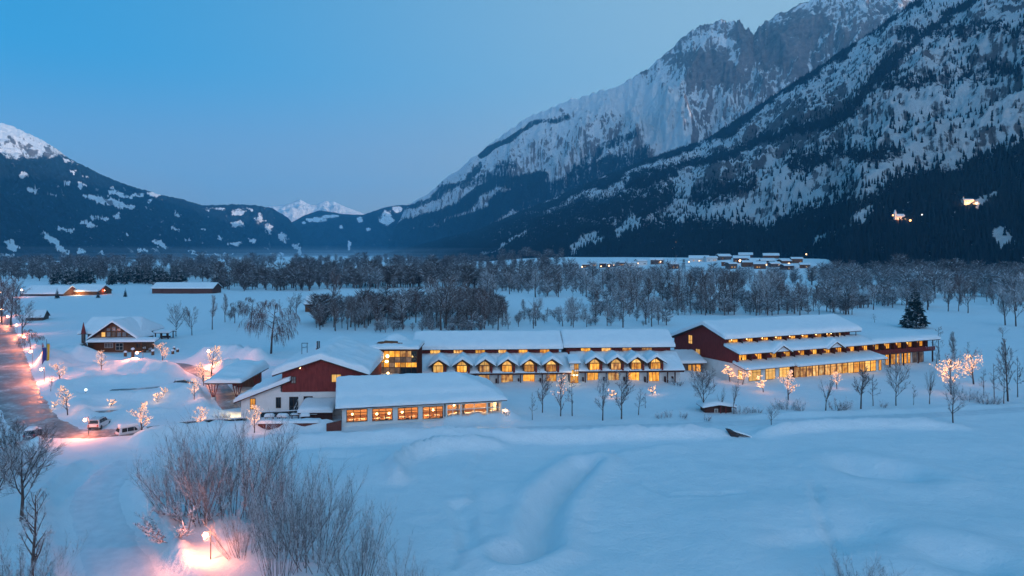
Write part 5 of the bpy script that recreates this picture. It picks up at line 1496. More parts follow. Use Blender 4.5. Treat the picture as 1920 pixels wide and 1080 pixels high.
for k in range(3):
    T, Cn, _ = bare_tree(100 + k, 'round', .055, 1.1); proto('round%d' % k, T, Cn, 'bark', ('twigs', 'twigs_grey', 'twigs')[k])
    T, Cn, _ = bare_tree(110 + k, 'tall', .055, 1.15); proto('tall%d' % k, T, Cn, 'bark', ('twigs', 'twigs_grey', 'twigs_red')[k])
    T, Cn, _ = bare_tree(120 + k, 'oval', .055, 1.1); proto('oval%d' % k, T, Cn, 'bark', ('twigs', 'twigs_grey', 'twigs_red')[k])
for k in range(2):
    T, Cn, _ = bare_tree(130 + k, 'slim', .05, .8); proto('slim%d' % k, T, Cn, 'bark', ('twigs', 'twigs_grey')[k])
    T, Cn, _ = bare_tree(140 + k, 'vase', .06, 1.0); proto('vase%d' % k, T, Cn, 'bark', 'twigs')
    T, Cn, _ = bare_tree(150 + k, 'weep', .03, 1.6); proto('weep%d' % k, T, Cn, 'bark', ('twigs_red', 'twigs')[k])
T, Cn, _ = bare_tree(165, 'oval', .032, 1.7); proto('near_oval', T, Cn, 'bark', 'twigs_grey')
T, Cn, _ = bare_tree(166, 'round', .030, 1.6); proto('near_round', T, Cn, 'bark', 'twigs')
T, Cn, _ = bare_tree(167, 'tall', .022, 1.1); proto('near_slim', T, Cn, 'bark', 'twigs_grey')
T, Cn, _ = bare_tree(161, 'round', .045, 1.5); proto('dense', T, Cn, 'bark', 'twigs')
for k in range(3):
    T, Cn = spruce(170 + k, 14, 2.6 + .5 * k); proto('spruce%d' % k, T, Cn, 'bark', 'needles')
T, Cn = spruce(180, 14, 4.6, 26, 15); proto('big_spruce', T, Cn, 'bark', 'needles')
for k in range(3):
    T, Cn = shrub(190 + k, 7.0, 1.5 + .3 * k, 35, .020, .75); proto('thicket%d' % k, T, Cn, 'bark_grey', 'twigs_grey')
T, Cn = shrub(195, 2.0, .5, 12, .03, .9); proto('bush', T, Cn, 'bark', 'twigs_snowy')

def px_tree(key, u, vb, vt, label, H0=10, **k):
    x, y = G(u, vb); h = (vb - vt) * y / F_PX
    return add_tree(key, H0, x, y, h, label, **k)

# ---- thickets and trees in the foreground
for key, u, vb, vt, lab, sx in (
        ('thicket0', 380, 985, 812, 'tallest fan shaped leafless thicket beside the snowy track, left of the pink lamp', .95),
        ('thicket1', 440, 975, 800, 'wide leafless thicket rising directly behind the pink lit lamp', 1.0),
        ('thicket2', 338, 970, 850, 'leafless thicket leaning left over the snowy track', .9),
        ('thicket1', 505, 985, 845, 'slender stemmed thicket right behind the pink glow', .8),
        ('thicket0', 550, 1040, 880, 'upright leafless thicket to the right of the pink glow', .9),
        ('thicket2', 592, 1065, 900, 'leafless thicket on the slope between the pink glow and the open field', .9),
        ('thicket0', 665, 1110, 965, 'low leafless thicket at the lower edge beside the field', .9),
        ('thicket1', 745, 1150, 1040, 'rightmost low thicket with only its twig tips in view at the lower edge', 1.0),
        ('thicket2', 520, 1090, 930, 'nearest leafless thicket below the pink glow', .55)):
    px_tree(key, u, vb, vt, lab, 7.0, name='thicket', cat='shrub', group='leafless thickets beside the track', sx=sx, rz=random.uniform(0, 6))
px_tree('near_round', 40, 965, 805, 'dark bushy leafless tree at the left edge above the track', sx=1.1)
px_tree('near_oval', -15, 975, 800, 'dark leafless tree cut by the left edge of the picture', sx=1.2)
px_tree('thicket0', 10, 900, 815, 'dark thicket under the trees at the left edge', 7.0, name='thicket', cat='shrub', sx=1.3)
px_tree('near_slim', 62, 1110, 915, 'slender frosted sapling with drooping side twigs in the lower left corner', sx=1.1, name='sapling')
px_tree('bush', 325, 1012, 962, 'bent snow laden shrub left of the pink lamp', 2.0, name='bush', cat='shrub', sx=2.4)
px_tree('bush', 365, 990, 950, 'second bent snow laden shrub behind the pink lamp', 2.0, name='bush', cat='shrub', sx=2.2)
px_tree('thicket2', 455, 1045, 960, 'thin pink lit shrub right beside the pink lamp', 7.0, name='thicket', cat='shrub', sx=1.0)
px_tree('thicket1', 40, 1120, 1010, 'frosted thicket at the lower left edge under the sapling', 7.0, name='thicket', cat='shrub', sx=1.3)
px_tree('bush', 12, 1090, 1050, 'snowy bush in the lower left corner', 2.0, name='bush', cat='shrub')
px_tree('thicket1', 1620, 1130, 1040, 'single thicket with its twig tips showing at the lower right edge', 7.0, name='thicket', cat='shrub', sx=1.3)

# ---- trees of the hotel lawn
lawn = [('slim0', 998, 790, 738, 1.2, 'small slender tree at the left end of the lawn row'), ('oval0', 1017, 775, 708, .9, 'tall tree in front of the longer wing next to the small slender tree'),
        ('slim0', 1073, 782, 712, 1.5, 'tall narrow tree right of the pink lit tree on the lawn'), ('oval1', 1130, 791, 720, .95, 'bare tree in front of the stair link by the pink lit twigs'),
        ('oval0', 1165, 789, 714, 1.0, 'dense bare tree below the second dormer of the shorter wing'), ('slim1', 1197, 780, 728, 1.5, 'pale frosted tree below the third dormer of the shorter wing'),
        ('dense', 1320, 774, 704, 1.0, 'round densely twigged tree left of the little red hut'), ('vase0', 1376, 777, 716, .75, 'pollarded tree with upright limbs right of the little red hut'),
        ('vase1', 1353, 776, 728, .5, 'thin pollarded tree in front of the little red hut'), ('round1', 1446, 800, 768, 1.2, 'tiny umbrella shaped tree standing alone by the lawn path'),
        ('vase0', 1548, 775, 712, 1.1, 'pollarded tree with bare spreading arms in front of the glazed gallery'), ('tall0', 1614, 768, 690, 1.0, 'tall tree with tiered branches in front of the gallery end'),
        ('slim0', 1637, 762, 702, 1.3, 'slim tree close behind the tiered tree on the lawn'), ('round0', 1680, 762, 688, .8, 'wide bare tree in front of the right end of the red block'),
        ('slim0', 1713, 760, 720, 1.0, 'thin young tree between the wide tree and the fan shaped tree'), ('vase1', 1743, 758, 694, .75, 'fan shaped pollard with upright limbs on the right lawn'),
        ('oval1', 1787, 793, 722, 1.1, 'bare tree with a low round crown standing in front of the lawn path bank'), ('slim0', 1845, 745, 690, 1.0, 'thin pole like tree under the rightmost lit tree'),
        ('slim1', 1864, 752, 680, 1.1, 'thin stake like tree right of the lit trees'), ('tall1', 1890, 752, 640, .8, 'tall frosted birch near the right edge'),
        ('slim0', 1882, 758, 690, 1.3, 'lower twiggy tree beside the tall frosted birch'), ('slim0', 1908, 745, 668, 1.0, 'dark slender tree close to the right edge'),
        ('tall1', 1790, 690, 625, .8, 'frosted tree behind the left one of the two big lit trees'), ('slim1', 1812, 690, 640, 1.0, 'thin tree between the two big lit trees'),
        ('slim0', 1761, 676, 612, 1.2, 'dark shrubby tree against the far end of the red block'), ('slim1', 1755, 690, 650, 1.5, 'frosted shrub at the corner of the red block'),
        ('slim0', 1210, 765, 735, 1.5, 'short bare tree at the right end of the lit twig pair')]
for key, u, vb, vt, sx, lab in lawn: px_tree(key, u, vb, vt, lab, sx=sx, group='bare trees on the hotel lawn')
for k, (u, vb, vt, lab) in enumerate(((1255, 782, 768, 'snow covered shrub left of the red hut'), (1280, 784, 770, 'second snow covered shrub left of the red hut'), (1390, 778, 760, 'snowy shrub right of the red hut'),
        (1408, 775, 762, 'pale snowy shrub below the pollard by the hut'), (1462, 770, 752, 'blue grey evergreen shrub below the lit round tree'), (1480, 772, 745, 'twiggy shrub right below the lit round tree'),
        (1500, 773, 758, 'snowy shrub at the foot of the lawn bank'), (1590, 770, 750, 'snowy shrub left of the tiered tree'), (1570, 772, 745, 'twiggy shrub right of the pollard with spreading arms'),
        (1655, 766, 752, 'low shrub between the tiered tree and the wide tree'), (1820, 752, 725, 'grey shrub group under the big lit trees'), (1845, 756, 735, 'snow laden shrub right of the big lit trees'), (1860, 758, 738, 'last snow laden shrub of the right lawn'),
        (1420, 776, 764, 'small shrub on the bank of the lawn path'), (1270, 722, 706, 'snowed in shrub by the passage'), (950, 790, 778, 'dark low shrub at the right corner of the restaurant'), (1240, 786, 772, 'snowy hedge plant near the path'),
        (425, 782, 770, 'snow covered shrub by the entrance railing'), (412, 784, 772, 'second snow covered shrub by the entrance railing'), (1325, 790, 776, 'shrub in the snow below the dense round tree'))):
    px_tree('bush', u, vb, vt, lab, 2.0, name='bush', cat='shrub', group='snowy shrubs', sx=1.3)

# ---- single trees left and behind
for key, u, vb, vt, sx, lab in (('round0', 330, 631, 580, .9, 'left of two bare trees behind the chalet parking'), ('round2', 360, 629, 582, .9, 'right of two bare trees behind the chalet parking'),
        ('tall1', 398, 618, 556, .8, 'pale tree in the field left of the birch'), ('tall1', 422, 604, 553, .8, 'pale tree further back in the field'), ('weep0', 470, 614, 560, 1.2, 'drooping reddish tree behind the weeping birch'),
        ('weep0', 508, 664, 568, 1.15, 'large weeping birch above the snowy roofs left of the gabled house'), ('weep1', 440, 606, 565, 1.0, 'drooping tree at the field edge'), ('oval0', 555, 590, 556, 1.4, 'dark dense tree in front of the small barn'),
        ('oval2', 628, 590, 520, 1.0, 'tall dark tree right of the small barn'), ('slim1', 525, 592, 560, 1.5, 'thin tree left of the small barn'), ('oval1', 545, 588, 560, 1.3, 'frosted tree beside the small barn'),
        ('oval2', 20, 612, 535, 1.1, 'dark reddish tree above the street lamps'), ('oval2', 3, 605, 530, 1.0, 'dark tree at the left edge above the road'), ('round0', 42, 632, 575, 1.1, 'spreading tree between two street lamps'),
        ('oval2', 30, 595, 542, 1.2, 'reddish tree in front of the far lit barn'), ('weep0', 57, 656, 618, 1.4, 'pink lit drooping tree beside the road lamps'), ('round2', -12, 620, 545, 1.1, 'tree at the far left road bend'),
        ('slim1', 95, 735, 705, 1.4, 'frosted sapling at the mouth of the car park'), ('round0', 1815, 587, 536, 1.0, 'lone bare tree in the white field right of the big spruce'),
        ('tall2', 1120, 580, 545, 1.1, 'small reddish tree behind the shorter wing'), ('oval0', 1168, 614, 562, 1.4, 'dark round tree above the shorter wing roof'), ('tall1', 1000, 616, 568, .9, 'frosted tree rising behind the gap of the two wings'),
        ('slim1', 972, 614, 580, 1.3, 'thin frosted tree behind the longer wing'), ('round1', 1075, 614, 580, 1.3, 'low frosted tree behind the gap between the wings'), ('round1', 1055, 612, 578, 1.3, 'frosted bush like tree behind the gap between the wings'),
        ('round1', 1100, 613, 590, 1.6, 'low frosted tree behind the shorter wing'), ('tall1', 1885, 610, 555, 1.2, 'pale frosted tree clump at the right edge of the white field'), ('round1', 1905, 612, 545, 1.1, 'pale frosted tree at the very right edge'),
        ('slim1', 1640, 605, 588, 2.0, 'bare shrub left of the big spruce'), ('round1', 1880, 632, 615, 1.6, 'snowy low tree in the white field below the frosted clump')):
    px_tree(key, u, vb, vt, lab, sx=sx)
px_tree('big_spruce', 1715, 614, 534, 'large dark snow flecked spruce behind the right end of the hotel', 14, name='spruce_tree')
for u, vb, vt, lab in ((107, 560, 538, 'small spruce beside the left barn lamp'), (184, 559, 541, 'tiny spruce at the right end of the lit barn'), (235, 557, 539, 'tiny spruce standing alone in the field between the barns')):
    px_tree('spruce1', u, vb, vt, lab, 14, name='spruce_tree')
rs = random.Random(5)
for k in range(36):
    u = 98 + 250 * (k + .7 * rs.random()) / 36; vb = rs.uniform(527, 536)
    if 178 < u < 204: continue
    px_tree('spruce%d' % rs.randrange(3), u, vb, rs.uniform(488, 500), 'dark snow flecked spruce in the row behind the barns', 14, name='spruce_tree', group='spruces in a row behind the barns', sx=rs.uniform(.9, 1.25))
for u, vb in ((410, 540), (418, 538), (402, 541)):
    px_tree('spruce2', u, vb, 505, 'snowy spruce beside the chimney smoke', 14, name='spruce_tree', group='spruces beside the chimney smoke', sx=1.3)

# ---- woods that can still be told apart
def wood(n, u0, u1, v0, v1, top, kinds, label, group, seed, sx=1.0, name='bare_tree'):
    r = random.Random(seed); placed = []
    tries = 0
    while len(placed) < n and tries < n * 40:
        tries += 1
        u = r.uniform(u0, u1); v = r.uniform(v0, v1)
        x, y = G(u, v)
        vt = np.interp(u, *top) + r.choice((-6, 0, 4, 10, 18, 26)) + r.uniform(-3, 5)
        h = (v - vt) * y / F_PX
        if h < 4 or h > 26: continue
        if any((x - a) ** 2 + (y - b) ** 2 < 3.2 ** 2 for a, b in placed): continue
        placed.append((x, y))
        add_tree(r.choice(kinds), 10, x, y, h, label, group, name, rz=r.uniform(0, 6.28), sx=sx * r.uniform(.85, 1.2))
wood(92, 590, 955, 574, 622, ([590, 620, 700, 760, 800, 830, 900, 930, 950], [584, 558, 556, 552, 548, 538, 540, 552, 572]), ['tall0', 'tall2', 'tall0', 'oval2', 'tall1', 'oval0', 'round0'],
     'dark bare tree in the dense wood behind the longer wing', 'bare trees of the wood behind the longer wing', 21, 1.1)
wood(76, 1155, 1605, 558, 592, ([1150, 1175, 1250, 1330, 1420, 1500, 1560, 1605], [530, 512, 506, 516, 512, 530, 540, 556]), ['tall0', 'tall1', 'round0', 'tall0', 'oval1', 'round1'],
     'tall bare tree in the wood behind the red block', 'bare trees of the wood behind the red block', 22, 1.05)
wood(36, 1600, 1930, 556, 584, ([1600, 1660, 1750, 1800, 1930], [536, 522, 524, 520, 530]), ['tall0', 'round0', 'round1', 'tall1', 'tall2'],
     'bare tree in the loose wood right of the red block', 'bare trees of the loose wood on the right', 23, 1.25)
wood(20, 900, 1180, 540, 560, ([900, 1180], [512, 514]), ['tall1', 'oval1', 'tall0', 'round1'], 'frosted bare tree in the wood beyond the white field', 'frosted trees beyond the white field', 24, 1.3)

wood(24, 962, 1250, 588, 613, ([960, 1100, 1250], [566, 572, 570]), ['round1', 'tall1', 'oval1', 'round0', 'tall0'], 'frosted bare tree close behind the roofs of the two dormered wings', 'frosted trees close behind the dormered wings', 25, 1.2)
# ---- the far woods of the valley floor and the undergrowth of the nearer ones, masses nobody could count
def cheap_tree(seed, nb=230, w=.19):
    """10 m high leafless tree of slim blades only"""
    r = random.Random(seed); V, Fc = [], []
    def bl(p, q, ww):
        d = q - p; a = d.cross(Vector((r.uniform(-1, 1), r.uniform(-1, 1), r.uniform(-1, 1))))
        if a.length < 1e-6: return
        a.normalize(); n = len(V); V.extend([tuple(p - a * ww / 2), tuple(p + a * ww / 2), tuple(q)]); Fc.append((n, n + 1, n + 2))
    for k in range(3): bl(Vector((0, 0, -.5)), Vector((r.uniform(-.3, .3), r.uniform(-.3, .3), 8.5)), .45)
    for k in range(nb):
        z = r.uniform(1.6, 8.2); a = r.uniform(0, 6.283)
        R_ = 2.9 * math.sin(math.pi * min(1, max(.06, (z - .8) / 8.6))) ** .6
        p = Vector((0, 0, z)) + Vector((math.cos(a), math.sin(a), 0)) * R_ * r.uniform(0, .55)
        q = p + Vector((math.cos(a) * R_ * .6, math.sin(a) * R_ * .6, r.uniform(.5, 1.9)))
        bl(p, q, w * r.uniform(.5, 1.2))
        if r.random() < .6: bl(p.lerp(q, .4), p.lerp(q, .4) + Vector((r.uniform(-1, 1), r.uniform(-1, 1), r.uniform(0, 1.2))) * .9, w * .6)
    return np.array(V), np.array(Fc)
CH = [cheap_tree(400 + k) for k in range(5)]
def far_wood(name, n, u0, u1, v0, v1, hmin, hmax, seed, mat, skip=None, label='belt of bare woodland across the valley floor', sx=1.3):
    r = np.random.RandomState(seed); V, Fc = [], []; nb = 0; pts = []
    while len(pts) < n:
        u = r.uniform(u0, u1, n); v_ = r.uniform(v0, v1, n)
        for a, b in zip(u, v_):
            if len(pts) < n and not (skip is not None and skip(a, b)):
                q = G(a, b)
                if pnoise(q[0] / 70 + seed, q[1] / 70) > -.28: pts.append(q)
    xy = np.array(pts); zz = ground(xy[:, 0], xy[:, 1])
    for (x, y), z in zip(pts, zz):
        h = r.uniform(hmin, hmax) * (.75 + .7 * float(max(0, .45 + pnoise(x / 45, y / 45)))); v, t = CH[r.randint(5)]
        a = r.uniform(0, 6.28); s_ = h / 10; w = s_ * r.uniform(.8, 1.2) * sx; c_, q_ = math.cos(a), math.sin(a)
        V.append(np.stack([(v[:, 0] * c_ - v[:, 1] * q_) * w + x, (v[:, 0] * q_ + v[:, 1] * c_) * w + y, v[:, 2] * s_ + z], 1)); Fc.append(t + nb); nb += len(v)
    o_ = link_mesh(name, np.concatenate(V), np.concatenate(Fc), M[mat])
    tag(o_, label, None, None, 'stuff')
    return o_
M['twigs_far'] = twig_mat('far_twigs', (0.10, 0.080, 0.080), 0.17, 1.2)
M['twigs_far_pale'] = twig_mat('far_pale_twigs', (0.16, 0.145, 0.15), 0.24, 1.2)
far_wood('far_woods', 330, 380, 960, 521, 549, 10, 19, 1, 'twigs_far', lambda u, v: (285 < u < 400 and v > 528) or (v > 541 and u > 640) or (v > 546))
far_wood('far_woods', 420, 640, 1960, 521, 542, 10, 18, 2, 'twigs_far_pale', lambda u, v: (1240 < u < 1540 and v < 528) or (v > 534 and 1180 < u < 1330))
far_wood('far_woods', 190, -60, 400, 518, 527, 9, 15, 3, 'twigs_far')
far_wood('far_woods', 150, 1540, 1990, 532, 560, 9, 17, 4, 'twigs_far_pale')
far_wood('far_woods', 420, -60, 1060, 499, 516, 12, 22, 5, 'twigs_far', lambda u, v: v > 506 and 500 < u < 545)
far_wood('far_woods', 420, -80, 1040, 486, 499, 14, 26, 6, 'twigs_far', lambda u, v: pnoise(u / 60, v / 3) > .15)
far_wood('far_woods', 130, 1540, 1990, 520, 532, 12, 20, 8, 'twigs_far')
ug = 'thicket of undergrowth filling the wood'
far_wood('undergrowth', 260, 592, 960, 566, 616, 4, 10, 11, 'twigs_far', lambda u, v: v < np.interp(u, [590, 700, 950], [590, 578, 566]) or v > 603 + 22 * pnoise(u / 26.0, 1.5) or u < 628 + 70 * pnoise(v / 11.0, 3.3) or u > 938 + 50 * pnoise(v / 9.0, 7.3), ug, 1.5)
far_wood('undergrowth', 240, 1110, 1600, 552, 592, 4, 10, 12, 'twigs_far_pale', None, ug, 1.5)
far_wood('undergrowth', 70, 1600, 1960, 552, 578, 4, 9, 13, 'twigs_far_pale', lambda u, v: v > 566 and 1760 < u < 1880, ug, 1.5)
far_wood('undergrowth', 95, 600, 960, 604, 624, 2, 5.5, 16, 'twigs_far_pale', lambda u, v: u < 680 + 90 * pnoise(v / 8.0, 5.1) or u > 935 + 50 * pnoise(v / 8.0, 2.1) or pnoise(u / 18.0, v / 7.0) < -.05, ug, 1.6)
far_wood('undergrowth', 50, 960, 1250, 592, 612, 2, 5, 15, 'twigs_far_pale', None, ug, 1.6)
far_wood('undergrowth', 90, 900, 1180, 536, 556, 5, 9, 14, 'twigs_far_pale', None, ug, 1.5)

# ---- conifers on the mountain side, scattered over the slope by its forest cover
def slope_conifers(name, P, fo, u, v, n, hmin, hmax, seed, keepf):
    r = np.random.RandomState(seed)
    a = P[1:, :-1] - P[:-1, :-1]; b = P[:-1, 1:] - P[:-1, :-1]
    area = np.linalg.norm(np.cross(a, b), axis=2)
    uu, vv = u[:-1, :-1], v[:-1, :-1]
    ok = (uu > -60) & (uu < 1990) & (vv > -60) & (vv < 540) & (P[:-1, :-1, 1] > 300)
    f_ = np.clip(fo[:-1, :-1], 0, 1)
    # nearer slopes carry visible single trees, far ones need fewer
    wgt = area * ok * keepf(f_) / np.maximum(P[:-1, :-1, 1], 700) ** 1.0
    wgt = (wgt / wgt.sum()).ravel()
    idx = r.choice(len(wgt), n, p=wgt)
    i, j = np.unravel_index(idx, f_.shape)
    s, t = r.rand(n, 1), r.rand(n, 1)
    Q = P[i, j] * (1 - s) * (1 - t) + P[i + 1, j] * s * (1 - t) + P[i, j + 1] * (1 - s) * t + P[i + 1, j + 1] * s * t
    Q[:, 2] -= .6
    qu, qv = proj(Q)
    keep = ~(((np.abs(qu - 1690) < 24) & (qv > 392) & (qv < 424)) | ((np.abs(qu - 1816) < 20) & (qv > 366) & (qv < 398)))
    Q = Q[keep]; n = len(Q)
    h = r.uniform(hmin, hmax, n) * np.where(r.rand(n) < .15, 1.3, 1.0)
    me = bpy.data.meshes.new(name)
    me.vertices.add(n); me.vertices.foreach_set('co', Q.astype(np.float32).ravel())
    at_ = me.attributes.new('height', 'FLOAT', 'POINT'); at_.data.foreach_set('value', h.astype(np.float32))
    at2 = me.attributes.new('turn', 'FLOAT', 'POINT'); at2.data.foreach_set('value', r.rand(n).astype(np.float32) * 6.28)
    me.update()
    o_ = bpy.data.objects.new(name, me); COL.objects.link(o_)
    ng = bpy.data.node_groups.new('conifer_scatter', 'GeometryNodeTree')
    ng.interface.new_socket('Geometry', in_out='INPUT', socket_type='NodeSocketGeometry')
    ng.interface.new_socket('Geometry', in_out='OUTPUT', socket_type='NodeSocketGeometry')
    gi, go = ng.nodes.new('NodeGroupInput'), ng.nodes.new('NodeGroupOutput')
    join = ng.nodes.new('GeometryNodeJoinGeometry')
    for z0, dep, rb in ((0.0, .62, .21), (.36, .64, .14)):
        c = ng.nodes.new('GeometryNodeMeshCone'); c.inputs['Vertices'].default_value = 6
        c.inputs['Radius Top'].default_value = 0.0; c.inputs['Radius Bottom'].default_value = rb; c.inputs['Depth'].default_value = dep
        tf = ng.nodes.new('GeometryNodeTransform'); tf.inputs['Translation'].default_value = (0, 0, z0)
        ng.links.new(c.outputs['Mesh'], tf.inputs['Geometry']); ng.links.new(tf.outputs[0], join.inputs[0])
    sm = ng.nodes.new('GeometryNodeSetMaterial'); sm.inputs['Material'].default_value = M['slope_needles']
    ng.links.new(join.outputs[0], sm.inputs['Geometry'])
    ip = ng.nodes.new('GeometryNodeInstanceOnPoints')
    ng.links.new(gi.outputs[0], ip.inputs['Points']); ng.links.new(sm.outputs[0], ip.inputs['Instance'])
    na = ng.nodes.new('GeometryNodeInputNamedAttribute'); na.data_type = 'FLOAT'; na.inputs[0].default_value = 'height'
    cx = ng.nodes.new('ShaderNodeCombineXYZ')
    for q in range(3): ng.links.new(na.outputs[0], cx.inputs[q])
    ng.links.new(cx.outputs[0], ip.inputs['Scale'])
    nt_ = ng.nodes.new('GeometryNodeInputNamedAttribute'); nt_.data_type = 'FLOAT'; nt_.inputs[0].default_value = 'turn'
    cr = ng.nodes.new('ShaderNodeCombineXYZ'); ng.links.new(nt_.outputs[0], cr.inputs[2]); ng.links.new(cr.outputs[0], ip.inputs['Rotation'])
    ng.links.new(ip.outputs[0], go.inputs[0])
    md = o_.modifiers.new('scatter', 'NODES'); md.node_group = ng
    tag(o_, 'conifer forest covering the mountain side', None, None, 'stuff')
    return o_
M['slope_needles'] = twig_mat('slope_needles', (0.011, 0.026, 0.042), 0.17, 0.25)
slope_conifers('conifer_forest', *FOREST_F, 85000, 9, 16, 3, lambda f: 0.03 + f ** 1.8)
# ================================================================ other buildings
def barn(name, label, u0, u1, vb, v_eave, v_top, depth, wall, cat='barn', kind='gable', snow=.6, lean=0, deg=0.0, group=None, zbase=None):
    """long simple building: front wall seen between two photo columns, ridge along the front"""
    x0, y0 = G(u0, vb) if zbase is None else G(u0, vb, zbase)
    zb = gz(x0, y0) if zbase is None else zbase
    F = Frame(x0, y0, deg); w = F.x(u1)
    he = max(1.2, F.z(v_eave, w / 2) - zb)
    hr = F.z(v_top, w / 2, depth / 2) - zb - snow
    hr = max(hr, he + depth * .12)
    t = thing(name, label, cat, (x0, y0, zb), F.a, group)
    if kind == 'gable':
        k = (hr - he) / (depth / 2 + .6)
        f = lambda x, y: np.minimum(he + k * (y + .6), he + k * (depth + .6 - y)) + 0 * x
        MB().prism([(0, -1), (depth, -1), (depth, he + k * .6 - .12), (depth / 2, hr - .14), (0, he + k * .6 - .12)], 'x', 0, w).build('wall', wall, t)
        ky = (depth / 2,)
    else:
        k = (hr - he) / (depth + 1)
        f = lambda x, y: he + k * (y + .6) + 0 * x
        MB().prism([(0, -1), (depth, -1), (depth, he + k * (depth + .6) - .16), (0, he + k * .6 - .16)], 'x', 0, w).build('wall', wall, t)
        ky = ()
    o_ = max(.5, w * .02)
    roof_sheet(t, -o_, w + o_, -.6, depth + .6, f, .14, M['dark_wood'], ky=ky)
    st_ = max(.5, w / 40)
    snow_slab(t, -o_ - .04, w + o_ + .04, -.64, depth + .64, f, snow, min(.9, depth * .2), st_, rough=.07, seed=u0)
    return t, F, w, he

# chalet with the glazed gable
FH = Frame((172 - 960) / F_PX * 200, 200.0, 4.0)
cha = thing('chalet', 'brown timber chalet with glazed gable and snowy cross roof behind the car park', 'building', (FH.X0, FH.Y0, gz(FH.X0 + 8, 202)), FH.a)
zc = gz(FH.X0 + 8, 202)
hz_ = lambda v, x, y=0: FH.z(v, x, y) - zc
wc_ = FH.x(296)
box('lower_wall', M['brown_wood'], cha, 0.4, FH.x(266), 0.0, 8, -1, 3.6)
gcx = FH.x(214.6); gap = hz_(603, gcx); geh = hz_(633, gcx); ghw = FH.x(258) - gcx
MB().prism([(gcx - ghw + .5, 3.61), (gcx + ghw - .5, 3.61), (gcx + ghw - .5, geh - .1), (gcx, gap - .25), (gcx - ghw + .5, geh - .1)], 'y', -.3, 8).build('gable_wall', M['brown_wood'], cha)
kg = (gap - geh) / ghw
gf = lambda x, y: gap - kg * np.abs(x - gcx)
roof_sheet(cha, gcx - ghw - .6, gcx + ghw + .6, -1.4, 9.5, gf, .16, M['dark_wood'], (gcx,), name='gable_roof')
snow_slab(cha, gcx - ghw - .65, gcx + ghw + .65, -1.45, 9.6, gf, .75, .9, .5, rough=.06, seed=71)
mz0 = hz_(625, FH.x(278), 4); mr = hz_(593, gcx, 12) - .5
mxr = FH.x(276, 8)
mf = lambda x, y: np.minimum(np.minimum(mz0 + (mr - mz0) / 8 * (y - 4), mz0 + (mr - mz0) / 8 * (20 - y)), mz0 + 1.1 * (mxr - x))
roof_sheet(cha, FH.x(159, 8), FH.x(276, 8), 4, 20, mf, .18, M['dark_wood'], list(np.linspace(mxr - 6, mxr - .3, 10)), list(np.linspace(4.5, 19.5, 16)), name='main_roof')
snow_slab(cha, FH.x(158.5, 8), FH.x(276.5, 8), 3.9, 20.1, mf, .6, .9, .6, rough=.05, seed=72)
box('rear_wall', M['brown_wood'], cha, FH.x(164, 8), FH.x(262, 8), 8.1, 17, -1, mz0 - .1)
sf = lambda x, y: 3.3 + .20 * (y + 2.6) + 0 * x
roof_sheet(cha, -.2, wc_ + .3, -2.6, 1.2, sf, .14, M['dark_wood'], name='veranda_roof')
snow_slab(cha, -.25, wc_ + .35, -2.7, .2, sf, .65, .8, .4, rough=.05, seed=73)
# gable glazing: two rows between timber posts, cut by the slope
gl_w = (ghw - 1.4) * 2; n_ = 7
for r_, (za, zb_) in enumerate(((4.55, 6.0), (6.25, 7.6))):
    for k in range(n_):
        a = gcx - gl_w / 2 + gl_w * k / n_ + .12; b = gcx - gl_w / 2 + gl_w * (k + 1) / n_ - .12
        top = min(gf(np.array(a), 0), gf(np.array(b), 0)) - .35
        if top < za + .45: continue
        window(cha, a, b, za, min(zb_, float(top)), -.3, 1, 1, 'pane_curtain' if (r_ == 0 and k in (1,)) else ('pane_dim' if (k in (0, 3) and r_ == 0) else 'pane_grey'), 'frame_dark', label='pane of the glazed gable')
window(cha, FH.x(196), FH.x(212), 1.3, 2.7, 0, 3, 1, 'pane_grey', 'frame_white', label='white framed ground floor window')
window(cha, FH.x(217), FH.x(231), .6, 2.7, 0, 2, 2, 'pane_dark', 'frame_white', name='door', label='dark glazed double door')
window(cha, FH.x(256), FH.x(262), 1.3, 2.5, 0, 2, 1, 'pane_dark', 'frame_dark', label='small dark window')
for k in range(9):
    x_ = FH.x(266) + k * .55
    box('post', M['brown_wood'], cha, x_ - .07, x_ + .07, -2.3, -2.15, -.5, 3.3)
MB().tube((FH.x(156.5, 3), 3, 5.2), (FH.x(156.5, 3), 3, 5.8), .75, .55, 8).tube((FH.x(156.5, 3), 3, 5.8), (FH.x(156.5, 3), 3, 8.6), .62, .04, 8).build('turret', M['red_wood'], cha)
box('turret_post', M['grey_wood'], cha, FH.x(156.5, 3) - .4, FH.x(156.5, 3) + .4, 2.6, 3.4, -1, 5.19)
# plank wing wall coming forward from the left corner
wing_ = [(FH.x(155, 6), 6.0), (FH.x(158, 1), 1.0), (FH.x(165, -6), -6.0), (FH.x(176, -12), -12.0), (FH.x(186, -15), -15)]
for (xa_, ya_), (xb_, yb_) in zip(wing_[:-1], wing_[1:]):
    L_ = math.hypot(xb_ - xa_, yb_ - ya_); nn = int(L_ / .9)
    for k in range(nn):
        t_ = (k + .5) / nn
        xx, yy = xa_ + (xb_ - xa_) * t_, ya_ + (yb_ - ya_) * t_
        hh = 4.2 - 3.0 * max(0, (6 - yy)) / 21 + random.uniform(-.05, .05)
        q = MB().box(-.42, .42, -.06, .06, -1, hh).build('plank', M['grey_wood'], cha)
        q.location = (xx, yy, 0); q.rotation_euler = (0, 0, math.atan2(yb_ - ya_, xb_ - xa_))

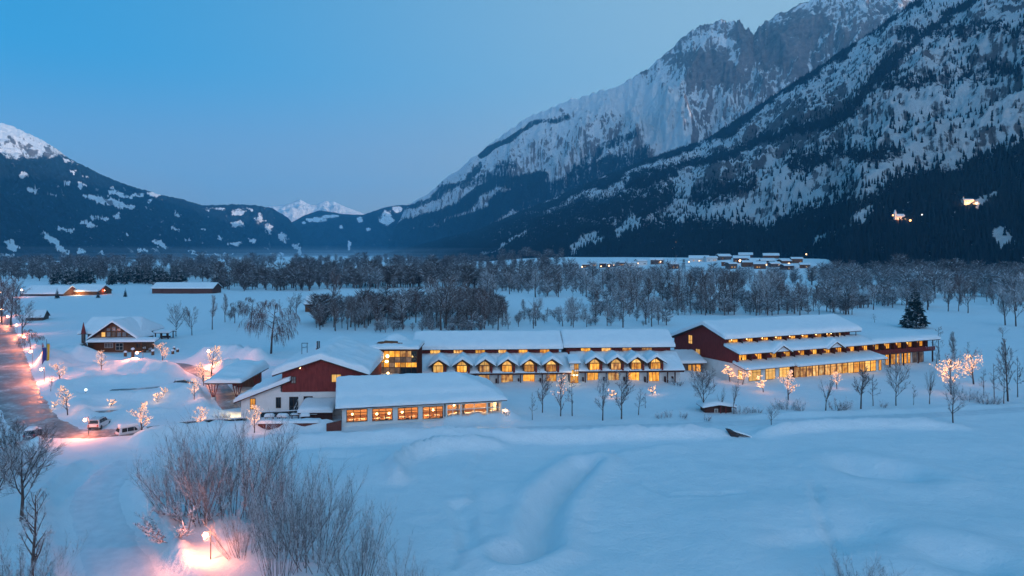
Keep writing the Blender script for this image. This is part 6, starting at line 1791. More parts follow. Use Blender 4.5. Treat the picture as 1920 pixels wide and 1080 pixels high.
t, F, w, he = barn('shelter', 'small open snow roofed shelter on dark posts right of the chalet', 289, 316, 636, 624, 617, 4, M['dark_wood'], 'shelter')
for ch in list(t.children):
    if ch.name.startswith('wall'): bpy.data.objects.remove(ch)
for x_ in (.3, w * .5, w - .3):
    for y_ in (.3, 3.7): box('post', M['dark_wood'], t, x_ - .14, x_ + .14, y_ - .14, y_ + .14, -.6, he + .1)
box('bench', M['dark_wood'], t, .8, w - .8, 2.6, 3.1, .3, .8)

t, F, w, he = barn('hut', 'small brown kiosk hut with slanting snowy roof beside the two flags', 98, 134, 664, 653, 647, 4.2, M['brown_wood'], 'hut', 'mono', .55)
t, F, w, he = barn('barn', 'low lit timber barn with two bright wall lamps and a long snowy roof, far left', 122, 184, 553, 546.5, 533, 16, M['brown_wood'], snow=.8)
for k, uu in enumerate((115, 145)):
    q = thing('wall_lantern', ('larger left', 'smaller right')[k] + ' of the two bright lamps on the front of the lit barn', 'wall lamp', (*F.w(F.x(uu, -1.2), -1.2), t.location.z + he + .3), F.a, 'lamps of the lit barn')
    MB().ball((0, 0, 0), (.75, .5)[k], 10, 8).build('globe', M['lamp_globe'], q, True)
    MB().box(-.1, .1, .3, 1.3, -.1, .1).build('bracket', M['metal_dark'], q)
    point_light('barn_light', (*F.w(F.x(uu, -3), -3), t.location.z + he - .3), (2600, 1500)[k], (1, .62, .28), .5)
barn('barn', 'long unlit left end of the barn row, nearly buried under snow', 40, 118, 555, 552.5, 534.5, 18, M['dark_wood'], snow=.9)
t, F, w, he = barn('barn', 'long reddish brown barn with white roof standing alone before the spruces', 285, 398, 550.5, 541, 528.5, 15, M['barn_wood'], snow=.8)
for k in range(1, 6): box('post', M['dark_wood'], t, w * k / 6 - .2, w * k / 6 + .2, -.12, -.02, -.5, he - .1)
t, F, w, he = barn('shed', 'small grey shed with a steep slanting snowy roof beside the road lamps', 48, 80, 602, 596, 580, 9, M['grey_wood'], 'shed', 'gable', .5, deg=20)
t, F, w, he = barn('barn', 'small brown barn half hidden by bare trees behind the weeping birch', 572, 613, 585, 570.5, 553, 9, M['brown_wood'], snow=.6)
box('door', M['dark_wood'], t, w * .2, w * .42, -.05, -.01, -.5, he - .3)

# small red garden hut on the lawn
FHu = Frame(*G(1322, 775), 3.0); zh = gz(*G(1345, 775)) - .35
hut = thing('garden_hut', 'little dark red garden hut with a white window, half buried in snow on the lawn', 'hut', (FHu.X0, FHu.Y0, zh), FHu.a)
wh = FHu.x(1372)
MB().box(0, wh, 0, 2.6, -.6, 1.35).build('wall', M['dark_wood'], hut)
hf = lambda x, y: np.minimum(1.4 + .28 * (x + .6), 1.4 + .28 * (wh + .6 - x)) * .55 + .62 + 0 * y
roof_sheet(hut, -.6, wh + .6, -.7, 3.2, hf, .12, M['dark_wood'], (wh / 2,))
snow_slab(hut, -.65, wh + .65, -.75, 3.3, hf, .7, .8, .35, rough=.08, seed=81)
window(hut, FHu.x(1339.5), FHu.x(1346), .25, 1.05, 0, 1, 1, 'pane_grey', 'frame_white', label='white window of the hut')
box('door', M['dark_wood'], hut, FHu.x(1352), FHu.x(1358), -.05, -.01, -.6, 1.1)
for uu in (1351, 1361, 1380): box('post', M['red_wood'], hut, FHu.x(uu, -.6) - .06, FHu.x(uu, -.6) + .06, -.66, -.54, -.6, 1.9)

# tilted board standing out of the field edge
bx, by = G(1374, 823)
brd = thing('tilted_hatch', 'dark tilted wooden hatch sticking out of the snow below the lawn path', 'hatch', (bx, by, gz(bx, by)), 0.0)
P_ = [(-1.0, 1.35), (-.25, 1.2), (1.15, .25), (.95, -.1), (.0, -.35), (-.45, .4)]
M['hatch_wood'] = plain('dark_hatch_wood', (0.045, 0.045, 0.05), .8, .3, 3, .3)
MB().prism(P_, 'y', 0, .16).build('board', M['hatch_wood'], brd)
for k in range(4):
    a = Vector((-.8 + .35 * k, -.03, 1.15 - .22 * k)); MB().tube(a, a + Vector((.55, 0, -.75)), .05, .05, 4).build('batten', M['dark_wood'], brd)
snow_slab(brd, .1, 3.4, .1, 2.0, lambda x, y: 1.0 - .34 * x + 0 * y - .1, .35, .5, .3, rough=.1, seed=5)
brd.rotation_euler = (R(-18), 0, R(8))

# village on the fan under the mountain
hous = [(1165, 497, 26), (1185, 499, 22), (1205, 496, 24), (1232, 494, 30), (1262, 497, 18), (1310, 489, 44), (1335, 489, 26), (1360, 486, 30), (1380, 481, 34), (1398, 484, 30), (1412, 479, 28), (1430, 477, 28),
        (1446, 483, 34), (1468, 480, 36), (1484, 479, 30), (1390, 491, 36), (1418, 493, 28), (1440, 497, 30), (1455, 500, 24), (1405, 499, 30), (1425, 503, 26), (1475, 496, 26), (1495, 492, 24), (1500, 480, 22),
        (1520, 477, 20), (1480, 505, 26), (1510, 501, 22), (1065, 499, 14), (1080, 501, 12), (1098, 500, 16), (1112, 498, 18), (1130, 500, 16), (1145, 499, 18), (1265, 503, 22), (1360, 497, 18), (1375, 503, 22)]
def on_fan(u, v):
    """first point of the rising ground seen at a photo pixel"""
    Y = 400.0
    while Y < 2600:
        x, y, z = at(u, v, Y)
        if z <= rise(np.array([x]), np.array([y]))[0]: return x, y
        Y += 8
    return at(u, v, 1500)[:2]
rv = random.Random(9)
PL_ = (0.0,)
for k, (u, v, wpx) in enumerate(hous):
    x, y = on_fan(u, v + 2)
    w = max(9, wpx * y / F_PX * .8); dp = w * rv.uniform(.6, .8); hw_ = rv.uniform(5.5, 8.0); hr = dp * .22
    t = thing('village_house', 'small snow roofed house of the far village at the mountain foot', 'house', (x, y, gz(x, y) - .5), rv.uniform(-.35, .35), 'houses of the far village')
    if k == 5: t['label'] = 'longest snow roofed house at the left end of the far village cluster'
    MB().prism([(0, -2), (dp, -2), (dp, hw_), (dp / 2, hw_ + hr - .1), (0, hw_)], 'x', -w / 2, w / 2).build('wall', M[rv.choice(['grey_wood', 'white_wall', 'brown_wood', 'dark_wood'])], t)
    f_ = lambda x_, y_, dp=dp, hw_=hw_, hr=hr: hw_ + hr - (2 * hr / dp) * np.abs(y_ - dp / 2) + 0 * x_
    roof_sheet(t, -w / 2 - 1, w / 2 + 1, -1, dp + 1, f_, .25, M['dark_wood'], ky=(dp / 2,))
    snow_slab(t, -w / 2 - 1.05, w / 2 + 1.05, -1.05, dp + 1.05, f_, .8, 1.0, 3.0, rough=.05, seed=k)
    for q in range(rv.choice((2, 3, 3, 4))):
        xx = rv.uniform(-w * .4, w * .3)
        window(t, xx, xx + 1.4, hw_ * .3, hw_ * .3 + 1.5, 0, 1, 1, rv.choice(['pane_gold', 'pane_curtain', 'pane_dark', 'pane_dark']), 'frame_dark')

# ---------------------------------------------------------------- on the mountain side
def on_slope(u, v, t_rows=230):
    P, fo_, pu_, pv_ = FOREST_F
    d2 = np.hypot(pu_[:, :t_rows] - u, pv_[:, :t_rows] - v)
    c = np.where(d2 < d2.min() + 3, P[:, :t_rows, 1], 1e9)
    i, j = np.unravel_index(np.argmin(c), c.shape)
    return P[i, j]
def chapel(u, v, wpx, label, tower_left=True):
    p = on_slope(u, v); s = wpx * p[1] / F_PX / 34.0
    t = thing('chapel', label, 'church', (p[0], p[1] - 2, p[2] - .5), .15)
    t.scale = (s, s, s)
    MB().box(-13, 13, -6, 14, -14, .0).build('terrace', M['grey_wood'], t)
    MB().prism([(0, 0), (10, 0), (10, 7), (5, 12), (0, 7)], 'x', -7, 12).build('nave', M['white_wall'], t)
    f_ = lambda x_, y_: 12.3 - 1.0 * np.abs(y_ - 5) + 0 * x_
    roof_sheet(t, -7.5, 12.5, -.7, 10.7, f_, .3, M['dark_wood'], ky=(5,))
    snow_slab(t, -7.5, 12.5, -.7, 10.7, f_, .5, .8, 1.2, rough=.05, seed=u)
    MB().box(-11, -7.05, 2, 6, -.0, 13).build('tower', M['white_wall'], t)
    MB().prism([(-11.3, 13.05), (-6.8, 13.05), (-9, 21)], 'y', 1.8, 6.2).build('spire', M['roof_snow'], t)
    for x_ in (-3, 1, 5, 9): MB().box(x_ - .5, x_ + .5, -.08, -.01, 2.5, 5.5).build('window', M['pane_dark'], t)
    for x_ in (-9, 3, 10): point_light('flood_light', (x_, -9, 1.5), 7000 * s * s, (1, .42, .15), .5, t)
    return t
chapel(1685, 409, 30, 'floodlit white chapel with pointed tower on the dark mountain side')
t2 = thing('hill_house', 'orange floodlit house high on the dark mountain side, right of the chapel', 'house', tuple(on_slope(1816, 383)), .1)
s2 = 20 * t2.location.y / F_PX / 20; t2.scale = (s2,) * 3
MB().box(-10, 10, 0, 8, -8, 8.5).build('wall', M['white_wall'], t2)
f_ = lambda x_, y_: 10.2 - .45 * np.abs(y_ - 4) + 0 * x_
roof_sheet(t2, -10.6, 10.6, -.6, 8.6, f_, .3, M['dark_wood'], ky=(4,)); snow_slab(t2, -10.6, 10.6, -.6, 8.6, f_, .6, .8, 1.2, rough=.05, seed=3)
MB().box(-9, -7.6, 3.4, 4.6, 9.5, 14).build('bell_turret', M['white_wall'], t2)
for x_ in (-6, -1, 4, 8): MB().box(x_ - .6, x_ + .6, -.08, -.01, 3.5, 5.8).build('window', M['pane_gold'], t2)
for x_ in (-7, 2, 9): point_light('flood_light', (x_, -8, 2), 6500 * s2 * s2, (1, .45, .15), .5, t2)
M['far_lamp'] = emit_mat('far_lamp_glow', (1, .42, .12), 5.0, False)
M['far_lamp_white'] = emit_mat('far_lamp_white_glow', (1, .95, .85), 3.0, False)
for k, (u, v) in enumerate(((1580, 442), (1697, 417), (1718, 410), (1802, 384), (1667, 409))):
    p = on_slope(u, v)
    q = thing('hillside_lamp', ['lone orange lamp low on the dark mountain side', 'orange lamp below the floodlit chapel', 'white lamp right of the floodlit chapel', 'orange lamp at the left of the floodlit hill house', 'orange lamp at the left of the floodlit chapel'][k],
              'lamp', (p[0], p[1] - 10, p[2] + 4), 0, 'lamps on the mountain side')
    MB().ball((0, 0, 0), (1.6, 1.5, .9, 1.5, 1.2)[k], 8, 6).build('globe', M['far_lamp_white' if k == 2 else 'far_lamp'], q, True)
    MB().tube((0, 0, -6), (0, 0, -1.4), .2, .2, 5).build('pole', M['metal_dark'], q)

# ================================================================ lamps
M['street_globe'] = emit_mat('street_globe_glow', (1.0, 0.52, 0.26), 7.0, False)
PINK = (1.0, 0.27, 0.13)
def lamp_mesh_street(t, H, gx_, arm=True, r=.24):
    MB().tube((0, 0, -1), (0, 0, H), .055, .045, 7).build('pole', M['metal_dark'], t)
    if arm: MB().tube((0, 0, H - .25), (gx_, 0, H - .25), .03, .03, 5).build('arm', M['metal_dark'], t)
    MB().ball((gx_, 0, H - .32 - r), r, 12, 9).build('globe', M['street_globe'], t, True)
    ring = MB(); n = 14
    for k in range(n):
        a, b = 2 * math.pi * k / n, 2 * math.pi * (k + 1) / n; q = r * 1.25
        ring.tube((gx_ + q * math.cos(a), 0, H - .32 - r + q * math.sin(a)), (gx_ + q * math.cos(b), 0, H - .32 - r + q * math.sin(b)), .018, .018, 4)
    ring.build('guard_ring', M['metal_dark'], t)
    MB().ball((gx_, 0, H - .30), r * .7, 10, 6, .45).build('snow_cap', M['roof_snow'], t, True)
lamps = [(395, 1052, 992, -.48, 1500, .24, 'tall lantern post with round globe in the pink lit snow of the foreground'),
         (166, 816, 781, -.55, 1500, .24, 'street lamp at the near edge of the car park beside the white estate car'),
         (268, 690, 657, -1.5, 3000, .30, 'bright lamp in front of the chalet among the snow capped posts'),
         (394, 690, 654, -.4, 4500, .32, 'bright lamp behind the two lit trees, shining on the pink snow bank'),
         (83, 716, 688, -.7, 2300, .26, 'road lamp nearest to the car park, below the flags'),
         (61, 684, 655, -.5, 2600, .28, 'road lamp left of the two flags'),
         (46, 655, 628, -.1, 2800, .30, 'road lamp under the pink lit drooping tree'),
         (32, 628, 606, -.1, 3000, .34, 'third road lamp from the far bend'),
         (15, 610, 591, -.1, 3200, .36, 'second road lamp from the far bend'),
         (4, 594, 577, -.1, 3400, .38, 'farthest road lamp at the left edge'),
         (41, 557, 541, -.1, 2000, .6, 'orange lamp at the left end of the barn row'),
         (1, 556, 546, -.1, 100, .4, 'dim orange lamp at the very left edge, beyond the trees'),
         (196, 552, 543, 0, 300, .3, 'low lamp on the snow right of the lit barn')]
for u, vb, vt, gx_, pw_, r_, lab in lamps:
    x, y = G(u, vb); z = gz(x, y); H = max(2.2, CAM_H - (vt - V_HOR) * y / F_PX - z)
    t = thing('street_lamp', lab, 'street lamp', (x, y, z), 0, 'street lamps')
    lamp_mesh_street(t, H, gx_, True, r_)
    point_light('lamp_light', (gx_, -r_ - .35, H - .35 - r_), pw_, PINK, .2, t)
bx, by = G(161, 746)
t = thing('bollard_light', 'small white globe light standing alone in the snow of the car park', 'lamp', (bx, by, gz(bx, by)), 0)
MB().ball((0, 0, .8), .28, 10, 8).build('globe', M.setdefault('white_globe', emit_mat('white_globe_glow', (.9, .95, 1.0), 1.6, False)), t, True); MB().tube((0, 0, -.5), (0, 0, .55), .06, .06, 6).build('post', M['metal_dark'], t)
# far village lights
M['far_lamp_warm'] = emit_mat('far_lamp_warm_glow', (1.0, .55, .25), 5.0, False)
for k, (u, v, r_) in enumerate(((1091, 503, 1.0), (1105, 497, .7), (1126, 502, .7), (1141, 501, 1.0), (1150, 500, .6), (1195, 497, .6), (1237, 494, .8), (1290, 494, .7), (1309, 492, .6), (1385, 493, 1.4), (1383, 484, .7), (1417, 489, .9),
                                (1434, 501, .7), (1425, 497, .6), (1476, 500, 1.5), (1498, 498, 1.2), (1458, 501, .6), (1506, 476, 1.0), (1512, 523, .5), (1266, 452, .6), (1259, 479, .5), (1259, 470, .4))):
    x, y = on_fan(u, v + 2.5) if v > 485 else (None, None)
    if x is None:
        p = on_slope(u, v); x, y, zz = p[0], p[1] - 6, p[2] + 3
    else: zz = gz(x, y) + 4.5
    q = thing('village_lamp', 'tiny warm lamp among the far village houses' if v > 475 or k > 20 else 'tiny lamp on the dark slope above the village', 'lamp', (x, y, zz), 0, 'lamps of the far village')
    MB().ball((0, -6, 0), r_ * 1.25, 6, 5).build('globe', M['far_lamp_warm'], q, True)
    MB().tube((0, -6, -5), (0, -6, -r_), .12, .12, 4).build('pole', M['metal_dark'], q)

# ================================================================ trees hung with lights
M['bulbs'] = emit_mat('fairy_light_glow', (1.0, 0.44, 0.17), 2.7, False)
def lit_proto(key, seed, kind, nb, H=4.0, rb=.065, tw=.035, lower=0.0, upper=1.0):
    T, Cn, tips = bare_tree(seed, kind, tw, .8, H)
    r = random.Random(seed)
    B = MB()
    zs = sorted(q.z for q in tips); zmax = zs[-1]
    cand = [q for q in tips if lower * zmax <= q.z <= upper * zmax]
    for q in r.sample(cand, min(nb, len(cand))):
        c = q * .97; R_ = rb * r.uniform(.75, 1.25)
        B.add([(c.x + R_, c.y, c.z), (c.x - R_, c.y, c.z), (c.x, c.y + R_, c.z), (c.x, c.y - R_, c.z), (c.x, c.y, c.z + R_), (c.x, c.y, c.z - R_)],
              [(0, 2, 4), (2, 1, 4), (1, 3, 4), (3, 0, 4), (2, 0, 5), (1, 2, 5), (3, 1, 5), (0, 3, 5)])
    bm = bpy.data.meshes.new('fairy_lights'); bm.from_pydata(B.v, [], B.f); bm.materials.append(M['bulbs'])
    PROTO[key] = (T.mesh('trunk', M['bark']), Cn.mesh('crown', M['twigs_snowy']), bm)
lit_proto('lit_round', 210, 'oval', 230, rb=.036)
lit_proto('lit_oval', 211, 'oval', 250, rb=.036)
lit_proto('lit_slim', 212, 'slim', 200, rb=.045)
lit_proto('lit_vase', 213, 'oval', 270, rb=.038, lower=.1, upper=.80)
lit_proto('lit_ball', 214, 'oval', 280, rb=.036)
lit_proto('lit_few', 216, 'oval', 45, rb=.045, lower=.5)
lit_proto('lit_bush', 215, 'round', 26, 1.4, .07)
lit = [('lit_round', 190, 699, 666, 120, 1.0, 'lit tree at the far edge of the car park below the chalet wing wall'), ('lit_round', 112, 714, 684, 120, 1.2, 'lit spreading tree next to the road lamp below the flags'),
       ('lit_oval', 127, 778, 729, 110, .9, 'lit pointed tree on the left of the car park'), ('lit_ball', 266, 819, 763, 120, 1.0, 'largest lit tree of the car park, by the half buried white van'),
       ('lit_round', 305, 697, 663, 80, 1.0, 'lit tree left of the bright lamp, behind the buried car'), ('lit_oval', 396, 704, 655, 120, 1.0, 'taller of the two overlapping lit trees left of the entrance canopy'),
       ('lit_oval', 382, 722, 684, 80, .9, 'smaller of the two overlapping lit trees left of the entrance canopy'), ('lit_ball', 364, 757, 721, 110, 1.0, 'lit ball shaped tree in front of the entrance canopy'),
       ('lit_ball', 376, 806, 767, 120, 1.1, 'lit wide tree beside the entrance railing'), ('lit_ball', 477, 813, 766, 90, .9, 'snow white lit tree in front of the lean to wall'),
       ('lit_slim', 1369, 716, 683, 70, 1.8, 'left of two slim lit trees at the corner of the red block'), ('lit_slim', 1392, 722, 689, 70, 1.8, 'right of two slim lit trees at the corner of the red block'),
       ('lit_slim', 1431, 736, 705, 70, 2.0, 'small slim lit tree before the second tall window of the red block'), ('lit_ball', 1478, 752, 699, 130, .95, 'large round lit tree before the red block'),
       ('lit_ball', 1569, 730, 700, 90, 1.0, 'small round lit tree before the glazed gallery'), ('lit_vase', 1784, 740, 672, 130, 1.15, 'larger lit tree with dark crown top on the right lawn'),
       ('lit_vase', 1826, 720, 662, 120, 1.0, 'smaller lit tree on the right lawn'), ('lit_few', 1051, 782, 712, 12, .7, 'dim pink lit tree between the two narrow lawn trees')]
for key, u, vb, vt, pw_, sx, lab in lit:
    x, y = G(u, vb); z = gz(x, y); h = (vb - vt) * y / F_PX
    t = thing('lit_tree', lab, 'tree', (x, y, z), random.uniform(0, 6.28), 'trees hung with fairy lights')
    s = h / 4.0; sx *= 1.35; t.scale = (s * sx, s * sx, s)
    for nm, me in zip(('trunk', 'crown', 'fairy_lights'), PROTO[key]):
        o_ = bpy.data.objects.new(nm, me); COL.objects.link(o_); o_.parent = t
        if nm == 'fairy_lights': o_['kind'] = 'stuff'
    point_light('tree_light', (0.1, -.35, 2.3), pw_ * (1.5 if u < 520 else .7), (1, .36, .18), .8, t)
for u, vb, vt, sx, lab in ((207, 764, 751, 1.8, 'lit low bush in the middle of the car park'), (296, 756, 740, 1.5, 'lit low bush on the right of the car park'), (306, 750, 735, 1.2, 'second lit bush right behind the lit bush on the right'),
                           (101, 766, 753, 1.2, 'tiny lit bush by the road left of the lit pointed tree'), (1145, 748, 734, 1.9, 'pink lit bush below the first dormer of the shorter wing'), (1224, 740, 725, 1.3, 'pink lit bush below the last dormer of the shorter wing')):
    x, y = G(u, vb); z = gz(x, y); h = (vb - vt) * y / F_PX
    t = thing('lit_bush', lab, 'shrub', (x, y, z), random.uniform(0, 6), 'bushes hung with fairy lights'); s = h / 1.4; t.scale = (s * sx, s * sx, s)
    for nm, me in zip(('trunk', 'crown', 'fairy_lights'), PROTO['lit_bush']):
        o_ = bpy.data.objects.new(nm, me); COL.objects.link(o_); o_.parent = t
        if nm == 'fairy_lights': o_['kind'] = 'stuff'
    point_light('bush_light', (0, -.3, .8), 30, (1, .50, .25), .3, t)

# ================================================================ posts, flags, railings
for u, vb, vt, lab in ((235, 669, 658, 'snow capped post left of the bright chalet lamp'), (249, 672, 650, 'tall lit snow capped post beside the bright chalet lamp'), (271, 661, 650, 'snow capped post in front of the chalet door'),
                       (282, 659, 653, 'small dark post right of the chalet door'), (286.5, 666, 655, 'snow capped post right of the small dark post'), (324, 664, 655, 'front post of the three posts right of the chalet'),
                       (326.5, 656, 649, 'rear post of the three posts right of the chalet'), (333, 660, 652, 'right post of the three posts right of the chalet'), (485, 664, 659, 'snow capped post at the end of the pink snow bank')):
    x, y = G(u, vb); z = gz(x, y); h = max(.9, (vb - vt) * y / F_PX)
    t = thing('snow_capped_post', lab, 'post', (x, y, z), 0, 'snow capped posts before the chalet')
    MB().box(-.28, .28, -.28, .28, -.6, h * .65).build('post', M['brown_wood'], t)
    MB().ball((0, 0, h * .78), .48, 10, 6, .75).build('snow_cap', M['roof_snow'], t, True)
M['flag_blue'] = plain('blue_cloth', (0.045, 0.05, 0.22), .8, .15, 2, .1)
M['flag_yellow'] = plain('yellow_cloth', (0.55, 0.36, 0.03), .8, .12, 2, .1)
M['flag_red'] = plain('red_cloth', (0.40, 0.05, 0.05), .8, .15, 2, .1)
for u, uw, vt, vb, col, lab in ((83.5, 8, 652, 683, 'flag_blue', 'long hanging dark blue banner on a pole by the road'), (90.5, 5, 645, 680, 'flag_yellow', 'narrow hanging yellow banner beside the blue banner')):
    x, y = G(u, 694); z = gz(x, y)
    t = thing('banner_flag', lab, 'flag', (x, y, z), 0, 'banner flags by the road')
    k_ = y / F_PX; w = uw * k_; zt_ = CAM_H - (vt - V_HOR) * k_ - z; zb_ = CAM_H - (vb - V_HOR) * k_ - z
    MB().tube((-w / 2 - .08, 0, -1), (-w / 2 - .08, 0, zt_ + 1.2), .06, .05, 6).build('pole', M['metal_dark'], t)
    V, Fc = [], []
    nx__, nz__ = 6, 14
    for j in range(nz__ + 1):
        for i in range(nx__ + 1):
            a = i / nx__; b = j / nz__
            V.append((-w / 2 + w * a * (1 - .25 * b), .10 * math.sin(a * 7 + b * 3), zt_ + (zb_ - zt_) * b - .15 * a * b))
    for j in range(nz__):
        for i in range(nx__):
            n = j * (nx__ + 1) + i; Fc.append((n, n + 1, n + nx__ + 2, n + nx__ + 1))
    o_ = link_mesh('cloth', V, Fc, M[col], t, True); sd = o_.modifiers.new('thickness', 'SOLIDIFY'); sd.thickness = .02
    MB().tube((-w / 2 - .08, 0, zt_ + .1), (w / 2, 0, zt_ + .1), .035, .035, 5).build('arm', M['metal_dark'], t)
    if col == 'flag_blue': MB().prism([(-w / 2, zt_ + .2), (-w / 2 + .35, zt_ + .2), (-w / 2 + .15, zt_ + 1.3)], 'y', -.03, .03).build('pennant', M['flag_red'], t)

def railing(name, label, pts, h, npost, panel, cat='railing', zadd=0.0, gap=.45):
    x0, y0 = pts[0]
    t = thing(name, label, cat, (x0, y0, gz(x0, y0)), 0)
    z0 = gz(x0, y0)
    for a, b in zip(pts[:-1], pts[1:]):
        for k in range(npost + 1):
            x = a[0] + (b[0] - a[0]) * k / npost; y = a[1] + (b[1] - a[1]) * k / npost; z = gz(x, y) - z0 + zadd
            box('post', M['metal_dark'], t, x - x0 - .04, x - x0 + .04, y - y0 - .04, y - y0 + .04, z - .6 - zadd, z + h)
            if k < npost:
                xb_ = a[0] + (b[0] - a[0]) * (k + 1) / npost; yb_ = a[1] + (b[1] - a[1]) * (k + 1) / npost; zb_ = gz(xb_, yb_) - z0 + zadd
                p, q = Vector((x - x0, y - y0, z)), Vector((xb_ - x0, yb_ - y0, zb_))
                MB().tube(p + UP * (h + .03), q + UP * (h + .03), .05, .05, 5).build('rail', M['metal_dark'], t)
                MB().tube(p + UP * (h + .10), q + UP * (h + .10), .07, .07, 6).build('snow_cap', M['roof_snow'], t)
                if panel:
                    MB().add([tuple(p + UP * .12), tuple(q + UP * .12), tuple(q + UP * (h - .06)), tuple(p + UP * (h - .06)),
                              tuple(p + UP * .12 + Vector((0, .03, 0))), tuple(q + UP * .12 + Vector((0, .03, 0))), tuple(q + UP * (h - .06) + Vector((0, .03, 0))), tuple(p + UP * (h - .06) + Vector((0, .03, 0)))],
                             [(0, 1, 2, 3), (7, 6, 5, 4), (0, 4, 5, 1), (3, 2, 6, 7)]).build('panel', M['pane_dark'], t)
    return t
railing('entrance_railing', 'low dark railing along the snowy ramp left of the lean to wall', [G(333, 800), G(395, 794), G(462, 792)], .75, 5, True)
tx0, tx1 = FD.x(489, -3.2), FD.x(560, -3.2)
railing('terrace_railing', 'dark metal railing with snow on top before the white wall of the gabled house', [FD.w(tx0, -3.2), FD.w(tx1, -3.2)], 1.0, 6, True, zadd=.55)
# red retaining wall and snowed-in garden furniture
FW = Frame(*G(484, 808), 3.5)
rw = thing('retaining_wall', 'low red terrace wall capped with snow in front of the gabled house', 'wall', (FW.X0, FW.Y0, 0), FW.a)
ww = FW.x(598)
box('wall', M['red_brick'], rw, 0, ww, 0, .4, -.6, 1.15)
snow_slab(rw, -.1, ww + .1, -.12, 1.6, lambda x, y: 1.16 + 0 * x, .45, .35, .4, rough=.10, seed=91)
FW2 = Frame(*G(612, 810), 8.0)
rw2 = thing('retaining_wall', 'short red wall piece against the left corner of the restaurant', 'wall', (FW2.X0, FW2.Y0, 0), FW2.a)
w2_ = FW2.x(640)
MB().prism([(0, -.6), (w2_, -.6), (w2_, 1.75), (0, 1.3)], 'y', 0, .4).build('wall', M['red_brick'], rw2)
for k, (u, v, w_, lab) in enumerate(((505, 789, 1.5, 'leftmost snow heaped garden table on the terrace'), (530, 789, 1.7, 'second snow heaped garden table on the terrace'), (553, 785, 1.3, 'dark framed garden table with a thin snow cap'),
                                      (572, 788, 1.5, 'snow heaped garden table next to the porch'), (588, 784, 1.2, 'rightmost snow heaped garden table by the porch'))):
    x, y = G(u, v, .6); z = .55
    t = thing('garden_table', lab, 'table', (x, y, z), random.uniform(-.3, .3), 'snowed in garden tables')
    MB().box(-w_ / 2, w_ / 2, -.45, .45, .70, .76).build('table_top', M['dark_wood'], t)
    for a in (-1, 1):
        for b in (-1, 1): MB().tube((a * w_ * .42, b * .36, -.6), (a * w_ * .42, b * .36, .70), .04, .04, 5).build('leg', M['red_brick'] if k in (2, 4) else M['dark_wood'], t)
    snow_slab(t, -w_ / 2 - .05, w_ / 2 + .05, -.5, .5, lambda x_, y_: .77 + 0 * x_, .55 if k != 2 else .22, .45, .2, rough=.06, seed=k, name='snow_cap')

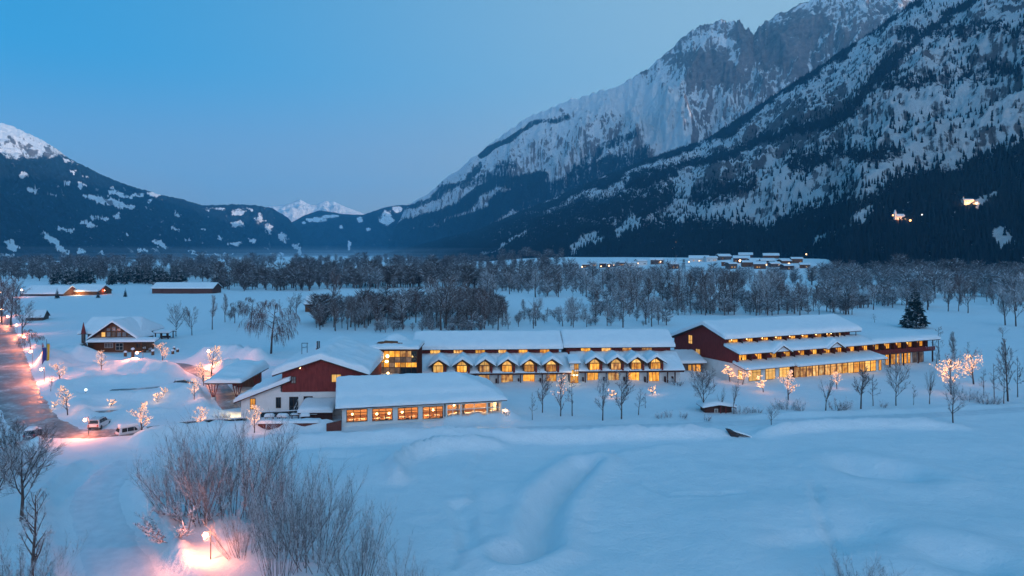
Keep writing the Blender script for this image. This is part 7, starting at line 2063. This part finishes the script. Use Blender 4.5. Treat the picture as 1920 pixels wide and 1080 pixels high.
# ================================================================ vehicles
M['car_white'] = plain('white_car_paint', (0.62, 0.62, 0.64), .35, .05, 3, 0, .5)
M['car_dark'] = plain('dark_blue_car_paint', (0.03, 0.04, 0.07), .35, .1, 3, 0, .5)
M['car_grey'] = plain('grey_green_car_paint', (0.08, 0.10, 0.10), .35, .1, 3, 0, .5)
M['tyre'] = plain('tyre_rubber', (0.02, 0.02, 0.02), .9, .1, 5, 0, .2)
M['tail'] = plain('tail_light_red', (0.35, 0.02, 0.02), .3, .1, 5, 0, .5)
M['head'] = plain('head_light_glass', (0.5, 0.5, 0.5), .15, .1, 5, 0, .5)
def car(label, x, y, deg, paint, kind='estate', snow=.0, sink=0.0, group='parked cars'):
    """x axis points to the front"""
    t = thing('parked_car', label, 'car', (x, y, gz(x, y) - sink + .05), R(deg), group)
    L, W, Hb, Hr = dict(estate=(4.7, 1.85, .95, 1.72), van=(4.5, 1.85, 1.05, 1.85), hatch=(4.2, 1.75, .9, 1.45))[kind]
    a = L / 2
    body = [(-a, .38), (-a + .05, .85), (-a + .12, Hb), (a - 1.1, Hb), (a - .25, Hb - .18), (a - .02, .68), (a - .02, .34), (a - .5, .24), (-a + .4, .24)]
    b = MB().prism(body, 'y', -W / 2, W / 2)
    bo = b.build('body', paint, t); bv = bo.modifiers.new('bevel', 'BEVEL'); bv.width = .09; bv.segments = 3
    roof_f = a - (1.95 if kind != 'van' else 1.4)
    cab = [(-a + .16, Hb - .02), (-a + (.35 if kind != 'hatch' else .6), Hr - .04), (-a + .7, Hr), (roof_f - .35, Hr), (roof_f + .0, Hr - .08), (a - 1.15, Hb - .02)]
    vs = []
    for s_, ins in ((-1, 0), (1, 0)):
        for (px, pz) in cab:
            k = (pz - Hb) / (Hr - Hb); vs.append((px, s_ * (W / 2 - .05 - .17 * max(0, k)), pz))
    n = len(cab)
    cb = MB().add(vs, [tuple(range(n)), tuple(range(n, 2 * n))[::-1]] + [(i, n + i, n + (i + 1) % n, (i + 1) % n) for i in range(n)]).build('cabin', paint, t)
    bv = cb.modifiers.new('bevel', 'BEVEL'); bv.width = .06; bv.segments = 2
    def yk(z): return W / 2 - .05 - .17 * (z - Hb) / (Hr - Hb) + .012
    z0, z1 = Hb + .06, Hr - .14
    for s_ in (-1, 1):
        for xa_, xb_, la, lb in ((-a + .55, -a + 1.35, .08, 0), (-a + 1.42, -a + 2.35, 0, 0), (-a + 2.42, a - 1.45, 0, .55)):
            MB().add([(xa_, s_ * yk(z0), z0), (xb_, s_ * yk(z0), z0), (xb_ - lb, s_ * yk(z1), z1), (xa_ + la, s_ * yk(z1), z1),
                      (xa_, s_ * (yk(z0) - .03), z0), (xb_, s_ * (yk(z0) - .03), z0), (xb_ - lb, s_ * (yk(z1) - .03), z1), (xa_ + la, s_ * (yk(z1) - .03), z1)],
                     [(0, 1, 2, 3), (7, 6, 5, 4), (0, 4, 5, 1), (1, 5, 6, 2), (2, 6, 7, 3), (3, 7, 4, 0)]).build('side_window', M['pane_dark'], t)
    xr0, xr1 = cab[0][0] - .02, cab[1][0] - .02
    kx = (xr1 - xr0) / (Hr - .04 - Hb)
    MB().add([(xr0 + kx * .1, -W * .40, Hb + .1), (xr0 + kx * .1, W * .40, Hb + .1), (xr1 - kx * .06, W * .34, Hr - .14), (xr1 - kx * .06, -W * .34, Hr - .14)], [(3, 2, 1, 0)]).build('rear_window', M['pane_dark'], t)
    kf = (roof_f - (a - 1.15)) / (Hr - .08 - Hb)
    MB().add([(a - 1.15 + kf * .08 + .03, -W * .40, Hb + .08), (a - 1.15 + kf * .08 + .03, W * .40, Hb + .08), (roof_f + .03, W * .33, Hr - .16), (roof_f + .03, -W * .33, Hr - .16)], [(0, 1, 2, 3)]).build('windscreen', M['pane_dark'], t)
    for s_ in (-1, 1):
        MB().box(-a - .03, -a + .06, s_ * (W / 2 - .22) - .1, s_ * (W / 2 - .22) + .1, .62, .9).build('tail_light', M['tail'], t)
        MB().box(a - .12, a + .01, s_ * (W / 2 - .3) - .18, s_ * (W / 2 - .3) + .18, .58, .74).build('headlight', M['head'], t)
        MB().box(a - 1.65, a - 1.45, s_ * (W / 2 + .08) - .1, s_ * (W / 2 + .08) + .1, Hb + .02, Hb + .18).build('wing_mirror', paint, t)
        for xw in (-a + .85, a - .9):
            w = MB().tube((xw, s_ * (W / 2 - .2), .32), (xw, s_ * (W / 2 + .02), .32), .33, .33, 16).build('wheel', M['tyre'], t)
            MB().tube((xw, s_ * (W / 2 + .021), .32), (xw, s_ * (W / 2 + .035), .32), .20, .18, 12).build('rim', M['metal_dark'], w)
    MB().box(-a - .05, -a + .3, -W / 2 + .1, W / 2 - .1, .34, .56).build('rear_bumper', M['metal_dark'], t)
    MB().box(-a - .055, -a - .03, -.26, .26, .60, .72).build('licence_plate', M['white_wall'], t)
    for s_ in (-1, 1): MB().tube((-a + .9, s_ * W * .34, Hr + .06), (roof_f - .4, s_ * W * .34, Hr + .06), .02, .02, 5).build('roof_rail', M['metal_dark'], t)
    if snow:
        snow_slab(t, -a + .4, roof_f, -W / 2 + .22, W / 2 - .22, lambda x_, y_: Hr + .0 + 0 * x_, snow, .3, .25, rough=.04, seed=x, name='snow_cover')
        snow_slab(t, a - 1.1, a - .1, -W / 2 + .1, W / 2 - .1, lambda x_, y_: Hb - .12 * (x_ - (a - 1.1)), snow * .8, .25, .25, rough=.04, seed=y, name='bonnet_snow')
    return t
xs1, ys1 = G(187, 800)
car('white estate car with dark rear window parked at the lamp, seen from behind', xs1, ys1, 97, M['car_white'], 'estate')
xs1, ys1 = G(240, 812)
car('white van half buried behind the roadside snow bank under the largest lit tree', xs1, ys1 + 1.0, 48, M['car_white'], 'van', .4, .75)
xs1, ys1 = G(61, 819)
car('dark car with a thick white snow roof standing on the road at the left', xs1, ys1, 112, M['car_dark'], 'hatch', .35)
xs1, ys1 = G(344, 722)
car('dark grey car almost buried in snow in the back row of the car park', xs1, ys1, 40, M['car_grey'], 'hatch', .45, .35)

# electricity pylon in the valley
x, y = G(1282, 533); h = (533 - 486) * y / F_PX
t = thing('electricity_pylon', 'tall dark lattice power pylon standing in the far woods below the village', 'pylon', (x, y, gz(x, y)), .2)
for sx_ in (-1, 1):
    for sy_ in (-1, 1):
        MB().tube((sx_ * 2.4, sy_ * 2.4, -1), (sx_ * .5, sy_ * .5, h), .22, .12, 4).build('leg', M['metal_dark'], t)
lv = 7
for k in range(lv):
    a, b = k / lv, (k + 1) / lv; wa, wb = 2.4 - 1.9 * a, 2.4 - 1.9 * b
    m_ = MB()
    for sy_ in (-1, 1):
        m_.tube((-wa, sy_ * wa, h * a), (wb, sy_ * wb, h * b), .09, .09, 4); m_.tube((wa, sy_ * wa, h * a), (-wb, sy_ * wb, h * b), .09, .09, 4)
        m_.tube((sy_ * wa, -wa, h * a), (sy_ * wb, wb, h * b), .09, .09, 4)
    o_ = m_.build('bracing', M['metal_dark'], t); o_['kind'] = 'stuff'
for z_k, w_k in ((.72, 7.0), (.84, 5.5), (.95, 4.2)):
    MB().tube((-w_k, 0, h * z_k), (w_k, 0, h * z_k), .16, .16, 4).build('cross_arm', M['metal_dark'], t)

# chimney smoke drifting over the far woods
def smoke(name, pts, dens, label, col=(.75, .85, .95)):
    n = N(name + '_air'); n.n.remove(n.b)
    pv_ = n.new('ShaderNodeVolumePrincipled'); pv_.inputs['Color'].default_value = (*col, 1); pv_.inputs['Density'].default_value = dens
    n.lk(pv_.outputs[0], n.out.inputs['Volume'])
    mb = MB(); 
    k0 = len(pts); ns_ = 10; V, Fc = [], []
    for i, (x, y, z, r) in enumerate(pts):
        for k in range(ns_):
            a = 2 * math.pi * k / ns_; q = r * (1 + .25 * math.sin(3 * a + i * 1.7) + .15 * math.sin(5 * a + i))
            V.append((x + q * math.cos(a), y + q * .6 * math.sin(a) * .3, z + q * math.sin(a)))
    for i in range(k0 - 1):
        for k in range(ns_):
            k2 = (k + 1) % ns_; Fc.append((i * ns_ + k, i * ns_ + k2, (i + 1) * ns_ + k2, (i + 1) * ns_ + k))
    Fc += [tuple(range(ns_))[::-1], tuple(range((k0 - 1) * ns_, k0 * ns_))]
    o_ = link_mesh(name, V, Fc, n.m, None, True); o_.modifiers.new('sub', 'SUBSURF').levels = 2; o_.modifiers['sub'].render_levels = 2
    tag(o_, label, None, None, 'stuff'); return o_
sp = [(395, 522, 1.2), (402, 515, 2.0), (410, 508, 3.5), (420, 500, 5.5), (432, 493, 7.5), (446, 487, 9.0), (462, 482, 9.0)]
M_ = None
smoke('smoke', [(*at(u, v, 640), r * 640 / F_PX) for u, v, r in sp], .05, 'pale chimney smoke drifting to the right above the far woods')

# low mist lying on the far valley floor, thinning upwards
for k_, (top_, den_) in enumerate(((16, 9e-5), (30, 7e-5), (52, 5e-5))):
    mn = N('valley_mist_air'); mn.n.remove(mn.b)
    pv2 = mn.new('ShaderNodeVolumePrincipled'); pv2.inputs['Color'].default_value = (.92, .97, 1.0, 1); pv2.inputs['Density'].default_value = den_
    mn.lk(pv2.outputs[0], mn.out.inputs['Volume'])
    V = [(x, y, z) for z in (1.0 - k_ * .3, top_) for x, y in ((-4200, 1900), (-500, 1900), (300, 3400), (-700, 6800), (-3400, 7000))]
    o_ = link_mesh('valley_mist', V, [tuple(range(5))[::-1], tuple(range(5, 10))] + [(i, (i + 1) % 5, 5 + (i + 1) % 5, 5 + i) for i in range(5)], mn.m)
    tag(o_, None, None, None, 'stuff')
